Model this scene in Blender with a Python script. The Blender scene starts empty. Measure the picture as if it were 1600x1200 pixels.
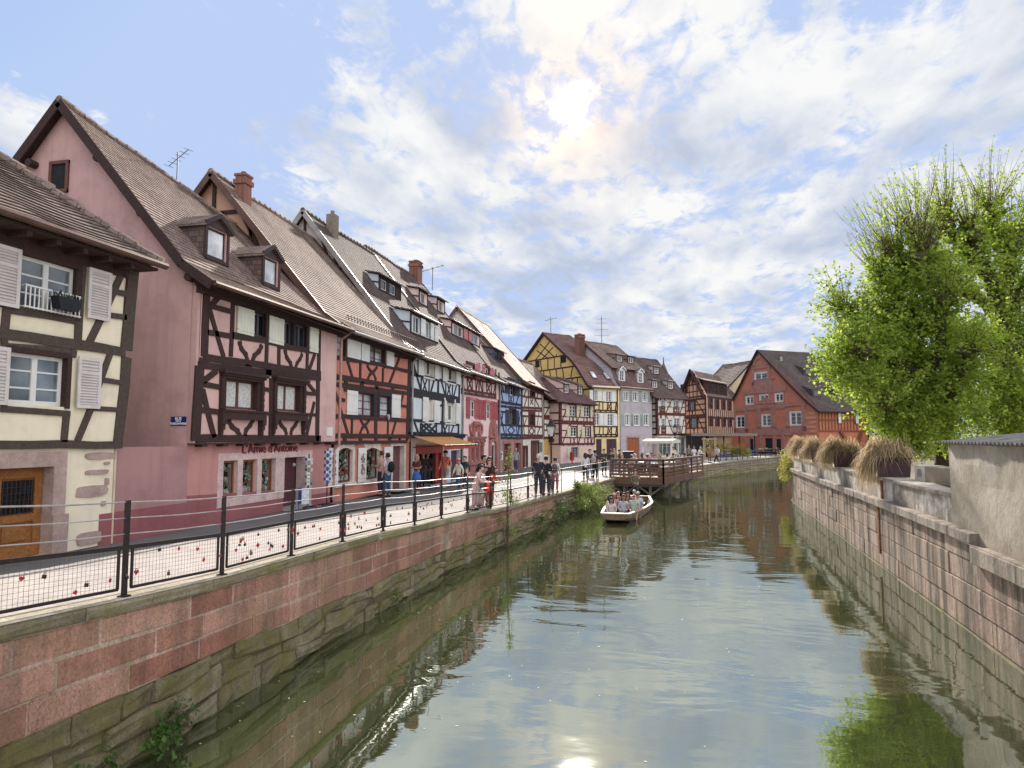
import bpy, bmesh, math, random
from mathutils import Vector, Matrix
R = math.radians
rnd = random.Random(7)
scene = bpy.context.scene
C = scene.collection

# ------------------------------------------------------------ camera, sky, sun, exposure
CH = 3.67                       # camera height over the water (water is z = 0)
PITCH = math.atan(83/1067.0); AZ = R(12.792)   # +Y runs along the row of houses, +X towards the canal
cam = bpy.data.cameras.new('camera'); camo = bpy.data.objects.new('camera', cam); C.objects.link(camo)
camo.location = (0, 0, CH); camo.rotation_euler = (math.pi/2+PITCH, 0, AZ)
cam.sensor_width = 36; cam.lens = 1067/1600*36; cam.clip_start = .05; cam.clip_end = 3000
scene.camera = camo
_cp, _sp = math.cos(PITCH), math.sin(PITCH)
_n = (math.cos(AZ), -math.sin(AZ)); _d = (math.sin(AZ), math.cos(AZ))
def ray(x, y):                  # direction in which a point of the photograph lies
    a = (x-800)/1067.; b = (600-y)/1067.
    X, Y, Z = a, _cp-b*_sp, _sp+b*_cp
    return Vector((X*_n[0]+Y*_n[1], X*_d[0]+Y*_d[1], Z))
def onX(x, y, X): r = ray(x, y); t = X/r.x; return (r.y*t, CH+r.z*t)
def onY(x, y, Y): r = ray(x, y); t = Y/r.y; return (r.x*t, CH+r.z*t)
def onZ(x, y, z): r = ray(x, y); t = (z-CH)/r.z; return (r.x*t, r.y*t)
def cd(x, d):                   # point at depth d seen in column x
    a = (x-800)/1067.*d
    return (a*_n[0]+d*_n[1], a*_d[0]+d*_d[1])

SUN = ray(895, 165).normalized()
SEL = math.asin(SUN.z); SAZ = math.atan2(SUN.x, SUN.y)
sl = bpy.data.lights.new('sun', 'SUN'); sl.energy = 4.6; sl.angle = R(1.6); sl.color = (1, .93, .82)
so = bpy.data.objects.new('sun', sl); C.objects.link(so); so.location = SUN*200
so.rotation_euler = (-SUN).to_track_quat('-Z', 'Y').to_euler()

w = bpy.data.worlds.new('World'); scene.world = w; w.use_nodes = True
nt = w.node_tree; nt.nodes.clear(); L = nt.links.new
def N(t, **k):
    n = nt.nodes.new(t)
    for a, v in k.items(): setattr(n, a, v)
    return n
def mth(op, a, b=None, c=None, clamp=False):
    n = N('ShaderNodeMath', operation=op); n.use_clamp = clamp
    for i, v in enumerate((a, b, c)):
        if v is None: continue
        if isinstance(v, (int, float)): n.inputs[i].default_value = v
        else: L(v, n.inputs[i])
    return n.outputs[0]
def vdot(vec, d):
    n = N('ShaderNodeVectorMath', operation='DOT_PRODUCT'); L(vec, n.inputs[0]); n.inputs[1].default_value = tuple(d); return n.outputs['Value']
tc = N('ShaderNodeTexCoord'); gen = tc.outputs['Generated']
sky = N('ShaderNodeTexSky'); sky.sky_type = 'NISHITA'; sky.sun_disc = False
sky.sun_elevation = SEL; sky.sun_rotation = SAZ; sky.air_density = 1.3; sky.dust_density = 1.0; sky.ozone_density = 2.0
sep = N('ShaderNodeSeparateXYZ'); L(gen, sep.inputs[0])
zz = mth('MAXIMUM', mth('ADD', sep.outputs[2], .16), .05)
comb = N('ShaderNodeCombineXYZ'); L(mth('DIVIDE', sep.outputs[0], zz), comb.inputs[0]); L(mth('DIVIDE', sep.outputs[1], zz), comb.inputs[1])
def noise(vec, sc, det, rough=.55, dist=0., off=(0, 0, 0), scl=(1, 1, 1), rot=0):
    m = N('ShaderNodeMapping'); m.inputs[1].default_value = off; m.inputs[2].default_value = (0, 0, rot); m.inputs[3].default_value = scl; L(vec, m.inputs[0])
    n = N('ShaderNodeTexNoise'); n.inputs['Scale'].default_value = sc; n.inputs['Detail'].default_value = det
    n.inputs['Roughness'].default_value = rough; n.inputs['Distortion'].default_value = dist; L(m.outputs[0], n.inputs[0]); return n.outputs['Fac']
n1 = noise(comb.outputs[0], 2.7, 11, .64, .5, (3.1, 1.7, 0), (1, .8, 1), R(25))
n2 = noise(comb.outputs[0], 14.0, 8, .6, .5, (7, 2, 0), (1, .7, 1), R(25))
dens = mth('ADD', mth('MULTIPLY', n1, .60), mth('MULTIPLY', n2, .40))
def lobe(px, py, k):            # 0..1 bump about the direction of a point of the sky
    d = ray(px, py).normalized()
    return mth('POWER', mth('MAXIMUM', vdot(gen, d), 0.0), k)
bias = mth('MULTIPLY', lobe(150, 60, 22), -.13)
bias = mth('ADD', bias, mth('MULTIPLY', lobe(420, 90, 60), -.05))
bias = mth('ADD', bias, mth('MULTIPLY', lobe(1250, 250, 8), .065))
bias = mth('ADD', bias, mth('MULTIPLY', lobe(650, 370, 50), .07))
bias = mth('ADD', bias, mth('ADD', mth('MULTIPLY', lobe(20, 190, 500), .20), mth('MULTIPLY', lobe(500, 240, 160), .10)))
bias = mth('ADD', bias, mth('MULTIPLY', lobe(1000, 520, 140), .03))
bk0 = mth('MULTIPLY', mth('MAXIMUM', vdot(gen, (.62, -.76, .2)), 0.0), .16); bias = mth('ADD', bias, bk0)  # extra unseen cloud cover put behind the camera, part of the added fill
bias = mth('ADD', bias, mth('MULTIPLY', lobe(700, 560, 150), -.05))
dens = mth('ADD', dens, bias)
mr = N('ShaderNodeMapRange'); mr.interpolation_type = 'SMOOTHSTEP'; L(dens, mr.inputs[0])
mr.inputs[1].default_value = .465; mr.inputs[2].default_value = .585
mask = mr.outputs[0]
# cloud light: thin parts glow, thick parts are blue-grey; brighter about the sun
mt = N('ShaderNodeMapRange'); L(mth('ADD', noise(comb.outputs[0], 3.4, 6, .55, .2, (1, 9, 0), (1, .6, 1), R(25)), mth('MULTIPLY', lobe(860, 520, 90), .11)), mt.inputs[0])
mt.inputs[1].default_value = .40; mt.inputs[2].default_value = .66
cr = N('ShaderNodeMix', data_type='RGBA'); L(mt.outputs[0], cr.inputs[0])
cr.inputs[6].default_value = (5.4, 5.5, 5.6, 1); cr.inputs[7].default_value = (2.75, 3.25, 4.3, 1)
sd = mth('MAXIMUM', vdot(gen, SUN), 0.0)
def scaled(col, fac):
    n = N('ShaderNodeVectorMath', operation='SCALE'); n.inputs[0].default_value = col; L(fac, n.inputs['Scale']); return n.outputs[0]
def vadd(a, b):
    n = N('ShaderNodeVectorMath', operation='ADD'); L(a, n.inputs[0]); L(b, n.inputs[1]); return n.outputs[0]
def vmul(a, b):
    n = N('ShaderNodeVectorMath', operation='MULTIPLY'); L(a, n.inputs[0])
    if isinstance(b, tuple): n.inputs[1].default_value = b
    else: L(b, n.inputs[1])
    return n.outputs[0]
glowc = vadd(scaled((1.5, .85, .12), mth('POWER', sd, 150.)), vadd(scaled((3.2, 1.9, .3), mth('POWER', sd, 700.)), scaled((75., 62., 38.), mth('MULTIPLY', mth('POWER', sd, 6500.), mth('POWER', mth('MULTIPLY', n2, 1.9), 5.)))))
# added fill: unseen clouds behind the camera, brightened to lift the shaded house fronts
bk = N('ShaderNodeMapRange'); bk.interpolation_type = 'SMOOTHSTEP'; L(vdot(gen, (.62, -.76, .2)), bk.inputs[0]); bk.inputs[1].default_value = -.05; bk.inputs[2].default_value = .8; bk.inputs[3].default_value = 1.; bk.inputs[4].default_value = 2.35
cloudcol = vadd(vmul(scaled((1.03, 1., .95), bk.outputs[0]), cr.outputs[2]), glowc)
mn = N('ShaderNodeVectorMath', operation='MINIMUM'); L(vmul(sky.outputs[0], (.30, .30, .32)), mn.inputs[0]); mn.inputs[1].default_value = (1.1, 1.3, 1.7)
haze = N('ShaderNodeVectorMath', operation='ADD'); L(mn.outputs[0], haze.inputs[0]); haze.inputs[1].default_value = (1.75, 2.25, 3.45)
skycol = vadd(haze.outputs[0], vmul(glowc, (.35, .35, .35)))
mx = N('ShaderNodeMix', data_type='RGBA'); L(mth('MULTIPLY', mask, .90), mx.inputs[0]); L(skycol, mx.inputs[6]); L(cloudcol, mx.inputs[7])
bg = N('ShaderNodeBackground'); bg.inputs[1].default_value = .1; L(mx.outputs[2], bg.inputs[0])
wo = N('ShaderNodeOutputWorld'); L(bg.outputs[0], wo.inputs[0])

scene.view_settings.view_transform = 'Standard'; scene.view_settings.look = 'None'
scene.view_settings.exposure = .84; scene.view_settings.gamma = 1
scene.render.engine = 'CYCLES'

# ------------------------------------------------------------ mesh helpers
class MB:
    def __init__(s): s.v = []; s.f = []; s.m = []; s.uv = []
    def face(s, pts, mi=0, uv=None):
        n = len(s.v); s.v += [tuple(p) for p in pts]; s.f.append(tuple(range(n, n+len(pts)))); s.m.append(mi); s.uv.append(uv)
    def raw(s, vs, fs, mi=0):
        n = len(s.v); s.v += [tuple(p) for p in vs]
        for f in fs: s.f.append(tuple(i+n for i in f)); s.m.append(mi); s.uv.append(None)
    def box(s, x0, x1, y0, y1, z0, z1, mi=0, M=None):
        if x0 > x1: x0, x1 = x1, x0
        if y0 > y1: y0, y1 = y1, y0
        if z0 > z1: z0, z1 = z1, z0
        vs = [(x, y, z) for z in (z0, z1) for y in (y0, y1) for x in (x0, x1)]
        if M is not None: vs = [M @ Vector(p) for p in vs]
        s.raw(vs, [(0, 2, 3, 1), (4, 5, 7, 6), (0, 1, 5, 4), (2, 6, 7, 3), (0, 4, 6, 2), (1, 3, 7, 5)], mi)
    def bar(s, p, q, w, t, up=(0, 0, 1), mi=0, w2=None):
        """bar from p to q, width w across, thickness t along 'up'"""
        p = Vector(p); q = Vector(q); d = (q-p)
        if d.length < 1e-6: return
        d.normalize(); up = Vector(up); sd_ = d.cross(up)
        if sd_.length < 1e-4: sd_ = d.cross(Vector((1, 0, 0)))
        sd_.normalize(); u2 = sd_.cross(d).normalized(); w2 = w if w2 is None else w2
        vs = []
        for c, ww in ((p, w), (q, w2)):
            for a, b in ((-1, -1), (1, -1), (1, 1), (-1, 1)): vs.append(c+sd_*a*ww/2+u2*b*t/2)
        s.raw(vs, [(0, 1, 2, 3), (7, 6, 5, 4), (0, 4, 5, 1), (1, 5, 6, 2), (2, 6, 7, 3), (3, 7, 4, 0)], mi)
    def tube(s, pts, rs, n=8, mi=0, cap=True):
        pts = [Vector(p) for p in pts]
        if isinstance(rs, (int, float)): rs = [rs]*len(pts)
        vs = []; a = None
        for i, p in enumerate(pts):
            d = (pts[min(i+1, len(pts)-1)]-pts[max(i-1, 0)]).normalized()
            if a is None: a = d.orthogonal().normalized()
            else:
                a = (a-d*a.dot(d)); a = a.normalized() if a.length > 1e-5 else d.orthogonal().normalized()
            b = d.cross(a)
            for k in range(n):
                t = 2*math.pi*k/n; vs.append(p+(a*math.cos(t)+b*math.sin(t))*rs[i])
        fs = []
        for i in range(len(pts)-1):
            for k in range(n): fs.append((i*n+k, i*n+(k+1) % n, (i+1)*n+(k+1) % n, (i+1)*n+k))
        if cap: fs.append(tuple(range(n-1, -1, -1))); fs.append(tuple((len(pts)-1)*n+k for k in range(n)))
        s.raw(vs, fs, mi)
    def lathe(s, prof, n=12, at=(0, 0, 0), mi=0):
        vs = []; fs = []; ax, ay, az = at
        for r, z in prof:
            for k in range(n): t = 2*math.pi*k/n; vs.append((ax+r*math.cos(t), ay+r*math.sin(t), az+z))
        for i in range(len(prof)-1):
            for k in range(n): fs.append((i*n+k, i*n+(k+1) % n, (i+1)*n+(k+1) % n, (i+1)*n+k))
        fs.append(tuple(range(n-1, -1, -1))); fs.append(tuple((len(prof)-1)*n+k for k in range(n)))
        s.raw(vs, fs, mi)
    def ball(s, c, r, seg=10, rings=6, mi=0, sc=(1, 1, 1)):
        vs = [(c[0], c[1], c[2]-r*sc[2])]
        for i in range(1, rings):
            ph = math.pi*i/rings-math.pi/2
            for k in range(seg):
                t = 2*math.pi*k/seg; vs.append((c[0]+r*sc[0]*math.cos(ph)*math.cos(t), c[1]+r*sc[1]*math.cos(ph)*math.sin(t), c[2]+r*sc[2]*math.sin(ph)))
        vs.append((c[0], c[1], c[2]+r*sc[2])); top = len(vs)-1; fs = []
        for k in range(seg):
            fs.append((0, 1+(k+1) % seg, 1+k)); fs.append((top, 1+(rings-2)*seg+k, 1+(rings-2)*seg+(k+1) % seg))
            for i in range(rings-2): fs.append((1+i*seg+k, 1+i*seg+(k+1) % seg, 1+(i+1)*seg+(k+1) % seg, 1+(i+1)*seg+k))
        s.raw(vs, fs, mi)
    def prism(s, poly, y0, y1, mi=0, ax='y'):
        """extrude a 2-D outline given in (x,z) along y (ax='y'), (y,z) along x or (x,y) along z"""
        def P(a, b, c): return (a, c, b) if ax == 'y' else ((c, a, b) if ax == 'x' else (a, b, c))
        n = len(poly); vs = [P(a, b, y0) for a, b in poly]+[P(a, b, y1) for a, b in poly]
        fs = [tuple(range(n)), tuple(range(2*n-1, n-1, -1))]+[(i, i+n, (i+1) % n+n, (i+1) % n) for i in range(n)]
        s.raw(vs, fs, mi)
    def build(s, name, mat=None, parent=None, loc=None, smooth=False, bevel=0):
        me = bpy.data.meshes.new(name); me.from_pydata(s.v, [], s.f)
        for m in (mat if isinstance(mat, (list, tuple)) else [mat]):
            if m is not None: me.materials.append(m)
        me.polygons.foreach_set('material_index', s.m)
        bm = bmesh.new(); bm.from_mesh(me)
        if any(u is not None for u in s.uv):
            bm.faces.ensure_lookup_table(); lay = bm.loops.layers.uv.new('UVMap')
            for f, u in zip(bm.faces, s.uv):
                if u is not None:
                    for lp, c in zip(f.loops, u): lp[lay].uv = c
        else:
            bmesh.ops.remove_doubles(bm, verts=bm.verts, dist=1e-5)
            bmesh.ops.recalc_face_normals(bm, faces=bm.faces)
            lay = bm.loops.layers.uv.new('UVMap')
            for f in bm.faces:
                nn = f.normal; ax_, ay_, az_ = abs(nn.x), abs(nn.y), abs(nn.z)
                for lp in f.loops:
                    c = lp.vert.co
                    lp[lay].uv = (c.x, c.y) if (az_ > ax_ and az_ > ay_) else ((c.y, c.z) if ax_ > ay_ else (c.x, c.z))
        if smooth:
            for f in bm.faces: f.smooth = True
        bm.to_mesh(me); bm.free()
        o = bpy.data.objects.new(name, me); C.objects.link(o)
        if loc is not None: o.location = loc
        if parent is not None: o.parent = parent
        if bevel:
            b = o.modifiers.new('bevel', 'BEVEL'); b.width = bevel; b.segments = 1; b.limit_method = 'ANGLE'
        return o
def tag(o, label=None, cat=None, group=None, kind=None):
    if label: o['label'] = label
    if cat: o['category'] = cat
    if group: o['group'] = group
    if kind: o['kind'] = kind
    return o
def empty(name, loc, label, cat, group=None, rz=0):
    o = bpy.data.objects.new(name, None); o.empty_display_size = .3; C.objects.link(o); o.location = loc; o.rotation_euler = (0, 0, rz)
    return tag(o, label, cat, group)
def copy_tree(o, parent=None):
    c = o.copy(); C.objects.link(c)
    if parent is not None: c.parent = parent
    for ch in list(o.children): copy_tree(ch, c)
    return c
def lerp(a, b, t): return a+(b-a)*t
def interp(tab, x):
    if x <= tab[0][0]: return tab[0][1]
    for (a, p), (b, q) in zip(tab, tab[1:]):
        if x <= b: return lerp(p, q, (x-a)/(b-a))
    return tab[-1][1]

# ------------------------------------------------------------ materials
_mc = {}
def _mat(name):
    m = bpy.data.materials.new(name); m.use_nodes = True; t = m.node_tree
    b = t.nodes['Principled BSDF']; b.inputs['Specular IOR Level'].default_value = .3
    return m, t, b
def _node(t, ty, **ins):
    n = t.nodes.new(ty)
    for k, v in ins.items():
        n.inputs[k.replace('_', ' ')].default_value = v
    return n
def _coord(t, scale=(1, 1, 1), kind='Object', off=(0, 0, 0)):
    c = t.nodes.new('ShaderNodeTexCoord'); m = t.nodes.new('ShaderNodeMapping')
    m.inputs['Scale'].default_value = scale; m.inputs['Location'].default_value = off
    t.links.new(c.outputs[kind], m.inputs[0]); return m.outputs[0]
def _noise(t, vec, sc, det=4, rough=.6, dist=0):
    n = t.nodes.new('ShaderNodeTexNoise'); n.inputs['Scale'].default_value = sc; n.inputs['Detail'].default_value = det
    n.inputs['Roughness'].default_value = rough; n.inputs['Distortion'].default_value = dist; t.links.new(vec, n.inputs[0]); return n.outputs['Fac']
def _ramp(t, fac, stops):
    r = t.nodes.new('ShaderNodeValToRGB'); t.links.new(fac, r.inputs[0]); e = r.color_ramp.elements
    while len(e) > len(stops): e.remove(e[-1])
    while len(e) < len(stops): e.new(1)
    for el, (p, c) in zip(e, stops):
        el.position = p; el.color = (c[0], c[1], c[2], 1) if not isinstance(c, (int, float)) else (c, c, c, 1)
    return r.outputs[0]
def _mix(t, fac, a, b, blend='MIX'):
    n = t.nodes.new('ShaderNodeMix'); n.data_type = 'RGBA'; n.blend_type = blend
    for i, v in ((0, fac), (6, a), (7, b)):
        if isinstance(v, (int, float)): n.inputs[i].default_value = v
        elif isinstance(v, tuple): n.inputs[i].default_value = (v[0], v[1], v[2], 1)
        else: t.links.new(v, n.inputs[i])
    return n.outputs[2]
def _bump(t, b, h, strength=.4, dist=.02, nrm=None):
    n = t.nodes.new('ShaderNodeBump'); n.inputs['Strength'].default_value = strength; n.inputs['Distance'].default_value = dist
    t.links.new(h, n.inputs['Height'])
    if nrm is not None: t.links.new(nrm, n.inputs['Normal'])
    t.links.new(n.outputs[0], b.inputs['Normal']); return n.outputs[0]
def sc_(c, k): return tuple(min(1, x*k) for x in c)

def plain(name, col, rough=.6, metal=0, var=.25, nsc=6., bump=.15):
    if name in _mc: return _mc[name]
    m, t, b = _mat(name); v = _coord(t)
    n = _noise(t, v, nsc, 5); c = _ramp(t, n, [(.3, sc_(col, 1-var)), (.7, sc_(col, 1+var*.6))])
    t.links.new(c, b.inputs['Base Color']); b.inputs['Roughness'].default_value = rough; b.inputs['Metallic'].default_value = metal
    if bump: _bump(t, b, _noise(t, v, nsc*6, 3), bump, .01)
    _mc[name] = m; return m
def plaster(name, col, dirt=.35, streak=.25):
    if name in _mc: return _mc[name]
    m, t, b = _mat(name); v = _coord(t)
    c = _ramp(t, _noise(t, v, .8, 6, .65), [(.28, sc_(col, .74)), (.5, col), (.75, sc_(col, 1.10))])
    st = _ramp(t, _noise(t, _coord(t, (3.2, 3.2, .35)), 1.0, 6, .7), [(.50, 0.), (.72, 1.)])
    c = _mix(t, .0, c, c)
    mk = t.nodes.new('ShaderNodeMath'); mk.operation = 'MULTIPLY'; t.links.new(st, mk.inputs[0]); mk.inputs[1].default_value = streak
    c = _mix(t, mk.outputs[0], c, sc_(col, .52))
    t.links.new(c, b.inputs['Base Color']); b.inputs['Roughness'].default_value = .9
    h1 = _noise(t, v, 26, 6, .7); _bump(t, b, h1, .35, .012)
    _mc[name] = m; return m
def timber_mat(name, col):
    if name in _mc: return _mc[name]
    m, t, b = _mat(name); v = _coord(t)
    g = _noise(t, _coord(t, (14, 14, 14)), 1.3, 7, .7, 1.2)
    c = _ramp(t, g, [(.3, sc_(col, .55)), (.55, col), (.8, sc_(col, 1.9))])
    t.links.new(c, b.inputs['Base Color']); b.inputs['Roughness'].default_value = .8
    _bump(t, b, g, .6, .012); _mc[name] = m; return m
def tile_mat(name, col, col2, mossy=.25):
    """beaver-tail clay tiles; UV in metres, u along the eave, v up the slope"""
    if name in _mc: return _mc[name]
    m, t, b = _mat(name); uv = _coord(t, (1, 1, 1), 'UV')
    br = t.nodes.new('ShaderNodeTexBrick'); t.links.new(uv, br.inputs[0]); br.offset = .5
    for k, vv in (('Scale', 1.), ('Mortar Size', .006), ('Mortar Smooth', .2), ('Bias', 0.), ('Brick Width', .17), ('Row Height', .16)): br.inputs[k].default_value = vv
    br.inputs['Color1'].default_value = (*col, 1); br.inputs['Color2'].default_value = (*col2, 1); br.inputs['Mortar'].default_value = (*sc_(col, .25), 1)
    big = _ramp(t, _noise(t, uv, .45, 6, .7), [(.35, .62), (.5, .95), (.68, 1.25)])
    c = _mix(t, 1., br.outputs[0], big, 'MULTIPLY')
    ms = _ramp(t, _noise(t, uv, 2.2, 7, .75), [(.55, 0.), (.75, mossy)])
    c = _mix(t, ms, c, (.16, .15, .10))
    dk = _ramp(t, _noise(t, uv, 5.5, 3, .6), [(.62, 0.), (.72, .55)])
    c = _mix(t, dk, c, sc_(col, .3))
    t.links.new(c, b.inputs['Base Color']); b.inputs['Roughness'].default_value = .85
    mm = t.nodes.new('ShaderNodeMath'); mm.operation = 'ADD'; t.links.new(br.outputs[1], mm.inputs[0])
    sc2 = t.nodes.new('ShaderNodeMath'); sc2.operation = 'MULTIPLY'; sc2.inputs[1].default_value = -.9; t.links.new(_noise(t, uv, 9, 4), sc2.inputs[0]); t.links.new(sc2.outputs[0], mm.inputs[1])
    inv = t.nodes.new('ShaderNodeMath'); inv.operation = 'MULTIPLY'; inv.inputs[1].default_value = -1; t.links.new(mm.outputs[0], inv.inputs[0])
    _bump(t, b, inv.outputs[0], .7, .02); _mc[name] = m; return m
def stone_mat(name, col, col2, streak=0., moss=0., rough_b=.5, grime=(.05, .045, .035), nsc=1.):
    if name in _mc: return _mc[name]
    m, t, b = _mat(name); v = _coord(t)
    at = t.nodes.new('ShaderNodeAttribute'); at.attribute_name = 'tone'
    c = _mix(t, at.outputs['Fac'], col, col2)
    c = _mix(t, 1., c, _ramp(t, _noise(t, v, 2.3*nsc, 8, .72), [(.28, .62), (.5, 1.), (.75, 1.3)]), 'MULTIPLY')
    c = _mix(t, _ramp(t, _noise(t, v, 14*nsc, 6, .75), [(.5, 0.), (.75, .45)]), c, sc_(col, .5))
    c = _mix(t, 1., c, _ramp(t, _noise(t, v, 34*nsc, 4, .8), [(.34, .55+.25*(rough_b < .45)), (.5, 1.), (.68, 1.3-.18*(rough_b < .45))]), 'MULTIPLY')
    if streak:
        s = _ramp(t, _noise(t, _coord(t, (2.6, 2.6, .16)), 1., 7, .72), [(.44, 0.), (.58, streak)])
        c = _mix(t, s, c, grime)
        s2 = _ramp(t, _noise(t, _coord(t, (4.5, 4.5, .2), off=(5, 3, 1)), 1., 6, .7), [(.6, 0.), (.72, .5*streak)])
        c = _mix(t, s2, c, (.45, .40, .33))
    if moss:
        s = _ramp(t, _noise(t, _coord(t, off=(9, 2, 4)), 1.7, 8, .75), [(.42, 0.), (.60, moss)])
        c = _mix(t, s, c, (.19, .17, .05))
        s3 = _ramp(t, _noise(t, _coord(t, off=(1, 22, 4)), 5, 8, .8), [(.55, 0.), (.7, moss*.8)])
        c = _mix(t, s3, c, (.03, .03, .015))
    t.links.new(c, b.inputs['Base Color']); b.inputs['Roughness'].default_value = .92
    h = _noise(t, v, 7*nsc, 9, .75); _bump(t, b, h, rough_b, .05); _mc[name] = m; return m
def glass_mat(name='window_glass', col=(.012, .014, .018), rough=.06, spec=.9):
    if name in _mc: return _mc[name]
    m, t, b = _mat(name); v = _coord(t)
    c = _ramp(t, _noise(t, v, 1.1, 3, .5), [(.35, sc_(col, .5)), (.7, sc_(col, 2.2))])
    t.links.new(c, b.inputs['Base Color']); b.inputs['Roughness'].default_value = rough; b.inputs['Specular IOR Level'].default_value = spec; b.inputs['IOR'].default_value = 1.5
    _bump(t, b, _noise(t, v, 1.7, 2), .06, .05); _mc[name] = m; return m
def leaf_mat(name, col, col2, trans=.35):
    if name in _mc: return _mc[name]
    m, t, b = _mat(name)
    g = t.nodes.new('ShaderNodeNewGeometry')
    n = t.nodes.new('ShaderNodeTexWhiteNoise'); n.noise_dimensions = '1D'; t.links.new(g.outputs['Random Per Island'], n.inputs['W'])
    c = _ramp(t, n.outputs['Value'], [(0., col), (1., col2)])
    big = _ramp(t, _noise(t, _coord(t), .7, 3), [(.3, .75), (.7, 1.2)])
    c = _mix(t, 1., c, big, 'MULTIPLY')
    t.links.new(c, b.inputs['Base Color']); b.inputs['Roughness'].default_value = .55
    tr = t.nodes.new('ShaderNodeBsdfTranslucent'); t.links.new(c, tr.inputs[0])
    ms = t.nodes.new('ShaderNodeMixShader'); ms.inputs[0].default_value = trans
    out = t.nodes['Material Output']; t.links.new(b.outputs[0], ms.inputs[1]); t.links.new(tr.outputs[0], ms.inputs[2]); t.links.new(ms.outputs[0], out.inputs[0])
    _mc[name] = m; return m
TIMB = timber_mat('dark_timber', (.050, .025, .022))
TIMG = timber_mat('weathered_timber', (.080, .057, .045))
TIMR = timber_mat('red_timber', (.12, .035, .025))
TIMN = timber_mat('blue_black_timber', (.028, .027, .035))
WHITE = plain('white_paint', (.72, .70, .66), .55, var=.12, nsc=2)
CREAMSH = plain('cream_shutter_paint', (.68, .66, .56), .6, var=.12, nsc=2)
GLASS = glass_mat()
CURT = plain('lace_curtain', (.62, .62, .58), .9, var=.35, nsc=14, bump=.5)
METAL = plain('rail_steel', (.035, .024, .024), .5, .3, var=.3, nsc=9)
GUT = plain('zinc_gutter', (.30, .27, .25), .45, .5, var=.3, nsc=2)
GUTC = plain('brown_gutter', (.12, .065, .05), .5, .3, var=.3, nsc=2)
DOORW = timber_mat('oak_door', (.30, .12, .035))
# ------------------------------------------------------------ setting: water, streets, banks
QL = [(-6.0, -12), (-5.95, 4), (-5.93, 18), (-5.5, 23.5), (-4.78, 32), (-3.3, 43.5), (-.8, 52), (2.5, 63), (6.9, 73.5), (13, 87), (24, 104), (60, 140), (150, 200)]
QR = [(4.2, -12), (4.75, 0), (5.25, 10), (5.8, 20), (6.25, 29), (6.62, 37), (6.95, 42.6), (7.7, 46), (9.6, 49.5), (14, 54), (30, 66), (60, 95), (150, 150)]
ZQ = [(-12, 2.35), (5, 1.96), (7, 1.83), (8.5, 1.75), (12, 1.68), (14, 1.62), (16, 1.51), (18, 1.44), (20, 1.38), (22, 1.29), (24, 1.23), (27, 1.19), (32, 1.12), (60, 1.12), (75, 1.25), (90, 1.4), (200, 1.6)]
ZF = [(-12, 1.5), (22, 1.43), (28, 1.26), (38, 1.17), (60, 1.12), (80, 1.25), (95, 1.45), (200, 1.6)]
RB = [(-12, -8.75), (17, -8.85), (21, -8.4), (26, -8.0), (34, -7.8), (48, -7.2), (56, -5.2), (66, -2.2), (76, 2.5), (90, 9.5), (104, 20), (140, 56), (200, 146)]
def qx(Y, tab=QL):
    return interp([(b, a) for a, b in tab], Y)
def zq(Y): return interp(ZQ, Y)
def zf(Y): return interp(ZF, Y)
def gz(X, Y):                   # height of the left bank
    x0 = qx(Y); x1 = interp(RB, Y); x2 = x1-2.6
    if X >= x1: return lerp(zq(Y), zq(Y)*.9+zf(Y)*.1, (x0-X)/(x0-x1+1e-6))
    return lerp(zq(Y)*.9+zf(Y)*.1, zf(Y), min(1, (x1-X)/(x1-x2)))

def slab_mat(name, col, rowh, bw, mort, var, dirt=.0, bumpd=.01):
    m, t, b = _mat(name); uv = _coord(t, (1, 1, 1), 'Object')
    br = t.nodes.new('ShaderNodeTexBrick'); t.links.new(uv, br.inputs[0]); br.offset = .5
    for k, vv in (('Scale', 1.), ('Mortar Size', mort), ('Mortar Smooth', .3), ('Brick Width', bw), ('Row Height', rowh)): br.inputs[k].default_value = vv
    br.inputs['Color1'].default_value = (*sc_(col, 1-var), 1); br.inputs['Color2'].default_value = (*sc_(col, 1+var), 1); br.inputs['Mortar'].default_value = (*sc_(col, .45), 1)
    c = _mix(t, 1., br.outputs[0], _ramp(t, _noise(t, uv, .6, 7, .7), [(.3, .75), (.5, 1.), (.7, 1.12)]), 'MULTIPLY')
    c = _mix(t, _ramp(t, _noise(t, uv, 3.1, 7, .8), [(.55, 0.), (.75, dirt)]), c, sc_(col, .35))
    t.links.new(c, b.inputs['Base Color']); b.inputs['Roughness'].default_value = .85
    _bump(t, b, _noise(t, uv, 30, 5, .7), .4, bumpd); return m
PROM = slab_mat('pale_paving', (.43, .375, .345), .16, .28, .006, .06, .25)
ROADM = slab_mat('worn_asphalt', (.155, .148, .142), 60, 60, .0, .0, .4, .012)
KERBM = stone_mat('kerb_stone', (.34, .31, .29), (.42, .38, .36), rough_b=.3)

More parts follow.
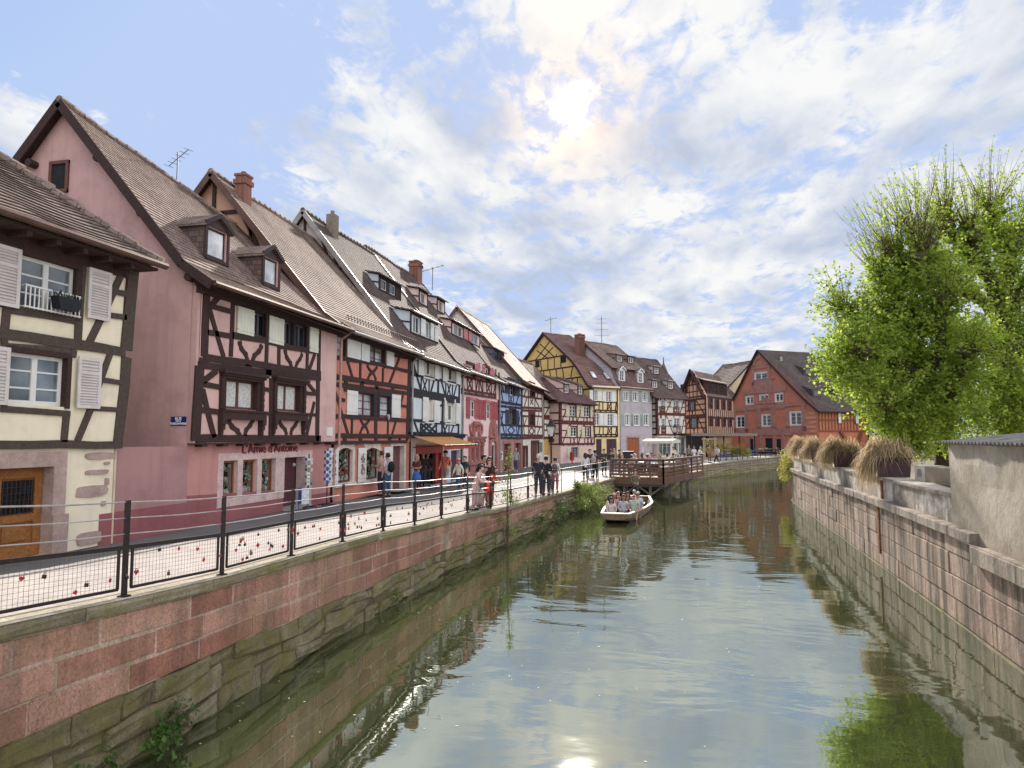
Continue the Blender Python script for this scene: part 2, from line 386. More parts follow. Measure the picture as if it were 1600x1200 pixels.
# water
m, t, b = _mat('canal_water'); v = _coord(t)
c = _ramp(t, _noise(t, _coord(t, (.5, .12, 1)), 1., 5, .6), [(.3, (.030, .038, .015)), (.7, (.056, .060, .022))])
t.links.new(c, b.inputs['Base Color']); b.inputs['Roughness'].default_value = .02; b.inputs['IOR'].default_value = 5.0; b.inputs['Specular Tint'].default_value = (.93, 1., .96, 1); b.inputs['Specular IOR Level'].default_value = .5
def _wave(vec, sc, det, rough, dist): return _noise(t, vec, sc, det, rough, dist)
w1 = _wave(_coord(t, (.55, 1.0, 1)), .85, 2, .45, .8)
w2 = _wave(_coord(t, (1.6, 3.4, 1), off=(3, 8, 0)), 1.2, 3, .55, .3)
calm = _ramp(t, _noise(t, _coord(t, (.16, .07, 1), off=(4, 0, 0)), 1., 3, .5), [(.38, .28), (.62, 1.)])
sx = t.nodes.new('ShaderNodeSeparateXYZ'); t.links.new(v, sx.inputs[0])
mrr = t.nodes.new('ShaderNodeMapRange'); t.links.new(sx.outputs[0], mrr.inputs[0]); mrr.inputs[1].default_value = -6; mrr.inputs[2].default_value = -1; mrr.inputs[3].default_value = .3; mrr.inputs[4].default_value = 1
mr2 = t.nodes.new('ShaderNodeMapRange'); t.links.new(sx.outputs[1], mr2.inputs[0]); mr2.inputs[1].default_value = 6.5; mr2.inputs[2].default_value = 12; mr2.inputs[3].default_value = .2; mr2.inputs[4].default_value = 1
def tm(op, a, b2):
    n = t.nodes.new('ShaderNodeMath'); n.operation = op
    for i, q in enumerate((a, b2)):
        if isinstance(q, (int, float)): n.inputs[i].default_value = q
        else: t.links.new(q, n.inputs[i])
    return n.outputs[0]
hh = tm('MULTIPLY', tm('ADD', w1, tm('MULTIPLY', w2, .13)), tm('MULTIPLY', tm('MULTIPLY', calm, mr2.outputs[0]), mrr.outputs[0]))
_bump(t, b, hh, 1.0, .026)
WATER = m
mb = MB(); mb.face([(-20, -40, 0), (260, -40, 0), (260, 260, 0), (-20, 260, 0)])
tag(mb.build('water', WATER), kind='structure')
mb = MB(); mb.face([(-2500, -2500, -1.2), (2500, -2500, -1.2), (2500, 2500, -1.2), (-2500, 2500, -1.2)])
tag(mb.build('ground', plain('river_bed_earth', (.10, .09, .06), .9)), kind='structure')

ys = sorted(set([q[1] for q in QL]+[z[0] for z in ZQ]+[r[0] for r in RB]+list(range(-10, 110, 3))))
ys = [y for y in ys if -12 <= y <= 200]
mp = MB(); mr_ = MB(); mk = MB()
for y0, y1 in zip(ys, ys[1:]):
    def row(y):
        x0 = qx(y); x1 = interp(RB, y)
        return x0, x1
    (a0, a1), (b0, b1) = row(y0), row(y1)
    mp.face([(a0-.16, y0, gz(a0, y0)), (b0-.16, y1, gz(b0, y1)), (b1, y1, gz(b1, y1)), (a1, y0, gz(a1, y0))])
    xs = [0, 1.3, 2.6, 12, 60, 200]
    for u0, u1 in zip(xs, xs[1:]):
        P = lambda x, y: (x, y, gz(x, y)-.03)
        mr_.face([P(a1-u0, y0), P(b1-u0, y1), P(b1-u1, y1), P(a1-u1, y0)])
    if y0 < 60:
        for k in range(3):
            ya = lerp(y0, y1, k/3); yb = lerp(y0, y1, (k+1)/3)-.012; xa = interp(RB, ya); xb = interp(RB, yb)
            vs = []
            for (x, y) in ((xa, ya), (xb, yb)):
                z = gz(x, y)
                vs += [(x+.02, y, z-.1), (x+.02, y, z+.022), (x-.15, y, z+.022), (x-.15, y, z-.1)]
            mk.raw(vs, [(0, 1, 2, 3), (7, 6, 5, 4), (0, 4, 5, 1), (1, 5, 6, 2), (2, 6, 7, 3)])
tag(mp.build('promenade', PROM, smooth=False), kind='structure')
tag(mr_.build('street', ROADM), kind='structure')
tag(mk.build('kerb', KERBM), kind='structure')
# right bank
mb = MB()
ring = [(x+.5, y) for x, y in QR]
for (x0, y0), (x1, y1) in zip(ring, ring[1:]):
    mb.face([(x0, y0, 1.95), (x0+260, y0, 1.95), (x1+260, y1, 1.95), (x1, y1, 1.95)])
tag(mb.build('right_bank_ground', plain('grey_earth', (.20, .17, .13), .95, nsc=1.)), kind='structure')
tag(mb.build('far_terrain', plain('far_green', (.05, .07, .03), .95, nsc=.05), loc=(0, 0, -.3)), kind='structure') if False else None

def seg_walk(path, y_from, y_to, step):
    """points along a polyline between two Y values"""
    pts = []; Y = y_from
    while Y < y_to: pts.append(Y); Y += step()
    pts.append(y_to); return pts
def block_wall(name, path, y0, y1, courses, side, mat, lens, jit=.012, gap=.007, depth=.35, ch=.014, rough=0.):
    """courses: list of (zbottom(Y), ztop(Y)); side +1: visible face looks to +X"""
    V = []; F = []; T = []
    for ci, (zb_, zt_) in enumerate(courses):
        rr = random.Random(ci*17+len(name))
        stations = seg_walk(path, y0, y1, lambda: rr.uniform(*lens)*(1+.004*0))
        for ya, yb in zip(stations, stations[1:]):
            if yb-ya < .06: continue
            xa, xb = qx(ya, path), qx(yb, path); tone = rr.random(); off = rr.uniform(-jit, jit)
            dv = Vector((xb-xa, yb-ya, 0)); ln = dv.length; dv.normalize(); out = Vector((dv.y, -dv.x, 0))*side
            nseg = max(1, int(ln/.45)) if rough else 1; mseg = 2 if rough else 1
            def P(s_, tt, o): # s_ 0..1 along, tt 0..1 up
                Y = ya+(yb-ya)*s_; base = Vector((xa, ya, 0))+dv*ln*s_
                z = lerp(zb_(Y), zt_(Y), tt); return base+out*o+Vector((0, 0, z))
            hgt = max(.05, zt_(ya)-zb_(ya)); g = gap/ln; gh = gap/hgt; c1 = (gap+ch)/ln; c2 = (gap+ch)/hgt
            ss = [c1+(1-2*c1)*i/nseg for i in range(nseg+1)]; ts = [c2+(1-2*c2)*i/mseg for i in range(mseg+1)]
            n0 = len(V); grid = {}
            for i, s_ in enumerate(ss):
                for j, tt in enumerate(ts):
                    o = off+(rr.uniform(-rough, rough) if rough else 0)
                    grid[i, j] = len(V); V.append(P(s_, tt, o))
            for i in range(nseg):
                for j in range(mseg): F.append((grid[i, j], grid[i+1, j], grid[i+1, j+1], grid[i, j+1])); T.append(tone)
            # chamfer and sides
            rim = [grid[i, 0] for i in range(nseg+1)]+[grid[nseg, j] for j in range(1, mseg+1)]+[grid[i, mseg] for i in range(nseg-1, -1, -1)]+[grid[0, j] for j in range(mseg-1, 0, -1)]
            par = [(s_, ts[0]) for s_ in ss]+[(ss[-1], tt) for tt in ts[1:]]+[(s_, ts[-1]) for s_ in ss[-2::-1]]+[(ss[0], tt) for tt in ts[-2:0:-1]]
            def push(s_, tt): return (g if s_ <= c1+1e-9 else (1-g if s_ >= 1-c1-1e-9 else s_), gh if tt <= c2+1e-9 else (1-gh if tt >= 1-c2-1e-9 else tt))
            r1 = []; r2 = []
            for (s_, tt) in par:
                q = push(s_, tt); r1.append(len(V)); V.append(P(q[0], q[1], off-ch))
            for (s_, tt) in par:
                q = push(s_, tt); r2.append(len(V)); V.append(P(q[0], q[1], -depth))
            k = len(rim)
            for i in range(k):
                j = (i+1) % k
                F.append((rim[i], r1[i], r1[j], rim[j])); T.append(tone)
                F.append((r1[i], r2[i], r2[j], r1[j])); T.append(tone)
    me = bpy.data.meshes.new(name); me.from_pydata([tuple(v) for v in V], [], F); me.materials.append(mat)
    at = me.attributes.new('tone', 'FLOAT', 'FACE'); at.data.foreach_set('value', T)
    bm = bmesh.new(); bm.from_mesh(me); bmesh.ops.recalc_face_normals(bm, faces=bm.faces); bm.to_mesh(me); bm.free()
    return me
def link(me, name, parent=None, loc=(0, 0, 0)):
    o = bpy.data.objects.new(name, me); C.objects.link(o); o.location = loc
    if parent: o.parent = parent
    return o
def backing(path, y0, y1, zb, zt, side, mat, name, parent, inset=.03, thick=.5, step=1.5):
    mb = MB(); Y = y0
    while Y < y1-1e-6:
        Y2 = min(y1, Y+step); xa, xb = qx(Y, path), qx(Y2, path)
        a, b_ = -inset*side, -(inset+thick)*side
        vs = [(xa+a, Y, zb(Y)), (xb+a, Y2, zb(Y2)), (xb+a, Y2, zt(Y2)), (xa+a, Y, zt(Y)), (xa+b_, Y, zb(Y)), (xb+b_, Y2, zb(Y2)), (xb+b_, Y2, zt(Y2)), (xa+b_, Y, zt(Y))]
        mb.raw(vs, [(0, 1, 2, 3), (4, 7, 6, 5), (3, 2, 6, 7), (0, 4, 5, 1)]); Y = Y2
    return mb.build(name, mat, parent)

SAND = stone_mat('red_sandstone', (.30, .125, .09), (.46, .25, .19), streak=.35, moss=.22)
OLDST = stone_mat('mossy_old_stone', (.24, .19, .115), (.36, .30, .20), streak=.3, moss=.85, rough_b=1.6, grime=(.045, .04, .02))
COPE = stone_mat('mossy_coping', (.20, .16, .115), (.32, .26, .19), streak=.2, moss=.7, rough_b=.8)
MORT = stone_mat('pale_mortar', (.46, .33, .26), (.50, .37, .30), streak=.3, moss=.3)
MORTD = stone_mat('dark_mortar', (.10, .085, .06), (.1, .08, .06), streak=.3, moss=.5)
ql = empty('quay_wall', (-5.9, 10, 0), 'long sandstone quay wall with mossy old stones at the waterline below the promenade', 'wall')
def linkp(me, name, parent):
    o = link(me, name, parent); o.location = -Vector(parent.location); return o
ZB = lambda Y: interp([(0, 1.0), (5, .86), (8, .80), (13, .66), (18, .60), (24, .58), (30, .58), (200, .6)], Y)+.022*math.sin(2.3*Y)+.015*math.sin(6.1*Y+1)
top_ = lambda Y: zq(Y)-.13
cs = []
for k in range(4): cs.append(((lambda Y, k=k: lerp(ZB(Y), max(ZB(Y)+.35, top_(Y)), k/4.)), (lambda Y, k=k: lerp(ZB(Y), max(ZB(Y)+.35, top_(Y)), (k+1)/4.))))
cs3 = [((lambda Y, k=k: lerp(ZB(Y), top_(Y), k/3.)), (lambda Y, k=k: lerp(ZB(Y), top_(Y), (k+1)/3.))) for k in range(3)]
linkp(block_wall('sandstone_courses', QL, 1, 30, cs3, 1, SAND, (.45, 1.5), gap=.013), 'sandstone_course', ql)
cs2 = [((lambda Y, k=k: lerp(ZB(Y), top_(Y), k/2.)), (lambda Y, k=k: lerp(ZB(Y), top_(Y), (k+1)/2.))) for k in range(2)]
linkp(block_wall('sandstone_far', QL, 30, 110, cs2, 1, OLDST if False else stone_mat('far_quay_stone', (.24, .17, .13), (.34, .27, .22), streak=.4, moss=.35), (.7, 1.6), gap=.012), 'sandstone_course', ql)
wv_ = lambda Y, k: 0 if k in (0, 4) else .05*math.sin(Y*1.7+k*2.1)+.03*math.sin(Y*4.3+k)
lo = [((lambda Y, k=k: lerp(-.25, ZB(Y), k/4.)+wv_(Y, k)), (lambda Y, k=k: lerp(-.25, ZB(Y), (k+1)/4.)+wv_(Y, k+1))) for k in range(4)]
linkp(block_wall('old_stone_courses', QL, 1, 60, lo, 1, OLDST, (.3, 1.1), jit=.045, gap=.004, ch=.035, rough=.035), 'old_stone_base', ql)
linkp(block_wall('old_stone_far', QL, 60, 120, lo, 1, OLDST, (1., 2.5), jit=.02, gap=.01, ch=.03), 'old_stone_base', ql)
o = backing(QL, 1, 30, ZB, top_, 1, MORT, 'mortar', ql, .012); o.location = -ql.location
o = backing(QL, 30, 120, ZB, top_, 1, MORTD, 'mortar', ql, .12); o.location = -ql.location
o = backing(QL, 1, 120, lambda Y: -.6, ZB, 1, MORTD, 'mortar', ql, .05); o.location = -ql.location
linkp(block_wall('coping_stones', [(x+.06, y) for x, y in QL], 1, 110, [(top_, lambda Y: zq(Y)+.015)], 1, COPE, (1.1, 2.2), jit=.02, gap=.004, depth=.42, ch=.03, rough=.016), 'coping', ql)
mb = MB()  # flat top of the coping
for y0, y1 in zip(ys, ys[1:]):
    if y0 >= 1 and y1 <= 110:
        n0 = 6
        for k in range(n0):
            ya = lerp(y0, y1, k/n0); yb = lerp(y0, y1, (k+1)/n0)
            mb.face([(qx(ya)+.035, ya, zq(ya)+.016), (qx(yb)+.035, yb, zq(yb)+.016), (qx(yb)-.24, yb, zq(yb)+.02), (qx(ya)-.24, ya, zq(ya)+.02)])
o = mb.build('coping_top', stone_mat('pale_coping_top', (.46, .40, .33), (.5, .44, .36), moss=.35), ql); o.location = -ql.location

# right wall
RST = stone_mat('pink_granite', (.38, .25, .19), (.52, .37, .29), streak=.85, moss=.12, rough_b=.5)
RCOPE = stone_mat('granite_coping', (.36, .28, .23), (.46, .38, .32), streak=.55, moss=.1, rough_b=.5)
qr = empty('canal_wall', (5.8, 20, 0), 'stained pink granite canal wall on the right bank with dark streaks', 'wall')
rc = [(0.02, .46), (.46, .90), (.90, 1.34), (1.34, 1.68)]
linkp(block_wall('granite_courses', QR, 2, 60, [((lambda Y, a=a: a), (lambda Y, b=b: b)) for a, b in rc], -1, RST, (.8, 2.0), gap=.006, jit=.012), 'granite_course', qr)
linkp(block_wall('granite_foot', [(x-.05, y) for x, y in QR], 2, 60, [(lambda Y: -.3, lambda Y: .02)], -1, stone_mat('wet_foot_stone', (.16, .13, .08), (.2, .17, .1), streak=.6, moss=.6), (.9, 2.4), jit=.02), 'foot_course', qr)
linkp(block_wall('granite_coping', [(x-.07, y) for x, y in QR], 14.35, 60, [(lambda Y: 1.68, lambda Y: 1.90)], -1, RCOPE, (1.1, 2.4), gap=.005, ch=.02, depth=.5), 'coping', qr)
linkp(block_wall('granite_coping_near', [(x-.13, y) for x, y in QR], 2, 14.3, [(lambda Y: 1.36, lambda Y: 1.69)], -1, RCOPE, (1.6, 2.4), gap=.006, ch=.02, depth=.6), 'coping', qr)
o = backing(QR, 2, 60, lambda Y: -.6, lambda Y: 1.66, -1, MORTD, 'mortar', qr, .02, .6); o.location = -qr.location
mb = MB()
for y in [2+i*1.0 for i in range(58)]:
    zt = 1.70 if y < 14.3 else 1.905; e = -.10 if y < 14.3 else -.045
    mb.face([(qx(y, QR)+e, y, zt-.008), (qx(y, QR)+.6, y, zt-.008), (qx(y+1, QR)+.6, y+1, zt-.008), (qx(y+1, QR)+e, y+1, zt-.008)])
o = mb.build('coping_top', RCOPE, qr); o.location = -qr.location
# rendered parapet above it
m, t, b = _mat('whitewashed_render'); v = _coord(t)
c = _ramp(t, _noise(t, v, 1.3, 8, .75), [(.3, (.20, .17, .13)), (.48, (.36, .31, .25)), (.56, (.62, .59, .54)), (.8, (.7, .68, .63))])
s = _ramp(t, _noise(t, _coord(t, (3.4, 3.4, .2)), 1., 7, .72), [(.50, 0.), (.66, .8)]); c = _mix(t, s, c, (.07, .06, .05))
s = _ramp(t, _noise(t, _coord(t, (1.3, 1.3, .05), off=(2, 7, 0)), 1., 5, .7), [(.62, 0.), (.68, .75)]); c = _mix(t, s, c, (.24, .095, .03))
t.links.new(c, b.inputs['Base Color']); b.inputs['Roughness'].default_value = .95; _bump(t, b, _noise(t, v, 18, 8, .75), .6, .02)
RENDW = m
pa = empty('parapet_wall', (6.0, 20, 1.9), 'low whitewashed parapet with streaky stains on top of the canal wall', 'wall')
def strip(path, y0, y1, a, b_, z0, z1, name, mat, parent, step=1.):
    mb = MB(); Y = y0
    while Y < y1-1e-6:
        Y2 = min(y1, Y+step); xa, xb = qx(Y, path), qx(Y2, path)
        vs = [(xa+a, Y, z0), (xb+a, Y2, z0), (xb+a, Y2, z1), (xa+a, Y, z1), (xa+b_, Y, z0), (xb+b_, Y2, z0), (xb+b_, Y2, z1), (xa+b_, Y, z1)]
        fs = [(0, 1, 2, 3), (4, 7, 6, 5), (3, 2, 6, 7), (0, 4, 5, 1)]
        if Y == y0: fs.append((0, 3, 7, 4))
        if Y2 == y1: fs.append((1, 5, 6, 2))
        mb.raw(vs, fs); Y = Y2
    o = mb.build(name, mat, parent)
    if parent: o.location = -Vector(parent.location)
    return o
strip(QR, 15.72, 48, .13, .55, 1.9, 2.43, 'wall', RENDW, pa)
linkp(block_wall('parapet_coping', [(x+.08, y) for x, y in QR], 15.74, 48, [(lambda Y: 2.43, lambda Y: 2.52)], -1, RCOPE, (1.4, 2.8), gap=.004, ch=.012, depth=.62, jit=.006), 'coping', pa)
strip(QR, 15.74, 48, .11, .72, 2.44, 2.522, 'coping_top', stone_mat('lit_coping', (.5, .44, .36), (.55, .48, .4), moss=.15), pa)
# rust drain on the wall
mb = MB(); yy = 21.7; xx = qx(yy, QR)
mb.box(xx+.09, xx+.14, yy-.06, yy+.08, 1.9, 2.45); mb.box(xx-.03, xx+.02, yy-.07, yy+.05, .35, 1.68)
tag(mb.build('rust_channel', plain('rusty_iron', (.20, .065, .018), .85, var=.5, nsc=9)), 'rusty orange drain channel running down the right canal wall', 'drain')
# ------------------------------------------------------------ house kit
def crop(x0, y0, s): return lambda x, y: (x0+x/s, y0+y/s)
class House:
    def __init__(s, name, label, P0, P1, zg, cat='house', group=None):
        s.P0 = Vector((P0[0], P0[1], zg)); d = Vector((P1[0]-P0[0], P1[1]-P0[1])); s.W = d.length; s.rz = math.atan2(d.y, d.x); s.zg = zg
        s.root = empty(name, s.P0, label, cat, group, s.rz)
        s.Mi = (Matrix.Translation(s.P0) @ Matrix.Rotation(s.rz, 4, 'Z')).inverted(); s.co = s.Mi @ Vector((0, 0, CH)); s.k = 0
    def fp(s, x, y, b=0.):      # photo point -> (a, z) on the plane standing b in front of the facade line
        r = s.Mi.to_3x3() @ ray(x, y); t = (-b-s.co.y)/r.y; return (s.co.x+r.x*t, s.co.z+r.z*t)
    def fx(s, x, y, a=0.):      # photo point -> (y, z) on the side plane at a
        r = s.Mi.to_3x3() @ ray(x, y); t = (a-s.co.x)/r.x; return (s.co.y+r.y*t, s.co.z+r.z*t)
    def rect(s, cr, xl, xr, yt, yb, b=0.):
        a0, z1 = s.fp(*cr(xl, yt), b); a0b, z0 = s.fp(*cr(xl, yb), b); a1, _ = s.fp(*cr(xr, yt), b)
        return ((a0+a0b)/2, a1, z0, z1)
    def wall(s, a0, a1, z0, z1, holes=(), y=0., mat=None, reveal=.16, name='wall', parent=None):
        """front wall with real openings (a0,a1,z0,z1) and their reveals"""
        mb = MB(); xs = sorted(set([a0, a1]+[min(max(v, a0), a1) for h in holes for v in h[:2]])); zs = sorted(set([z0, z1]+[min(max(v, z0), z1) for h in holes for v in h[2:4]]))
        for xa, xb in zip(xs, xs[1:]):
            for za, zb_ in zip(zs, zs[1:]):
                cx, cz = (xa+xb)/2, (za+zb_)/2
                if any(h[0] < cx < h[1] and h[2] < cz < h[3] for h in holes): continue
                mb.face([(xa, y, za), (xb, y, za), (xb, y, zb_), (xa, y, zb_)])
        for h in holes:
            A, B, c, d = h[0]-.004, h[1]+.004, h[2]-.004, h[3]+.004; r = y+reveal
            mb.face([(A, y, c), (A, y, d), (A, r, d), (A, r, c)]); mb.face([(B, y, d), (B, y, c), (B, r, c), (B, r, d)])
            mb.face([(A, y, d), (B, y, d), (B, r, d), (A, r, d)]); mb.face([(B, y, c), (A, y, c), (A, r, c), (B, r, c)])
        return mb.build(name, mat, parent or s.root)
    def window(s, q, y=0., fr=None, cols=2, rows=3, pane=None, fw=.055, inset=.09, casing=None, cw=.09, sill=None, curtain=False, head=0, name='window'):
        a0, a1, z0, z1 = q[:4]; fr = fr or WHITE; mb = MB(); yi = y+inset
        t = .045
        mb.box(a0, a0+fw, yi, yi+t, z0, z1); mb.box(a1-fw, a1, yi, yi+t, z0, z1); mb.box(a0+fw, a1-fw, yi, yi+t, z1-fw, z1); mb.box(a0+fw, a1-fw, yi, yi+t, z0, z0+fw*1.3)
        W_ = a1-a0
        for c in range(1, cols): x = a0+W_*c/cols; mb.box(x-fw*.8, x+fw*.8, yi-.008, yi+t-.004, z0+fw*1.3, z1-fw)
        for c in range(cols):
            xa = a0+W_*c/cols+fw*(1 if c == 0 else .8); xb = a0+W_*(c+1)/cols-fw*(1 if c == cols-1 else .8)
            for r_ in range(1, rows):
                z = z0+(z1-z0)*r_/rows; mb.box(xa, xb, yi+.006, yi+t-.006, z-.016, z+.016)
        o = mb.build(name, fr, s.root)
        g = MB(); g.box(a0+.02, a1-.02, yi+.022, yi+.03, z0+.02, z1-.02); g.build('pane', pane or GLASS, o)
        if curtain:
            cm = MB(); n = 10
            for (ca, cb) in ((a0+fw*1.2, a0+W_*.46), (a0+W_*.54, a1-fw*1.2)):
                for i in range(n):
                    xa, xb = lerp(ca, cb, i/n), lerp(ca, cb, (i+1)/n); ya, yb = (yi+.016+.004*(i % 2)), (yi+.016+.004*((i+1) % 2))
                    cm.face([(xa, ya, z0+fw*1.4), (xb, yb, z0+fw*1.4), (xb, yb, z1-fw), (xa, ya, z1-fw)])
            cm.build('curtain', CURT, o)
        if casing:
            cm = MB(); p = y-.035-.0015*(s.k % 4); s.k += 1
            cm.box(a0-cw, a0, p, y+inset, z0-cw*.3, z1+cw); cm.box(a1, a1+cw, p, y+inset, z0-cw*.3, z1+cw); cm.box(a0, a1, p+.002, y+inset, z1, z1+cw)
            cm.build('casing', casing, o)
        if sill:
            cm = MB(); cm.box(a0-.08, a1+.08, y-.09, y+inset, z0-.07, z0-.002); cm.build('sill', sill, o)
        return o
    def shutter(s, q, y=0., mat=None, style='board', out=.055, name='shutter', ang=0.):
        a0, a1, z0, z1 = q[:4]; mb = MB(); t = .032; Wd = a1-a0
        M = Matrix.Translation((a0, y-out, z0)) @ Matrix.Rotation(-ang, 4, 'Z')
        H_ = z1-z0
        if style == 'louver':
            f = min(.07, Wd*.16)
            mb.box(0, f, 0, t, 0, H_, M=M); mb.box(Wd-f, Wd, 0, t, 0, H_, M=M)
            for z in (0, H_*.66, H_-f): mb.box(f, Wd-f, .001, t-.001, z, z+f, M=M)
            for za, zb_ in ((f, H_*.66), (H_*.66+f, H_-f)):
                n = max(3, int((zb_-za)/.055))
                for i in range(n):
                    z = lerp(za, zb_, (i+.5)/n)
                    mb.raw([M @ Vector(p) for p in [(f, .002, z-.02), (Wd-f, .002, z-.02), (Wd-f, t-.004, z+.018), (f, t-.004, z+.018)]], [(0, 1, 2, 3)])
            mb.box(f, Wd-f, t-.003, t, f, H_-f, M=M)
        else:
            n = max(2, int(Wd/.14))
            for i in range(n): mb.box(Wd*i/n+.003, Wd*(i+1)/n-.003, 0, t, 0, H_, M=M)
            mb.box(.004, Wd-.004, .006, t-.006, .004, H_-.004, M=M)
            for z in (H_*.12, H_*.82): mb.box(.01, Wd-.01, -.016, 0, z, z+.06, M=M)
            if style == 'panel':
                mb.box(Wd*.22, Wd*.78, -.012, 0, H_*.62, H_*.78, M=M)
        for z in (H_*.16, H_*.85): mb.box(-.03, .02, -.022, -.014, z, z+.03, M=M)
        return mb.build(name, mat or WHITE, s.root)
    def beams(s, cr, lst, b=0., mat=None, name='timber_frame', w0=.16, pr=.03, parent=None):
        mb = MB()
        for i, l in enumerate(lst):
            ww = w0; pts = l
            if isinstance(l[-1], (int, float)): ww = l[-1]; pts = l[:-1]
            P = [s.fp(*cr(*p), b) for p in pts]; s.addbeam(mb, P, ww, -b, i, pr)
        return mb.build(name, mat or TIMB, parent or s.root, bevel=0)
    def addbeam(s, mb, P, ww, y, i, pr=.03):
        e = pr+.0021*(i % 7)
        if len(P) > 2:           # curved brace: offset outline
            L_ = []; R_ = []
            fine = []
            for j in range(len(P)-1):
                for k in range(3): fine.append((lerp(P[j][0], P[j+1][0], k/3), lerp(P[j][1], P[j+1][1], k/3)))
            fine.append(P[-1]); sm = [fine[0]]+[((fine[j-1][0]+fine[j][0]*2+fine[j+1][0])/4, (fine[j-1][1]+fine[j][1]*2+fine[j+1][1])/4) for j in range(1, len(fine)-1)]+[fine[-1]]
            for j, p in enumerate(sm):
                q = sm[max(0, j-1)]; r = sm[min(len(sm)-1, j+1)]; d = Vector((r[0]-q[0], r[1]-q[1])).normalized(); n = Vector((-d.y, d.x))*ww/2*(1.+.25*math.sin(j*2.4))
                L_.append((p[0]+n.x, p[1]+n.y)); R_.append((p[0]-n.x, p[1]-n.y))
            for j in range(len(sm)-1):
                q = [L_[j], L_[j+1], R_[j+1], R_[j]]
                mb.raw([(a, y-e, z) for a, z in q]+[(a, y+.02, z) for a, z in q], [(0, 1, 2, 3), (0, 4, 5, 1), (3, 2, 6, 7)])
        else:
            rr = random.Random(int(abs(P[0][0]*1000+P[1][1]*77))); p, q = Vector(P[0]), Vector(P[1]); d = (q-p); Ln = d.length
            if Ln < .01: return
            d.normalize(); n = Vector((-d.y, d.x)); seg = max(1, int(Ln/.6)); vs = []; fs = []
            for j in range(seg+1):
                c = p+d*Ln*j/seg; w1 = ww/2*(1+rr.uniform(-.09, .09)); w2 = ww/2*(1+rr.uniform(-.09, .09)); c = c+n*rr.uniform(-.012, .012)
                for (o_, yy) in ((w1, y-e), (-w2, y-e), (-w2, y+.02), (w1, y+.02)): vs.append((c.x+n.x*o_, yy, c.y+n.y*o_))
            for j in range(seg):
                for k in range(4): fs.append((j*4+k, j*4+(k+1) % 4, j*4+4+(k+1) % 4, j*4+4+k))
            fs += [(3, 2, 1, 0), (seg*4, seg*4+1, seg*4+2, seg*4+3)]; mb.raw(vs, fs)
    def pts(s, lst, y=0., mat=None, name='timber_frame', w0=.16, pr=.03, parent=None):
        """beams given directly in facade metres"""
        mb = MB()
        for i, l in enumerate(lst):
            ww = w0; p = l
            if isinstance(l[-1], (int, float)): ww = l[-1]; p = l[:-1]
            s.addbeam(mb, list(p), ww, y, i, pr)
        return mb.build(name, mat or TIMB, parent or s.root)
    def roof(s, a0, a1, front, back, mat, name='roof', step=.16, sag=.05, lift=.022, verge=None, th=.10, ridge=True, gut=None, tilt=0.):
        """front/back: lists of (y,z) from the eave up to the ridge"""
        mb = MB(); na = max(1, int((a1-a0)/1.1)); rr = random.Random(int(a1*100)); ph = rr.uniform(0, 6)
        sg = lambda a, t: tilt*t*(a-a0)/(a1-a0)+sag*(math.sin(a*1.1+ph)*.5+math.sin(a*2.7+ph*2)*.3-.6*math.sin(math.pi*(a-a0)/(a1-a0)))*(.3+.7*t)
        def slope(prof, flip):
            tot = sum(math.dist(p, q) for p, q in zip(prof, prof[1:])); acc = 0
            for p, q in zip(prof, prof[1:]):
                Ls = math.dist(p, q); n = max(1, round(Ls/step)) if step else 1; nx, nz = -(q[1]-p[1])/Ls, (q[0]-p[0])/Ls
                if nz < 0: nx, nz = -nx, -nz
                for i in range(n):
                    t0, t1 = i/n, (i+1)/n; u0, u1 = (acc+Ls*t0), (acc+Ls*t1)
                    y0, z0 = lerp(p[0], q[0], t0)+nx*lift, lerp(p[1], q[1], t0)+nz*lift; y1, z1 = lerp(p[0], q[0], t1), lerp(p[1], q[1], t1)
                    yb, zb_ = lerp(p[0], q[0], t0), lerp(p[1], q[1], t0)
                    for k in range(na):
                        aa, ab = lerp(a0, a1, k/na), lerp(a0, a1, (k+1)/na)
                        A = [(aa, y0, z0+sg(aa, u0/tot)), (ab, y0, z0+sg(ab, u0/tot)), (ab, y1, z1+sg(ab, u1/tot)), (aa, y1, z1+sg(aa, u1/tot))]
                        U = [(aa, u0), (ab, u0), (ab, u1), (aa, u1)]
                        if flip: A.reverse(); U.reverse()
                        mb.face(A, 0, U)
                        if step:
                            B = [(aa, yb, zb_+sg(aa, u0/tot)), (ab, yb, zb_+sg(ab, u0/tot)), (ab, y0, z0+sg(ab, u0/tot)), (aa, y0, z0+sg(aa, u0/tot))]
                            if flip: B.reverse()
                            mb.face(B, 0, [(aa, u0), (ab, u0), (ab, u0+.01), (aa, u0+.01)])
                acc += Ls
        slope(front, False)
        if back: slope(back, True)
        o = mb.build(name, mat, s.root)
        ud = MB()
        for prof in (front, back or []):
            for p, q in zip(prof, prof[1:]):
                tf = lambda z: tilt*(z-front[0][1])/(front[-1][1]-front[0][1])-(.14 if tilt else 0); ep, eq = tf(p[1]), tf(q[1])
                ud.raw([(a0+.03, p[0], p[1]-th), (a1-.03, p[0], p[1]-th+ep), (a1-.03, q[0], q[1]-th-.02+eq), (a0+.03, q[0], q[1]-th-.02), (a0+.03, p[0], p[1]-.07), (a1-.03, p[0], p[1]-.07+ep), (a1-.03, q[0], q[1]-.07+eq), (a0+.03, q[0], q[1]-.07)],
                       [(0, 1, 2, 3), (0, 4, 5, 1), (0, 3, 7, 4), (1, 5, 6, 2)])
        ud.build('eave_boards', TIMB, o)
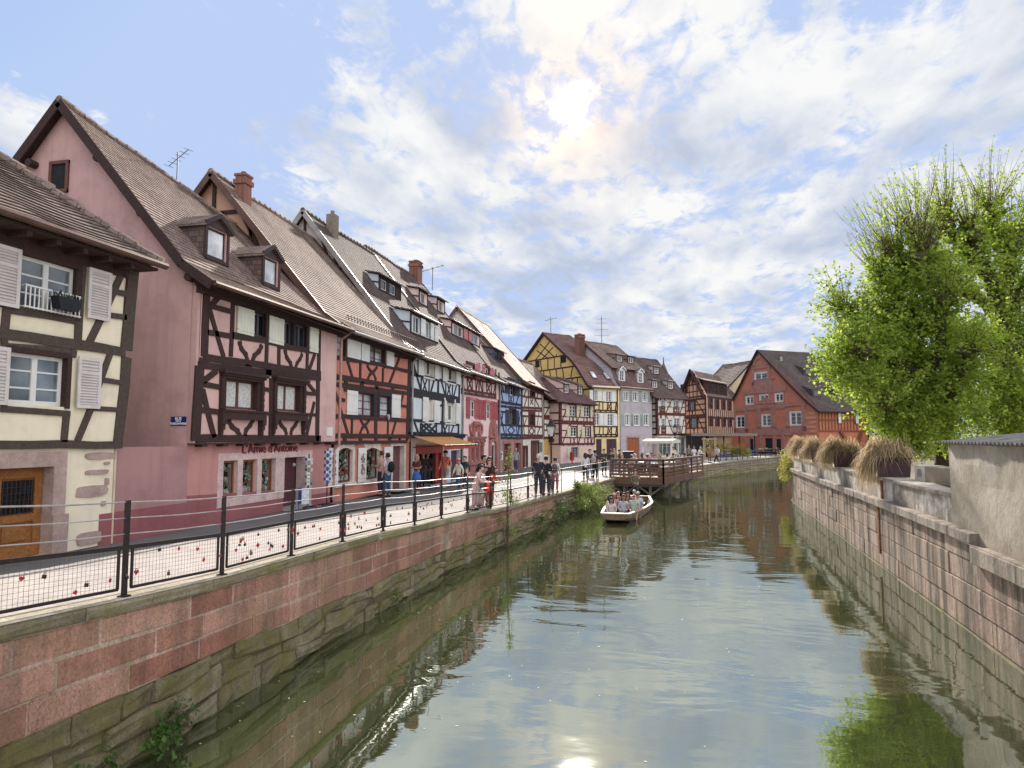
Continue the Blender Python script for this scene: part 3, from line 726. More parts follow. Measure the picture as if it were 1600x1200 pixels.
        if ridge:
            rg = MB(); n = int((a1-a0)/.38); yr, zr = front[-1]
            for i in range(n):
                aa, ab = lerp(a0, a1, i/n), lerp(a0, a1, (i+1)/n); zz_ = zr+sg((aa+ab)/2, 1)-.02
                rg.tube([(aa-.02, yr, zz_+.03), (ab, yr, zz_+.0)], [.125, .10], 8)
            rg.build('ridge_tiles', mat, o)
        if verge is not None:
            vm = verge
            for a, sgn in ((a0, -1), (a1, 1)):
                vb = MB()
                for prof in (front, back or []):
                    for p, q in zip(prof, prof[1:]):
                        ft = lambda z: (z-front[0][1])/(front[-1][1]-front[0][1]); vb.bar((a+sgn*.02, p[0], p[1]-.09+sg(a, ft(p[1]))), (a+sgn*.02, q[0], q[1]-.09+sg(a, ft(q[1]))), .05, .24, up=(0, -(q[1]-p[1]), (q[0]-p[0])) if (q[0]-p[0]) > 0 else (0, (q[1]-p[1]), -(q[0]-p[0])))
                vb.build('verge_board', vm, o)
        if gut:
            g = MB(); y, z = front[0]; g.tube([(a0, y-.07, z-.05), (a1, y-.07, z-.06)], .065, 8)
            n = int((a1-a0)/.7)
            for i in range(n+1): a = lerp(a0+.1, a1-.1, i/n); g.box(a-.012, a+.012, y-.14, y+.05, z-.13, z-.118)
            g.build('gutter', gut, o)
        return o
    def gable(s, a, y0, y1, ym, z0, ze, zr, mat, sgn=-1, kick=None, name='gable_wall', back_ze=None):
        mb = MB(); th = .2*(-sgn); bz = ze if back_ze is None else back_ze
        poly = [(y0, z0), (y0, ze)]+([kick] if kick else [])+[(ym, zr)]+([(2*ym-kick[0], kick[1])] if kick and back_ze is None else [])+[(y1, bz), (y1, z0)]
        mb.prism(poly, a, a+th, ax='x'); return mb.build(name, mat, s.root)
    def body(s, a0, a1, y0, y1, z0, z1, mat, name='wall'):
        """side and back walls behind the front"""
        mb = MB(); mb.raw([(a0, y0, z0), (a1, y0, z0), (a1, y1, z0), (a0, y1, z0), (a0, y0, z1), (a1, y0, z1), (a1, y1, z1), (a0, y1, z1)], [(0, 4, 7, 3), (1, 2, 6, 5), (3, 7, 6, 2), (4, 5, 6, 7)])
        return mb.build(name, mat, s.root)
    def chimney(s, a, y, z0, z1, w, d, mat, parent, cap=True):
        mb = MB(); mb.box(a-w/2, a+w/2, y-d/2, y+d/2, z0, z1)
        if cap: mb.box(a-w/2-.06, a+w/2+.06, y-d/2-.06, y+d/2+.06, z1-.32, z1-.14); mb.box(a-w/2-.04, a+w/2+.04, y-d/2-.04, y+d/2+.04, z1, z1+.09)
        mb.tube([(a, y, z1+.05), (a, y, z1+.22)], w*.22, 8)
        return mb.build('chimney', mat, parent)
    def dormer(s, parent, a0, a1, yf, zroof, h, wins, style='shed', wallm=None, cheek=None, roofm=None, slope=.28, frame=TIMB, winm=None, over=.15, shut=None, z0off=0., cols=2, rows=2, gh=.5, pane=None):
        """zroof(y) gives the height of the main slope; wins: list of (a0,a1) inside the front"""
        z0 = zroof(yf); zt = z0+h; mb = MB()
        def meet(zs, sl):       # walk back until the dormer line meets the main slope
            y = yf
            while zs+(y-yf)*sl > zroof(y) and y < yf+8: y += .03
            return y, zs+(y-yf)*sl
        ym, zm = meet(zt, slope if style == 'shed' else 0)
        d = None
        for a, th in ((a0, .06), (a1, -.06)):
            ch = MB(); ch.prism([(yf+.02, z0-.02), (yf+.02, zt), (ym, zm)], a, a+th, ax='x')
            o = ch.build('dormer_cheek' if d else 'dormer', cheek or wallm, d or parent); d = d or o
        z0w = z0+z0off
        holes = [(x0, x1, z0w+.08, zt-.14) for x0, x1 in wins]
        s.wall(a0, a1, z0-.02, zt, holes, yf, wallm, .1, 'dormer_wall', d)
        fb = MB()
        fb.box(a0-.03, a0+.07, yf-.03, yf+.03, z0-.05, zt); fb.box(a1-.07, a1+.03, yf-.03, yf+.03, z0-.05, zt); fb.box(a0, a1, yf-.05, yf+.02, z0w-.02, z0w+.06); fb.box(a0-.03, a1+.03, yf-.034, yf+.03, zt-.12, zt+.02)
        if style == 'shed':     # side braces on the cheeks
            for a, o_ in ((a0, -.015), (a1, .015)): fb.bar((a+o_, yf, zt-.5*h), (a+o_, lerp(yf, ym, .5), zt-.42*h), .05, .07)
        fb.build('dormer_frame', frame, d)
        for h_ in holes:
            o = s.window(h_, yf, winm or WHITE, cols=cols, rows=rows, inset=.05, fw=.045, name='dormer_window', pane=pane); o.parent = d
        if shut:
            for (x0, x1) in shut[1]: o = s.shutter((x0, x1, z0w+.05, zt-.12), yf-.04, shut[0]); o.parent = d
        rf = MB()
        if style == 'shed':
            n = 4
            for i in range(n):
                ya, yb = lerp(yf-over, ym, i/n), lerp(yf-over, ym, (i+1)/n); za, zb_ = zt+(ya-yf)*slope, zt+(yb-yf)*slope
                rf.box(a0-.15, a1+.15, 0, 1, 0, 1) if False else None
                rf.raw([(a0-.15, ya, za+.03), (a1+.15, ya, za+.03), (a1+.15, yb, zb_+.05), (a0-.15, yb, zb_+.05), (a0-.15, ya, za+.10), (a1+.15, ya, za+.10), (a1+.15, yb, zb_+.115), (a0-.15, yb, zb_+.115)], [(0, 3, 2, 1), (4, 5, 6, 7), (0, 1, 5, 4), (1, 2, 6, 5), (0, 4, 7, 3), (2, 3, 7, 6)])
            r = rf.build('dormer_roof', roofm, d)
            g = MB(); g.tube([(a0-.16, yf-over-.06, zt-over*slope+.03), (a1+.16, yf-over-.06, zt-over*slope+.03)], .05, 7); g.build('gutter', GUT, r)
        else:
            am = (a0+a1)/2; zg_ = zt+gh
            y2, _ = meet(zg_, 0)
            for sg in (-1, 1):
                e = am+sg*((a1-a0)/2+.10); ze = zt-.06
                A = [(am, yf-over, zg_+.1), (e, yf-over-.03, ze), (e, ym, ze), (am, y2, zg_+.1)]
                B = [(p[0], p[1], p[2]-.09) for p in A]
                rf.raw(A+B, [(0, 1, 2, 3), (7, 6, 5, 4), (0, 4, 5, 1), (1, 5, 6, 2)])
            r = rf.build('dormer_roof', roofm, d)
            pd = MB(); pd.prism([(a0, zt-.02), (am, zg_), (a1, zt-.02)], yf-.02, yf+.05); pd.build('dormer_gable', frame, d)
            bb = MB()
            for sg in (-1, 1): bb.bar((am, yf-over-.01, zg_+.05), (am+sg*((a1-a0)/2+.11), yf-over-.02, zt-.09), .04, .12, up=(0, 0, 1))
            bb.build('barge_board', GUT if frame is TIMB else frame, r)
        return d
def text_obj(txt, size, ext, mat, parent, loc, rot, name='lettering', bold=.0, align='CENTER', sx=1.):
    cu = bpy.data.curves.new(name, 'FONT'); cu.body = txt; cu.size = size; cu.extrude = ext; cu.offset = bold; cu.align_x = align; cu.resolution_u = 3
    o = bpy.data.objects.new(name, cu); C.objects.link(o); dg = bpy.context.evaluated_depsgraph_get(); dg.update()
    me = bpy.data.meshes.new_from_object(o.evaluated_get(dg)); bpy.data.objects.remove(o)
    me.materials.clear(); me.materials.append(mat); q = bpy.data.objects.new(name, me); C.objects.link(q)
    q.location = loc; q.rotation_euler = rot; q.scale = (sx, 1, 1)
    if parent: q.parent = parent
    return q
# ------------------------------------------------------------ the row of timber-framed houses on the left
T1 = tile_mat('tiles_warm', (.34, .235, .195), (.20, .14, .118))
T2 = tile_mat('tiles_brown', (.27, .19, .155), (.165, .118, .10))
T3 = tile_mat('tiles_dark', (.17, .115, .10), (.11, .08, .075))
T4 = tile_mat('tiles_pale', (.78, .64, .54), (.68, .54, .45), .05)
BRICK = slab_mat('chimney_brick', (.26, .12, .09), .07, .2, .008, .15)
XF = -11.5
A = crop(295, 430, 4.287); B = crop(505, 500, 6); Cc = crop(632, 530, 6); Dd = crop(712, 560, 6); E = crop(0, 340, 4.286); G = crop(0, 500, 3); F = crop(500, 685, 6.667); H8 = crop(330, 690, 8); P = lambda x, y: (x, y)

# --- cream house at the far left
s = House('timber_house', 'cream timber-framed house with louvred shutters and an oak door at the left edge', (XF+.05, -3.0), (XF+.05, 12.36), 1.44)
CRM = plaster('cream_render', (.80, .70, .52), streak=.15)
hs = []
wu = s.rect(E, 122, 515, 262, 610); wu = (s.rect(E, 122, 515, 245, 600)[0], wu[1], wu[2]-.0, s.fp(*E(150, 245))[1])
wl = s.rect(G, 30, 308, 145, 395)
jet = .0
zj = s.fp(*G(300, 588))[1]
dr = (s.fp(*P(-75, 800))[0], s.fp(*P(78, 800))[0], 0.02, s.fp(*P(75, 729))[1])
ztop = 6.15
s.wall(0, s.W, zj, ztop, [wu, wl], -.03, CRM, name='wall')
s.wall(0, s.W-.02, 0, zj, [dr], .02, CRM, reveal=.3, name='wall')
s.body(0, s.W, -.03, 8.5, 0, ztop, CRM)
for q, cu in ((wu, 0), (wl, 0)): s.window(q, -.03, WHITE, cols=2, rows=3, inset=.10, fw=.07, pane=glass_mat('pale_glass', (.10, .115, .13), .12, 1.), casing=TIMB, cw=.10)
LV = plain('louver_paint', (.62, .56, .53), .65, var=.15, nsc=3)
s.shutter(s.rect(E, 560, 722, 330, 670), -.03, LV, 'louver', out=.10)
a = s.rect(E, -70, 145, 150, 560); s.shutter((wu[0]-.78, wu[0]-.06, wu[2]-.02, wu[3]+.04), -.03, LV, 'louver', out=.10)
s.shutter(s.rect(G, 342, 457, 168, 412), -.03, LV, 'louver', out=.10)
s.shutter((wl[0]-.72, wl[0]-.05, wl[2]-.02, wl[3]+.05), -.03, LV, 'louver', out=.10)
s.beams(E, [((-60, 125), (870, 385), .17), ((-60, 40), (905, 345), .14), ((10, 55), (-5, 130), .15), ((278, 135), (270, 205), .15), ((552, 225), (548, 262), .14), ((890, 350), (838, 885), .30), ((-60, 765), (830, 900), .19), ((65, 612), (525, 690), .17), ((45, 585), (28, 765), .16), ((545, 320), (515, 835), .17), ((805, 390), (590, 845), .16), ((725, 490), (850, 515), .12), ((705, 652), (840, 672), .12), ((-60, 560), (60, 600), .1)], .03, TIMG, w0=.16)
s.beams(G, [((25, 128), (345, 150), .15), ((0, 418), (325, 438), .12), ((308, 425), (298, 572), .14), ((18, 90), (15, 130), .13), ((345, 140), (340, 175), .13), ((515, 158), (362, 568), .13), ((470, 282), (560, 292), .1), ((430, 415), (545, 420), .1), ((592, 175), (548, 590), .26), ((-40, 588), (570, 584), .16)], .03, TIMG, name='timber_frame')
# door with stone surround
SURR = stone_mat('pink_surround', (.42, .30, .26), (.48, .36, .31), rough_b=.3)
mb = MB(); e = s.fp(*P(98, 800))[0]
mb.box(dr[1], e, -.05, .25, 0, dr[3]+.28); mb.box(dr[0]-.3, dr[0], -.05, .25, 0, dr[3]+.28); mb.box(dr[0], dr[1], -.052, .25, dr[3], dr[3]+.28); mb.box(dr[1]-.01, e+.05, -.10, .25, 0, .75); mb.build('door_surround', SURR, s.root)
mb = MB(); xa, xb = dr[0]+.02, dr[1]-.02; y = .22
mb.box(xa, xb, y, y+.05, 0.03, dr[3]-.02)
wdw = (xa+(xb-xa)*.50, xb-.2, dr[3]*.5, dr[3]-.22)
for (p, q, c, d) in ((xa, xa+.16, 0.03, dr[3]-.02), (xb-.16, xb, .03, dr[3]-.02), (xa+.16, xb-.16, .03, .25), (xa+.16, xb-.16, dr[3]*.40, dr[3]*.48), (xa+.16, xb-.16, dr[3]-.2, dr[3]-.02), ((xa+xb)/2-.07, (xa+xb)/2+.07, .25, dr[3]-.2)): mb.box(p, q, y-.04, y, c, d)
for (p, q) in ((xa+.25, (xa+xb)/2-.14), ((xa+xb)/2+.14, xb-.25)): mb.box(p, q, y-.025, y, .33, dr[3]*.36)
d = mb.build('door', DOORW, s.root)
mb = MB()
for (p, q) in ((xa+.2, (xa+xb)/2-.09), ((xa+xb)/2+.09, xb-.2)): mb.box(p, q, y-.012, y-.003, dr[3]*.5, dr[3]-.24)
mb.build('door_glass', glass_mat(), d)
mb = MB()
for (p, q) in ((xa+.2, (xa+xb)/2-.09), ((xa+xb)/2+.09, xb-.2)):
    for i in range(8): x = lerp(p, q, i/7); mb.box(x-.008, x+.008, y-.045, y-.03, dr[3]*.5, dr[3]-.24)
    for i in range(6): z = lerp(dr[3]*.5, dr[3]-.24, i/5); mb.box(p, q, y-.047, y-.033, z-.007, z+.007)
mb.build('door_grille', METAL, d)
# corner stones
mb = MB(); rr = random.Random(3)
for (xl, xr, yt, yb) in ((402, 556, 622, 655), (488, 516, 665, 678), (400, 510, 705, 727), (492, 512, 740, 775), (355, 505, 782, 838), (474, 497, 850, 872), (360, 476, 1000, 1065)):
    q = s.rect(G, xl, xr, yt, yb); n = 5; top = []; a0, a1, z0, z1 = q; a1 = min(a1, s.W+.02)
    ol = []
    for k in range(12):
        t_ = 2*math.pi*k/12; cx, cz = (a0+a1)/2, (z0+z1)/2; ol.append((cx+(a1-a0)/2*math.copysign(abs(math.cos(t_))**.5, math.cos(t_))*rr.uniform(.93, 1.04), cz+(z1-z0)/2*math.copysign(abs(math.sin(t_))**.6, math.sin(t_))*rr.uniform(.9, 1.05)))
    mb = MB(); mb.prism(ol, -.012, .2); mb.build('corner_stone', SURR, s.root)
# balcony rail and flower box on the upper window
mb = MB(); q = wu
for i in range(14): x = lerp(q[0]+.03, q[1]-.03, i/13); mb.box(x-.01, x+.01, -.16, -.145, q[2]+.02, q[2]+.42)
mb.box(q[0], q[1], -.17, -.135, q[2]+.42, q[2]+.45); mb.box(q[0], q[1], -.17, -.135, q[2]+.03, q[2]+.055)
for x in (q[0]+.01, q[1]-.01): mb.box(x-.01, x+.01, -.16, -.03, q[2]+.42, q[2]+.445)
mb.build('window_guard', WHITE, s.root)
mb = MB(); x0 = lerp(q[0], q[1], .42); x1 = lerp(q[0], q[1], .86)
mb.prism([(x0+.06, q[2]+.10), (x1-.06, q[2]+.10), (x1, q[2]+.33), (x0, q[2]+.33)], -.36, -.17)
rr = random.Random(5)
fb = mb.build('flower_box', plain('box_black', (.015, .015, .018), .6), s.root)
mb = MB()
for i in range(30):
    x = rr.uniform(x0, x1); y_ = rr.uniform(-.35, -.18); h_ = rr.uniform(.03, .13); mb.bar((x, y_, q[2]+.32), (x+rr.uniform(-.05, .05), y_+rr.uniform(-.04, .04), q[2]+.33+h_), .012, .012)
mb.build('dry_plant', plain('twig', (.03, .025, .02), .9), fb)
# hipped roof
mb = MB(); ez = 7.46-1.44; W_ = s.W+.42; st = .15; rr = random.Random(8)
n = 34
for i in range(n):
    d0, d1 = i*.12, (i+1)*.12; kz = lambda d: ez+d*.80-.10*min(d, 1)*(1-min(d, 1))
    for k in range(18):
        a0 = lerp(-.5, W_-d0*.8, k/18); a1 = lerp(-.5, W_-d0*.8, (k+1)/18); b0 = lerp(-.5, W_-d1*.8, k/18); b1 = lerp(-.5, W_-d1*.8, (k+1)/18)
        sg = lambda a: .03*math.sin(a*2.1+i*.05)
        mb.face([(a0, -.6+d0-.015, kz(d0)+.028+sg(a0)), (a1, -.6+d0-.015, kz(d0)+.028+sg(a1)), (b1, -.6+d1, kz(d1)+sg(a1)), (b0, -.6+d1, kz(d1)+sg(a0))], 0, [(a0, d0*1.28), (a1, d0*1.28), (a1, d1*1.28), (a0, d1*1.28)])
        mb.face([(a0, -.6+d0, kz(d0)-.005+sg(a0)), (a1, -.6+d0, kz(d0)-.005+sg(a1)), (a1, -.6+d0-.015, kz(d0)+.028+sg(a1)), (a0, -.6+d0-.015, kz(d0)+.028+sg(a0))], 0, [(a0, 0), (a1, 0), (a1, .01), (a0, .01)])
    mb.face([(W_-d0*.8, -.6+d0, kz(d0)), (W_-d0*.8, 9.5-d0, kz(d0)), (W_-d1*.8, 9.5-d1, kz(d1)), (W_-d1*.8, -.6+d1, kz(d1))], 0, [(0, d0), (9, d0), (9, d1), (0, d1)])
    mb.face([(-.5, 9.5-d0, kz(d0)), (-.5, 9.5-d1, kz(d1)), (W_-d1*.8, 9.5-d1, kz(d1)), (W_-d0*.8, 9.5-d0, kz(d0))], 0, [(0, d0), (0, d1), (9, d1), (9, d0)])
r = mb.build('roof', T2, s.root)
mb = MB()
for i in range(10):
    d0, d1 = i*.41, (i+1)*.41; mb.tube([(W_-d0*.8, -.6+d0, kz(d0)+.05), (W_-d1*.8, -.6+d1, kz(d1)+.03)], [.13, .10], 8)
mb.build('hip_tiles', T2, r)
mb = MB(); mb.box(-.5, W_-.05, -.55, .2, ez-.14, ez-.08); mb.box(-.5, s.W+.03, -.07, .1, ez-.35, ez-.1); mb.box(W_-.6, W_-.05, .2, 9.4, ez-.14, ez-.08)
for i in range(26): mb.box(i*.6, i*.6+.1, -.52, -.05, ez-.24, ez-.14)
mb.build('eave_boards', TIMB, r)
mb = MB(); mb.tube([(-.5, -.68, ez-.01), (W_+.05, -.68, ez-.02)], .075, 8); mb.build('gutter', GUTC, r)

# --- mauve pink house with the shop
s = House('timber_house', 'mauve pink timber-framed house with a plain gable wall above a small gift shop', (XF, 14.62), (XF, 22.0), 1.42)
PK = plaster('pink_render', (.54, .335, .31), streak=.3); PKL = plaster('light_pink_render', (.62, .40, .365), streak=.25); PKD = plaster('plinth_maroon', (.30, .105, .11), streak=.3)
PKG = plaster('rose_ground_render', (.52, .25, .225), streak=.3)
W_ = s.W; zj = s.fp(*A(450, 1120), 0)[1]; ze = 6.18; bu = .16
WD1 = s.rect(A, 434, 530, 240, 405, bu); WD2 = s.rect(A, 632, 700, 300, 462, bu); WD3 = s.rect(A, 712, 795, 322, 480, bu)
WL1 = s.rect(A, 243, 458, 690, 893, bu); WL2 = s.rect(A, 588, 745, 722, 908, bu)
s.wall(.12, W_, zj, ze, [WD1, WD2, WD3, WL1, WL2], -bu, PKL)
DF = plain('dark_brown_paint', (.05, .025, .022), .5, var=.2)
BRWN = plain('red_brown_paint', (.13, .05, .035), .5, var=.2)
for q in (WD1, WD2, WD3): s.window(q, -bu, plain('grey_brown_frame', (.10, .075, .08), .5), cols=2, rows=1, inset=.1, casing=TIMN, cw=.07)
for q in (WL1, WL2): s.window(q, -bu, BRWN, cols=2, rows=1, inset=.13, curtain=True, casing=TIMB, cw=.13)
s.shutter(s.rect(A, 318, 432, 205, 385, bu), -bu, CREAMSH); s.shutter(s.rect(A, 530, 632, 268, 450, bu), -bu, CREAMSH, 'plain'); s.shutter(s.rect(A, 803, 862, 345, 510, bu), -bu, CREAMSH)
up = [((118, 105), (100, 545), .25), ((295, 150), (280, 545), .15), ((525, 250), (515, 590), .15), ((600, 300), (598, 600), .14), ((795, 330), (788, 635), .13), ((872, 320), (866, 690), .17),
      ((135, 205), (285, 245), .13), ((120, 380), (285, 408), .14), ((285, 398), (600, 458), .18), ((600, 470), (868, 512), .17), ((95, 548), (880, 660), .19), ((60, 600), (880, 692), .17),
      ((300, 180), (540, 245), .14), ((600, 275), (870, 345), .14), ((138, 235), (232, 548), .15), ((118, 230), (205, 135), .16), ((842, 528), (800, 645), .13), ((815, 320), (860, 380), .1),
      ((335, 440), (345, 490), (380, 530), (388, 575), .13), ((485, 468), (470, 508), (432, 540), (424, 580), .13), ((640, 498), (650, 550), (680, 590), (684, 622), .12), ((757, 525), (745, 560), (720, 590), (712, 628), .12)]
up += [((x, y-18), (x-3, y+30), .30) for x, y in ((100, 575), (250, 597), (395, 618), (530, 640), (655, 655), (765, 672))]
s.beams(A, up, bu, TIMB)
lo_ = [((72, 610), (42, 1110), .30), ((862, 690), (858, 1110), .22), ((95, 730), (205, 748), .14), ((78, 903), (200, 918), .14), ((500, 765), (548, 770), .12), ((498, 922), (548, 928), .1), ((780, 790), (845, 797), .11), ((780, 932), (850, 938), .1),
       ((88, 770), (168, 1085), .17), ((85, 715), (185, 640), .16), ((838, 850), (788, 1070), .13), ((785, 712), (842, 785), .12), ((492, 675), (485, 1090), .13), ((548, 690), (540, 1090), .13),
       ((262, 962), (280, 1012), (328, 1045), (338, 1078), .14), ((428, 965), (412, 1002), (377, 1040), (374, 1078), .13), ((600, 967), (612, 1002), (645, 1035), (652, 1070), .12), ((725, 970), (713, 1002), (685, 1035), (680, 1068), .12),
       ((215, 650), (205, 1100), .13), ((475, 690), (470, 1090), .13), ((565, 700), (560, 1090), .13), ((775, 720), (768, 1080), .13), ((45, 1095), (880, 1092), .20)]
s.beams(A, lo_, bu, TIMB, name='timber_frame')
# carved window hoods, sills and consoles
mb = MB()
for q in (WL1, WL2):
    a0, a1, z0, z1 = q
    mb.box(a0-.30, a1+.30, -bu-.20, -bu, z1+.13, z1+.20); mb.box(a0-.25, a1+.25, -bu-.15, -bu, z1+.07, z1+.13); mb.box(a0-.22, a1+.22, -bu-.10, -bu, z1+.0, z1+.07)
    for x in (a0-.19, a1+.19):
        for i in range(9): mb.box(x-.06, x+.06, -bu-.09-.012*(i % 2), -bu, lerp(z0, z1, i/9), lerp(z0, z1, (i+1)/9)-.006)
        mb.box(x-.08, x+.08, -bu-.17, -bu, z0-.42, z0-.28); mb.box(x-.07, x+.07, -bu-.13, -bu, z0-.56, z0-.42); mb.box(x-.055, x+.055, -bu-.09, -bu, z0-.68, z0-.56)
    mb.box(a0-.27, a1+.27, -bu-.17, -bu, z0-.28, z0-.08); mb.box(a0-.24, a1+.24, -bu-.20, -bu, z0-.08, z0-.02)
mb.build('carved_window_surround', TIMB, s.root)
mb = MB(); mb.box(.0, W_+.02, -bu-.12, -bu+.05, ze-.34, ze+.02); mb.box(-.06, W_+.05, -bu-.20, -bu+.05, ze-.16, ze+.04); mb.build('cornice', TIMB, s.root); mb = MB(); mb.box(.02, W_, -bu-.07, 0, zj-.03, zj+.0)
for i in range(9): x = lerp(.4, W_-.3, i/8); mb.box(x-.1, x+.1, -bu-.06, .1, zj-.09, zj-.03)
mb.build('joist_end', TIMB, s.root)
# ground floor
O1 = s.rect(H8, 140, 330, 235, 700); O2 = s.rect(H8, 385, 572, 228, 672); O3 = s.rect(H8, 622, 800, 212, 652); DR = s.rect(H8, 905, 1170, 200, 835)
z0s = min(O1[2], O2[2], O3[2]); z1s = O2[3]
O1 = (O1[0], O1[1], z0s, z1s); O2 = (O2[0], O2[1], z0s, z1s); O3 = (O3[0], O3[1], z0s, z1s); DR = (DR[0], DR[1], .08, O2[3]+.02)
s.wall(0, W_, 0, zj, [O1, O2, O3, DR], 0, PKG, reveal=.14)
s.body(0, W_, 0, 8.2, 0, ze, PK)
mb = MB(); t_ = .024; SC = stone_mat('pale_pink_surround', (.60, .44, .41), (.64, .48, .44), rough_b=.2)
sa, sb = s.fp(*H8(75, 400))[0], s.fp(*H8(1250, 400))[0]; zt_ = O1[3]; zT = zt_+.20; zB = z0s-.22
mb.box(sa, O1[0], -t_, .3, zB, zT); mb.box(O1[0], sb, -t_-.002, .3, zt_, zT); mb.box(O1[0], DR[0], -t_-.001, .3, zB, z0s); mb.box(O1[1], O2[0], -t_, .3, z0s, zt_); mb.box(O2[1], O3[0], -t_, .3, z0s, zt_); mb.box(O3[1], DR[0], -t_, .3, z0s, zt_); mb.box(DR[1], sb, -t_, .3, 0, zt_)
mb.build('shop_surround', SC, s.root)
zl = lambda a: .82-.04*a
mb = MB(); mb.prism([(0, 0), (DR[0]-.02, 0), (DR[0]-.02, zl(DR[0])), (0, zl(0))], -.012, .05); mb.prism([(sb, 0), (W_, 0), (W_, .35), (sb, .35)], -.012, .05); mb.build('plinth', PKD, s.root)
# shop interior, glass and goods
SHG = bpy.data.materials.new('shop_glass'); SHG.use_nodes = True; t = SHG.node_tree; b = t.nodes['Principled BSDF']; b.inputs['Roughness'].default_value = .03; b.inputs['Base Color'].default_value = (.02, .02, .02, 1)
tr = t.nodes.new('ShaderNodeBsdfTransparent'); ms = t.nodes.new('ShaderNodeMixShader'); ms.inputs[0].default_value = .16; t.links.new(tr.outputs[0], ms.inputs[1]); t.links.new(b.outputs[0], ms.inputs[2]); t.links.new(ms.outputs[0], t.nodes['Material Output'].inputs[0])
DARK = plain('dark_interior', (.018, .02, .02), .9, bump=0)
goods_m = [plain('g_'+str(i), c_, .6, bump=0) for i, c_ in enumerate([(.12, .32, .16), (.55, .55, .50), (.35, .28, .14), (.40, .10, .08), (.16, .26, .20), (.7, .66, .6), (.3, .3, .36)])]
def display(q, y, seed, name='window_display', n=26, parent=None, base=True):
    a0, a1, z0, z1 = q; mb = MB(); rr = random.Random(seed)
    mb.box(a0-.1, a1+.45, y+.20, y+.23, z0-.1, z1+.1, 6)
    for i in range(n):
        x = rr.uniform(a0+.06, a1-.06); z = rr.uniform(z0+.05, z1-.05); r_ = rr.uniform(.03, .09); yy = y+rr.uniform(.03, .17); k = rr.randrange(6); ty = rr.random()
        if ty < .35:
            pts_ = [(x+r_*math.cos(u), yy, z+r_*math.sin(u)) for u in [2*math.pi*j/12 for j in range(13)]]; mb.tube(pts_, .018, 6, k)
        elif ty < .7: mb.ball((x, yy, z), r_*.7, 8, 6, k, (1, 1, 1.3))
        else:
            mb.tube([(x-r_, yy, z-r_), (x, yy-.03, z+r_*.4), (x+r_, yy, z-r_*.6)], .02, 6, k)
    for i in range(9):
        x = lerp(a0+.06, a1-.06, i/8); h_ = rr.uniform(.1, .3); mb.ball((x, y+.1, z0+.02+h_*.4), h_*.4, 8, 6, rr.randrange(6), (.7, .7, 1.1))
    return mb.build(name, goods_m[:6]+[DARK], parent or s.root, smooth=False)
for i, q in enumerate((O1, O2, O3)):
    display(q, .13, 11+i, n=44)
    g = MB(); g.box(q[0], q[1], .12, .124, q[2], q[3]); g.build('shop_pane', SHG, s.root)
    g = MB(); g.box(q[0], q[0]+.04, .10, .15, q[2], q[3]); g.box(q[1]-.04, q[1], .10, .15, q[2], q[3]); g.box(q[0]+.04, q[1]-.04, .102, .15, q[2], q[2]+.05); g.box(q[0]+.04, q[1]-.04, .102, .15, q[3]-.06, q[3]); g.build('shop_window_frame', plain('orange_wood', (.36, .11, .04), .5), s.root)
# yellow gnome shape in the middle window
a0, a1, z0, z1 = O2; x = lerp(a0, a1, .2)
mb = MB(); mb.lathe([(.09, 0), (.12, .06), (.13, .22), (.09, .34), (.12, .40), (.10, .5), (.04, .66), (.005, .8)], 12, (x, .24, z0+.04)); tag(mb.build('garden_ornament', plain('yellow_glaze', (.75, .55, .04), .35)), 'yellow pointed ornament in the middle shop window of the pink house', 'ornament').matrix_world = Matrix.Translation(s.P0) @ Matrix.Rotation(s.rz, 4, 'Z')
mb = MB(); mb.box(DR[0], DR[1], .32, .36, DR[2], DR[3], 0); mb.box(DR[0]+.02, lerp(DR[0], DR[1], .36), .29, .32, DR[2], DR[3]-.02, 1)
dd = mb.build('door', [plain('maroon_door', (.10, .035, .04), .5), DARK], s.root)
mb = MB(); mb.ball((DR[1]-.15, .30, DR[3]-.28), .06, 10, 6)
mb.build('door_lamp', WHITE, dd)
mb = MB(); mb.box(DR[0]-.05, DR[1]+.1, -.25, .3, 0, .08); mb.build('doorstep', KERBM, s.root)
# wares hung by the door: a stand with white cards
al = text_obj("L'Amie d'Antoine", .50, .012, plain('maroon_letter', (.16, .02, .03), .5, bump=0), s.root, ((s.fp(*H8(380, 110))[0]+s.fp(*H8(1070, 110))[0])/2, -.02, s.fp(*H8(725, 138))[1]), (math.pi/2, 0, 0), 'shop_name', .004)
wtxt = al.dimensions.x; want = s.fp(*H8(1070, 110))[0]-s.fp(*H8(380, 110))[0]; al.scale = (want/wtxt, .78, 1)
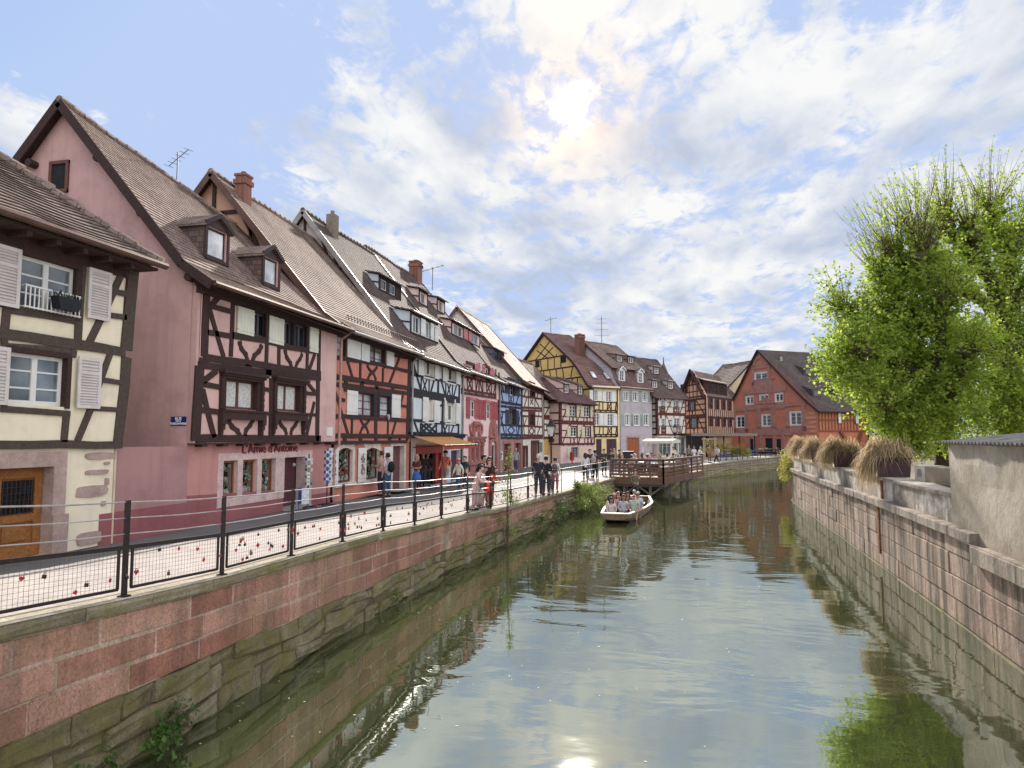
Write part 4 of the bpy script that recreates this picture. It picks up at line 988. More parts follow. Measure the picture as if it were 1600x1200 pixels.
# gable wall, flush with the infill wall below, and its trim
yr, zr = 4.1, 12.62-1.42
mb = MB(); gp = [(-bu+.0, zj), (-bu, ze-.05), (yr, zr-.14), (8.3, ze-.05), (8.3, 0), (0.02, 0), (0.02, zj)]
mb.prism(gp, 0.02, .14, ax='x'); mb.build('gable_wall', PK, s.root)
mb = MB(); mb.raw([(-2.6, -.005, 0), (0.05, -.02, 0), (.05, -.02, 2.03), (-2.6, .06, 2.03), (-2.6, .6, 0), (.05, .6, 0), (.05, .6, 2.03), (-2.6, .6, 2.03)], [(0, 1, 2, 3), (3, 2, 6, 7), (0, 3, 7, 4), (1, 5, 6, 2)]); mb.build('side_wall', plaster('mauve_side_render', (.40, .215, .205), streak=.3), s.root)
mb = MB(); mb.box(-2.6, .04, -.035, .1, 0, .66); mb.build('plinth', PKD, s.root)
def gable_window(s, a, q0, q1, fr, name='gable_window'):
    (y0, z1), (y1, z0) = q0, q1
    if y0 > y1: y0, y1 = y1, y0
    mb = MB(); w = .09
    mb.box(a-.05, a+.02, y0, y0+w, z0, z1); mb.box(a-.05, a+.02, y1-w, y1, z0, z1); mb.box(a-.052, a+.02, y0, y1, z1-w, z1); mb.box(a-.07, a+.02, y0, y1, z0, z0+w)
    o = mb.build(name, fr, s.root); mb = MB(); mb.box(a-.012, a+.0, y0+w*.9, y1-w*.9, z0+w*.9, z1-w*.9); mb.build('pane', DARK, o); return o
gable_window(s, .02, s.fx(78, 253), s.fx(106, 300), BRWN)
gable_window(s, .02, s.fx(150, 364), s.fx(181, 378), BRWN)
mb = MB()
for (x, y) in ((55, 258), (160, 250), (228, 336), (302, 435)):
    yy, zz_ = s.fx(x, y, 0); mb.tube([(-.22, yy, zz_), (.05, yy, zz_)], .11, 7)
mb.build('purlin_end', TIMB, s.root)
rf = s.roof(-.22, W_+.02, [(-.72, 6.05), (.15, 6.62), (yr, zr)], [(8.9, 5.7), (yr, zr)], T1, verge=TIMB, gut=GUTC, tilt=-1.05)
zro = lambda y: 6.62+(y-.15)*(zr-6.62)/(yr-.15)
def hit(s, x, y, y0, z0, y1, z1):   # where the line of sight meets the roof plane through (y0,z0),(y1,z1)
    r = s.Mi.to_3x3() @ ray(x, y); k = (z1-z0)/(y1-y0); o = s.co
    t = (z0+(o.y-y0)*k-o.z)/(r.z-r.y*k); return (o.x+r.x*t, o.y+r.y*t, o.z+r.z*t)
for (xl, xr, yb, yt) in ((320, 356, 398, 352), (410, 436, 437, 400)):
    p = hit(s, xl, yb+2, .15, 6.62, yr, zr); yf = p[1]; a0 = s.fp(xl, yb, -yf)[0]; a1 = s.fp(xr, yb, -yf)[0]
    s.dormer(rf, a0, a1, yf, lambda y, q=a0/W_: zro(y)-1.05*q*max(0, zro(y)-6.05)/(zr-6.05), 1.02, [(a0+.1, a1-.1)], 'gable', PKL, T3, T2, frame=DF, winm=DF, cols=1, rows=1, gh=.22, over=.08, pane=glass_mat('sky_reflection_pane', (.5, .53, .56), .1, .9))  # the sky's reflection is put into the panes' pale base colour
# tv aerial on the ridge
mb = MB(); x, z = 6.1, zr; mb.tube([(0, 0, 0), (0, 0, 1.1)], .02, 6); mb.tube([(-.5, .2, .75), (.55, -.2, 1.05)], .012, 5)
for i in range(6): t_ = i/5; p = Vector((-.5, .2, .75)).lerp(Vector((.55, -.2, 1.05)), t_); mb.tube([p+Vector((.05, .16, 0)), p-Vector((.05, .16, 0))], .008, 4)
AER = plain('aerial_metal', (.10, .09, .09), .5, .5)
tag(mb.build('tv_aerial', AER, None, (XF-4.1, 18.9, zr+.75)), 'tv aerial with a tilted boom on the ridge of the pink house', 'aerial')
# down pipe between pink and red
mb = MB(); mb.tube([(W_-.02, -.75, 6.0), (W_+.02, -.55, 5.85), (W_+.10, -.28, 5.7), (W_+.10, -.26, 2.0), (W_+.08, -.09, 1.8), (W_+.08, -.09, .05)], .05, 8); mb.build('down_pipe', plain('copper_pink_pipe', (.42, .24, .21), .5, .2), s.root)
# street plaque on the gable wall
y0_, z1_ = s.fx(268, 651); y1_, z0_ = s.fx(291, 665)
pl = empty('street_sign', s.P0+Vector((0, 0, 0)), 'small blue enamel street name plaque on the pink gable wall', 'street sign', rz=s.rz)
ya, yb_ = min(y0_, y1_), max(y0_, y1_)
mb = MB(); mb.box(-.02, .02, ya, yb_, z0_, z1_); mb.build('plaque', plain('blue_enamel', (.01, .025, .16), .3, bump=0), pl)
wh = plain('white_letter', (.8, .8, .8), .5, bump=0, var=0); hh_ = z1_-z0_
for tx, sz, zz_ in (('RUE', .36, .62), ('DE LA', .18, .42), ('POISSONNERIE', .24, .12)):
    text_obj(tx, hh_*sz*1.3, .002, wh, pl, (-.023, (ya+yb_)/2, z0_+hh_*zz_), (math.pi/2, 0, -math.pi/2), 'plaque_text', .002)
print('pink', W_, zj, O1, DR, WL1)

# --- brick red house
s = House('timber_house', 'brick red timber-framed house with white shutters painted with garlands', (XF, 22.0), (XF, 29.45), 1.36)
RD = plaster('brick_red_render', (.56, .215, .16), streak=.15)
W_ = s.W; ze = 6.22
w1 = s.rect(B, 80, 192, 120, 335); w2 = s.rect(B, 415, 560, 205, 410); w3 = s.rect(B, 300, 458, 675, 900); w4 = s.rect(B, 512, 612, 705, 905)
f1 = s.rect(F, 180, 335, 100, 470); f2 = s.rect(F, 470, 612, 100, 435); f3 = s.rect(F, 752, 872, 80, 575); f3 = (f3[0], f3[1], .05, f3[3])
zj = s.fp(*B(400, 1150))[1]
s.wall(0, W_, 0, zj, [f1, f2, f3], .0, RD, reveal=.3); s.wall(0, W_, zj, ze, [w1, w2, w3, w4], -.06, RD)
s.body(0, W_, 0, 10, 0, ze, RD)
GP = glass_mat('grey_pane', (.32, .34, .35), .2, .6)
for q in (w1, w2): s.window(q, -.06, plain('dark_red_frame', (.14, .03, .03), .5), cols=2 if q is w2 else 1, rows=3, pane=GP, casing=TIMB, cw=.1)
for q in (w3, w4): s.window(q, -.06, plain('dark_red_frame', (.14, .03, .03), .5), cols=2 if q is w3 else 1, rows=3, pane=GP, casing=TIMN, cw=.16)
for q in ((205, 330, 130, 345), (337, 415, 162, 378), (576, 645, 225, 425), (200, 303, 655, 885), (622, 706, 695, 912)): s.shutter(s.rect(B, *q), -.06, WHITE)
s.beams(B, [((52, 90), (30, 1140), .26), ((808, 270), (782, 1130), .24), ((345, 400), (343, 550), .15), ((558, 450), (555, 585), .15),
  ((50, 340), (560, 418), .16), ((560, 425), (790, 480), .15), ((45, 520), (795, 640), .19), ((40, 592), (790, 690), .17), ((640, 325), (795, 358), .13),
  ((225, 385), (270, 540), .14), ((745, 262), (618, 595), .15), ((408, 420), (425, 462), (470, 500), (492, 565), .11), ((502, 440), (482, 472), (430, 512), (414, 562), .11),
  ((490, 680), (488, 1080), .24), ((268, 920), (262, 1075), .14), ((605, 920), (602, 1085), .14), ((45, 735), (200, 752), .14), ((40, 895), (790, 945), .16), ((705, 800), (785, 812), .12), ((25, 1082), (800, 1092), .17), ((20, 1150), (780, 1140), .13),
  ((90, 610), (228, 1072), .15), ((748, 700), (640, 1082), .14), ((345, 930), (365, 972), (405, 1012), (420, 1065), .11), ((428, 935), (405, 972), (358, 1015), (342, 1068), .11), ((190, 650), (620, 680), .15)]
  +[((x, y-20), (x, y+28), .26) for x, y in ((210, 572), (358, 598), (498, 620), (650, 645), (200, 1112), (345, 1115), (490, 1118), (620, 1120))], .06, TIMB)
mb = MB(); mb.box(0, W_, -.22, 0, ze-.3, ze+.02); mb.build('cornice', TIMB, s.root)
# arched shop windows
SW = stone_mat('cream_surround', (.64, .54, .47), (.68, .58, .5), rough_b=.2)
for q in (f1, f2):
    a0, a1, z0, z1 = q; mb = MB(); w = .2; n = 9; out = []; inn = []
    for i in range(n+1):
        t_ = i/n; x = lerp(a0-w, a1+w, t_); out.append((x, z1+.18+.12*math.sin(math.pi*t_))); inn.append((lerp(a0, a1, t_), z1-.12+.12*math.sin(math.pi*t_)))
    mb.box(a0-w, a0, -.03, .2, z0, z1+.0); mb.box(a1, a1+w, -.03, .2, z0, z1); mb.box(a0-w-.05, a1+w+.05, -.08, .2, z0-.14, z0)
    for i in range(n): mb.prism([inn[i], inn[i+1], out[i+1], out[i]], -.031, .2)
    mb.build('window_surround', SW, s.root); s.window(q, 0, plain('dark_red_frame', (.14, .03, .03), .5), cols=1, rows=1, pane=SHG, inset=.08); display(q, .10, int(a0*10), n=60)
for xl, xr, yt, yb in ((75, 178, 100, 500), (385, 470, 100, 462), (655, 745, 90, 440)):
    q = s.rect(F, xl, xr, yt, yb); o = s.shutter(q, 0, WHITE, 'plain', out=.07)
    mb = MB(); rr = random.Random(int(xl))   # painted flowers on the shutter
    cx = (q[0]+q[1])/2
    for i in range(46):
        an = rr.uniform(0, 6.3); zc = lerp(q[2], q[3], .66 if i % 2 else .34); r_ = rr.uniform(.05, .2); x = cx+math.cos(an)*r_*.8; z = zc+math.sin(an)*r_*1.3; k = rr.uniform(.02, .045)
        mb.prism([(x+k*math.cos(u), z+k*math.sin(u)) for u in [2*math.pi*j/6 for j in range(6)]], -.074-.0002*i-.014, -.07-.014, rr.randrange(3))
    mb.build('painted_garland', [plain('pt1', (.25, .06, .05), .7, bump=0), plain('pt2', (.10, .06, .04), .7, bump=0), plain('pt3', (.35, .22, .1), .7, bump=0)], o)
mb = MB(); a0, a1, z0, z1 = f3; mb.box(a0-.22, a0, -.03, .2, 0, z1+.25); mb.box(a1, a1+.22, -.03, .2, 0, z1+.25); mb.box(a0, a1, -.028, .2, z1, z1+.25); mb.box((a0+a1)/2-.12, (a0+a1)/2+.12, -.06, .1, z1+.05, z1+.36); mb.build('door_surround', SW, s.root)
mb = MB(); mb.box(a0, a1, .2, .25, z0, z1)
for i in range(6): mb.box(lerp(a0, a1, i/6)+.01, lerp(a0, a1, (i+1)/6)-.01, .18, .2, z0, z1-.04)
mb.build('door', plain('mauve_door', (.16, .06, .07), .5), s.root)
mb = MB(); mb.box(a0-.2, a1+.2, -.35, .2, 0, .06); mb.build('doorstep', KERBM, s.root)
p = s.fp(*B(38, 1045), .1); mb = MB(); mb.box(p[0]-.18, p[0]+.2, -.2, -.06, p[1]-.15, p[1]+.15); mb.build('junction_box', WHITE, s.root)
p = s.fp(*B(605, 905), .1); mb = MB(); mb.ball((p[0]-.05, -.14, p[1]+.02), .08, 8, 6, sc=(1, .3, 1)); mb.ball((p[0]+.06, -.14, p[1]+.02), .08, 8, 6, sc=(1, .3, 1)); mb.prism([(p[0]-.13, p[1]), (p[0]+.13, p[1]), (p[0], p[1]-.16)], -.16, -.12); mb.build('heart_ornament', plain('zinc_heart', (.35, .35, .33), .5), s.root)
yr, zr = 5.0, 13.6-1.36
ORG = plaster('ochre_gable', (.46, .27, .19))
s.gable(.03, 0, 10, yr, 0, ze, zr-.12, ORG)
gt = s.pts([], 0) if False else None
mb = MB()
for (y0, z0, y1, z1) in ((1.0, 7.25, 9.0, 7.25), (2.5, 9.1, 7.5, 9.1), (3.8, 10.7, 6.2, 10.7), (5, 7.2, 5, 11.9), (3.4, 7.2, 3.4, 10.0), (1.9, 7.2, 3.8, 10.6), (4.1, 9.1, 4.6, 10.7)): mb.bar((.0, y0, z0), (.0, y1, z1), .14, .06, up=(1, 0, 0))
mb.build('timber_frame', TIMB, s.root)
rf = s.roof(-.25, W_+.02, [(-.6, 6.1), (.25, 6.7), (yr, zr)], [(11.3, 4.6), (yr, zr)], T1, verge=GUTC, gut=GUT, tilt=-.4)
s.chimney(1.05, yr-.5, zr-1.3, zr+.20, .46, .42, BRICK, rf)
mb = MB(); mb.box(.75, 1.85, yr-1.5, yr-.7, 0, 0.01) if False else None
mb = MB()
for i in range(30): a = .3+i*.245; mb.tube([(a, -.32, 6.55), (a+.12, -.36, 6.72), (a+.24, -.32, 6.55)], .012, 5)
mb.tube([(.2, -.34, 6.72), (W_-.1, -.34, 6.72)], .014, 5); mb.build('snow_guard', GUTC, rf)
print('red', W_, zj, f1, f3)

# --- white and pale blue house with the orange awning
s = House('timber_house', 'pale blue-white timber-framed house with white shutters over a shop with an orange awning', (XF, 29.45), (XF, 37.4), 1.22)
WB = plaster('blue_white_render', (.60, .65, .70), streak=.12)
W_ = s.W; ze = 6.35
w1 = s.rect(Cc, 165, 255, 160, 350); w2 = s.rect(Cc, 375, 460, 225, 400); w3 = s.rect(Cc, 205, 250, 545, 775); w4 = s.rect(Cc, 368, 455, 585, 785)
w3 = (w3[0]-.4, w3[1], w4[2], w4[3])
zj = s.fp(*Cc(200, 895))[1]
f1 = s.rect(Cc, 112, 345, 1050, 1300); f1 = (f1[0], f1[1], .05, s.fp(*Cc(112, 1060))[1]); f2 = s.rect(Cc, 442, 520, 1040, 1300); f2 = (f2[0], f2[1], .05, f1[3]-.02)
s.wall(0, W_, zj, ze, [w1, w2, w3, w4], -.06, WB); s.wall(0, W_, 0, zj, [f1, f2], 0, WB, reveal=.5); s.body(0, W_, 0, 10.5, 0, ze, WB)
for q in (w1, w2, w3, w4): s.window(q, -.06, WHITE, cols=2, rows=1, casing=WHITE, cw=.2, inset=.12, sill=WHITE, fw=.16)
for q in ((108, 160, 132, 332), (260, 302, 178, 368), (338, 378, 205, 392), (462, 502, 245, 418), (148, 200, 540, 770), (254, 306, 572, 782), (352, 372, 575, 780), (462, 502, 598, 792)): s.shutter(s.rect(Cc, *q), -.06, WHITE, 'panel', out=.10)
s.beams(Cc, [((48, 105), (38, 890), .3), ((515, 235), (503, 890), .26), ((318, 200), (312, 510), .22), ((355, 570), (348, 885), .22), ((45, 495), (515, 575), .42), ((55, 325), (520, 425), .14), ((40, 755), (500, 800), .14), ((30, 890), (510, 892), .2),
  ((65, 180), (110, 190), .12), ((60, 310), (110, 318), .12), ((312, 618), (352, 625), .12), ((312, 775), (352, 782), .12), ((68, 195), (150, 475), .14), ((280, 365), (242, 500), .12), ((322, 205), (330, 260), .1), ((343, 395), (378, 520), .13), ((488, 420), (458, 545), .12),
  ((155, 355), (152, 485), .11), ((228, 370), (226, 495), .11), ((385, 400), (384, 525), .1), ((447, 415), (445, 535), .1), ((165, 360), (205, 490), .09), ((212, 365), (168, 485), .09), ((398, 410), (430, 530), .09), ((434, 412), (397, 525), .09),
  ((90, 775), (130, 885), .13), ((148, 790), (147, 888), .13), ((296, 795), (294, 888), .13), ((152, 790), (260, 885), .10), ((200, 792), (296, 880), .10), ((250, 792), (152, 880), .10), ((296, 800), (215, 888), .10), ((155, 840), (205, 888), .1), ((155, 835), (205, 790), .1),
  ((358, 800), (388, 888), .09), ((402, 800), (362, 885), .09), ((416, 800), (413, 885), .09), ((460, 805), (430, 888), .1)], .06, TIMN)
mb = MB(); mb.box(0, W_, -.2, 0, ze-.26, ze+.02); mb.build('cornice', TIMB, s.root)
mb = MB(); mb.box(.1, W_+.05, -.28, .0, zj-.16, zj+.06); mb.box(.6, W_+.1, -.4, .0, zj-.04, zj+.03); mb.build('shop_fascia', TIMN, s.root)
# shop front: red frame, dark interior
REDP = plain('red_shop_paint', (.34, .05, .03), .45)
a0, a1, z0, z1 = f1; mb = MB()
mb.box(a0-.12, a0+.12, -.05, .1, 0, z1+.35); mb.box(a1-.12, a1+.12, -.05, .1, 0, z1+.35); mb.box(a0+.12, a1-.12, -.045, .1, z1-.1, z1+.34); mb.box(lerp(a0, a1, .8), lerp(a0, a1, .8)+.1, .05, .15, 0, z1-.1); mb.box(lerp(a0, a1, .8)+.1, a1-.12, .06, .14, 0, z1-.1)
mb.build('shop_frame', REDP, s.root)
display((a0+.1, lerp(a0, a1, .78), .6, z1-.2), .75, 5, n=18)
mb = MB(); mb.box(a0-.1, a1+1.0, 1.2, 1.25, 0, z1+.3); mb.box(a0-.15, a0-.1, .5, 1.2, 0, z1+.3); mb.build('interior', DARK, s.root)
mb = MB(); a0, a1, z0, z1 = f2; mb.box(a0, a1, .2, .25, z0, z1); mb.box(a0-.1, a0, -.03, .2, z0, z1); mb.build('door', plain('wine_door', (.09, .03, .04), .5), s.root)
# awning
aa, _ = s.fp(*Cc(80, 912), .28); ab, zt_ = s.fp(*Cc(455, 915), .28); zt_ = s.fp(*Cc(80, 912), .28)[1]
ba, zb_ = s.fp(*Cc(190, 1005), 1.7)
mb = MB(); nn_ = 14; aw = s
for i in range(nn_):
    xa, xb = lerp(aa, aa+5.6, i/nn_), lerp(aa, aa+5.6, (i+1)/nn_)
    mb.raw([(xa, -.28, zt_), (xb, -.28, zt_), (xb, -1.75, zb_), (xa, -1.75, zb_), (xa, -.28, zt_+.012), (xb, -.28, zt_+.012), (xb, -1.75, zb_+.012), (xa, -1.75, zb_+.012)], [(0, 1, 2, 3), (7, 6, 5, 4)])
    mb.raw([(xa, -1.75, zb_), (xb, -1.75, zb_), (xb, -1.76, zb_-.16), ((xa+xb)/2, -1.76, zb_-.20), (xa, -1.76, zb_-.16)], [(0, 1, 2, 3, 4)], 1)
AW = bpy.data.materials.new('awning_cloth'); AW.use_nodes = True; t = AW.node_tree; b = t.nodes['Principled BSDF']; b.inputs['Base Color'].default_value = (.90, .58, .27, 1); b.inputs['Roughness'].default_value = .8
tl = t.nodes.new('ShaderNodeBsdfTranslucent'); tl.inputs[0].default_value = (.95, .60, .26, 1); ms = t.nodes.new('ShaderNodeMixShader'); ms.inputs[0].default_value = .6; t.links.new(b.outputs[0], ms.inputs[1]); t.links.new(tl.outputs[0], ms.inputs[2]); t.links.new(ms.outputs[0], t.nodes['Material Output'].inputs[0])
ar = empty('shop_awning', s.P0, 'orange cloth awning folded out over the shop of the pale blue house', 'awning', rz=s.rz)
mb.build('cloth', [AW, REDP], ar)
mb = MB()
for x in (aa+.4, aa+5.2): mb.tube([(x, -.1, zt_-.5), (x, -1.7, zb_)], .02, 6)
mb.tube([(aa, -1.76, zb_), (aa+5.6, -1.76, zb_)], .035, 8); mb.tube([(aa, -.25, zt_), (aa+5.6, -.25, zt_)], .07, 8); mb.build('awning_arm', METAL, ar)
yr, zr = 5.5, 14.6-1.22
s.gable(.03, 0, 10.5, yr, 0, ze, zr-.12, plaster('grey_gable', (.50, .42, .38)))
mb = MB()
for (y0, z0, y1, z1) in ((.8, 7.1, 1.5, 7.6), (1.9, 8.2, 1.2, 7.4), (2.6, 9.1, 2.2, 8.2), (3.2, 10, 3.0, 9.2), (3.9, 11, 3.6, 10.2), (4.6, 12, 4.3, 11.2), (5.5, 7, 5.5, 13), (2.0, 8.6, 5.5, 8.6), (3.4, 10.5, 5.5, 10.5)): mb.bar((.0, y0, z0), (.0, y1, z1), .12, .06, up=(1, 0, 0))
mb.build('timber_frame', TIMB, s.root)
rf = s.roof(-.25, W_, [(-.6, 6.15), (.25, 6.75), (yr, zr)], [(11.8, 5.0), (yr, zr)], T3, verge=GUT, gut=GUT)
s.chimney(2.0, yr-.4, zr-1.8, zr+.45, .5, .45, plain('cement_chimney', (.24, .19, .15), .9), rf, cap=False)
zro = lambda y: 6.75+(y-.25)*(zr-6.75)/(yr-.25)
# lower big dormer and upper small one, as shed dormers
K = crop(560, 370, 6.314)
p = hit(s, *K(515, 945), .25, 6.75, yr, zr); yf = p[1]; a0 = p[0]; a1 = s.fp(*K(780, 1060), -yf)[0]; h_ = s.fp(*K(515, 735), -yf)[1]-p[2]
wd = a1-a0; s.dormer(rf, a0, a1, yf, zro, h_, [(a0+wd*.08, a0+wd*.30), (a0+wd*.50, a0+wd*.66)], 'shed', WB, WB, T3, winm=WHITE, shut=(WHITE, [(a0+wd*.31, a0+wd*.47), (a0+wd*.67, a0+wd*.80), (a0+wd*.84, a0+wd*.98)]), slope=.22, cols=2, rows=1)
p = hit(s, *K(205, 520), .25, 6.75, yr, zr); yf = p[1]; a0 = p[0]; a1 = s.fp(*K(415, 640), -yf)[0]; h_ = s.fp(*K(210, 375), -yf)[1]-p[2]
wd = a1-a0; s.dormer(rf, a0, a1, yf, zro, h_, [(a0+wd*.06, a0+wd*.34), (a0+wd*.46, a0+wd*.74)], 'shed', TIMB, WB, T3, winm=WHITE, slope=.22, cols=1, rows=1)
print('white', W_, zj, yf, h_)

# --- pink house with the carved stone bay
s = House('timber_house', 'pale pink house with red shutters and a carved red sandstone bay and doorway', (XF, 37.4), (XF, 46.2), 1.17)
PP = plaster('pale_pink_render', (.76, .56, .54), streak=.1); PSH = plain('pink_shutter', (.50, .19, .20), .6, var=.15); RSH = plain('red_shutter', (.38, .075, .085), .6, var=.15)
W_ = s.W; ze = 6.42; zj = s.fp(*Dd(200, 345))[1]
w1 = s.rect(Dd, 105, 165, 50, 170); w2 = s.rect(Dd, 262, 305, 78, 212); w3 = s.rect(Dd, 128, 185, 385, 560); w4 = s.rect(Dd, 280, 328, 410, 575)
f1 = s.rect(Dd, 125, 245, 790, 960); f1 = (f1[0], f1[1], 1.1, f1[3]); f2 = s.rect(Dd, 322, 368, 815, 1040); f2 = (f2[0], f2[1], .05, f2[3])
s.wall(0, W_, zj, ze, [w1, w2], -.06, PP); s.wall(0, W_, 0, zj, [w3, w4, f1, f2], 0, PP); s.body(0, W_, 0, 11, 0, ze, PP)
for q, y_ in ((w1, -.06), (w2, -.06), (w3, 0), (w4, 0)): s.window(q, y_, WHITE, cols=2, rows=2, casing=TIMR if y_ else PSH, cw=.16, fw=.10, pane=GLASS)
for q in ((60, 102, 45, 152), (178, 215, 40, 190), (235, 262, 60, 205), (315, 350, 90, 222)): s.shutter(s.rect(Dd, *q), -.06, PSH)
for q in ((96, 128, 358, 558), (188, 212, 375, 565), (214, 246, 385, 572), (253, 280, 388, 573), (330, 350, 400, 575), (352, 387, 405, 577)): s.shutter(s.rect(Dd, *q), 0, RSH)
bm_ = [((50, 165), (378, 238), .16), ((48, 288), (378, 345), .16), ((48, 318), (378, 372), .14), ((220, 45), (216, 310), .16), ((345, 90), (342, 230), .1), ((375, 100), (372, 372), .14)]
for x in (60, 105, 150, 185, 250, 285, 330): bm_.append(((x, 165+(x-50)*.22), (x+4, 290+(x-50)*.17), .12))
bm_ += [((110, 180), (150, 300), .1), ((150, 185), (110, 298), .1), ((285, 218), (328, 335), .1), ((328, 225), (285, 330), .1), ((60, 170), (80, 290), .1), ((205, 200), (190, 310), .1), ((225, 205), (245, 315), .1), ((372, 240), (350, 340), .1)]
bm_ += [((x, 300+(x-60)*.17), (x, 322+(x-60)*.17), .25) for x in (65, 125, 185, 245, 310, 365)]
s.beams(Dd, bm_, .06, TIMR)
CST = stone_mat('carved_sandstone', (.40, .17, .15), (.46, .22, .19), rough_b=.8, nsc=2.)
# carved bay: entablature, pilasters, three lights, scrolled crest
a0, a1, z0, z1 = f1; mb = MB(); wq = a1-a0
mb.box(a0-.32, a1+.32, -.22, 0, z1+.2, z1+.3); mb.box(a0-.25, a1+.25, -.16, 0, z1+.0, z1+.2); mb.box(a0-.36, a1+.36, -.28, 0, z1+.3, z1+.37)
for i in range(4):
    x = lerp(a0, a1, i/3); mb.box(x-.13, x+.13, -.12, .06, z0-.1, z1); mb.box(x-.17, x+.17, -.16, 0, z1-.2, z1-.02); mb.box(x-.16, x+.16, -.15, 0, z0-.1, z0+.12); mb.ball((x, -.2, z1+.1), .09, 8, 6)
for i in range(6): x = lerp(a0-.1, a1+.1, i/5); mb.ball((x, -.22, z1+.25), .05, 8, 6)
mb.box(a0-.3, a1+.3, -.25, 0, z0-.25, z0-.1); mb.box(a0-.15, a1+.15, -.12, 0, .0, z0-.25)
cx = (a0+a1)/2-.05; zc = z1+.37
mb.box(cx-.75, cx-.5, -.14, 0, zc, zc+.72); mb.box(cx+.5, cx+.75, -.14, 0, zc, zc+.72); mb.box(cx-.9, cx+.9, -.2, 0, zc+.72, zc+.82); mb.box(cx-.65, cx+.65, -.16, 0, zc+.82, zc+.92)
for sg in (-1, 1):
    mb.tube([(cx+sg*(.8+.55*math.sin(u*1.1)), -.07, zc+.05+u*.26) for u in [i*.25 for i in range(11)]], [.09-.004*i for i in range(11)], 7)
    mb.ball((cx+sg*1.35, -.07, zc+.62), .13, 8, 6, sc=(1, .5, 1)); mb.ball((cx+sg*1.1, -.07, zc+.2), .14, 8, 6, sc=(1, .5, 1))
mb.tube([(cx, -.08, zc+.3), (cx, -.12, zc+.52)], [.18, .10], 8); mb.ball((cx, -.1, zc+.58), .10, 8, 6)
mb.build('carved_bay', CST, s.root)
for i in range(3):
    q = (lerp(a0, a1, i/3)+.13, lerp(a0, a1, (i+1)/3)-.13, z0, z1); s.window(q, 0, WHITE, cols=2, rows=4, fw=.06)
a0, a1, z0, z1 = f2; mb = MB(); w = .42; cx = (a0+a1)/2; Rr = (a1-a0)/2+w
mb.box(a0-w, a0, -.14, 0, 0, z1+.0); mb.box(a1, a1+w, -.14, 0, 0, z1+.0); mb.box(a0-w-.08, a1+w+.08, -.2, 0, z1+.5, z1+.62)
n = 12
for i in range(n):
    u0, u1 = math.pi*i/n, math.pi*(i+1)/n; r0 = (a1-a0)/2
    mb.prism([(cx-r0*math.cos(u0), z1+r0*math.sin(u0)*.45), (cx-r0*math.cos(u1), z1+r0*math.sin(u1)*.45), (cx-Rr*math.cos(u1), z1+.5*abs(math.sin(u1))**.4), (cx-Rr*math.cos(u0), z1+.5*abs(math.sin(u0))**.4)], -.12, 0)
    mb.prism([(cx-.2*math.cos(u0), z1+.62+.15*math.sin(u0)), (cx-.2*math.cos(u1), z1+.62+.15*math.sin(u1)), (cx-(Rr+.0)*math.cos(u1), z1+.62+1.15*math.sin(u1)), (cx-(Rr+.0)*math.cos(u0), z1+.62+1.15*math.sin(u0))], -.10-.03*(i % 2), 0)
mb.build('carved_doorway', CST, s.root); mb = MB(); mb.box(a0, a1, .12, .16, z0, z1+.3); mb.build('door', DARK, s.root)
mb = MB(); mb.box(0, W_, -.2, 0, ze-.2, ze+.02); mb.build('cornice', TIMB, s.root)
yr, zr = 5.9, 15.05-1.17
s.gable(.03, 0, 11, yr, 0, ze, zr-.12, plaster('grey_gable', (.50, .42, .38)))
rf = s.roof(-.3, W_, [(-.6, 6.25), (.25, 6.85), (yr, zr)], [(12.4, 5.0), (yr, zr)], T3, verge=TIMB, gut=GUT)
zro = lambda y: 6.85+(y-.25)*(zr-6.85)/(yr-.25)
for (xl, yb, xr, yr2, ytp, wins, mtl, shs, cr_) in (((920, 960), None, (1195, 1110), None, (935, 870), [(.06, .34), (.66, .92)], PP, (PSH, [(.36, .50), (.54, .64)]), 0), ((600, 655), None, (680, 690), None, (610, 520), [(.2, .7)], PP, None, 0), ((778, 730), None, (850, 760), None, (785, 640), [(.2, .7)], PP, None, 0)):
    p = hit(s, *K(*xl), .25, 6.85, yr, zr); yf = p[1]; a0 = p[0]; a1 = s.fp(*K(*xr), -yf)[0]; h_ = s.fp(*K(*ytp), -yf)[1]-p[2]; wd = a1-a0
    s.dormer(rf, a0, a1, yf, zro, max(.9, h_), [(a0+wd*u, a0+wd*v_) for u, v_ in wins], 'shed', mtl, mtl, T3, winm=WHITE, slope=.2, cols=2 if len(wins) > 1 else 1, rows=1, shut=(PSH, [(a0+wd*u, a0+wd*v_) for u, v_ in shs[1]]) if shs else None)
p = s.fp(*P(690, 457), -yr); s.chimney(min(W_-1, p[0]), yr-.1, zr-1.0, zr+1.0, .8, .7, BRICK, rf)
mb = MB(); mb.tube([(0, 0, 0), (0, 0, 1.8)], .03, 6); mb.tube([(-.9, 0, 1.5), (.9, 0, 1.9)], .02, 5)
for i in range(5): x = lerp(-.8, .8, i/4); mb.tube([(x, -.3, 1.7+x*.22), (x, .3, 1.7+x*.22)], .012, 4)
tag(mb.build('tv_aerial', AER, None, (XF-5.9, 37.4+p[0]-2.2, 14.9)), 'thin tv aerial beside the brick chimney of the house with the carved bay', 'aerial')
# down pipes between houses of the row
for i, (Y, lab) in enumerate(((29.45, 'down pipe between the brick red and the pale blue houses'), (37.4, 'down pipe between the pale blue and the pale pink houses'), (46.25, 'down pipe between the pale pink and the blue houses'))):
    mb = MB(); mb.tube([(.62, 0, 6.4), (.35, 0, 6.1), (.14, 0, 5.9), (.12, 0, 0)], .055, 7)
    tag(mb.build('down_pipe', GUT, None, (XF, Y, 1.2)), lab, 'down pipe', 'down pipes on the row of houses')
print('carved', W_, zj)
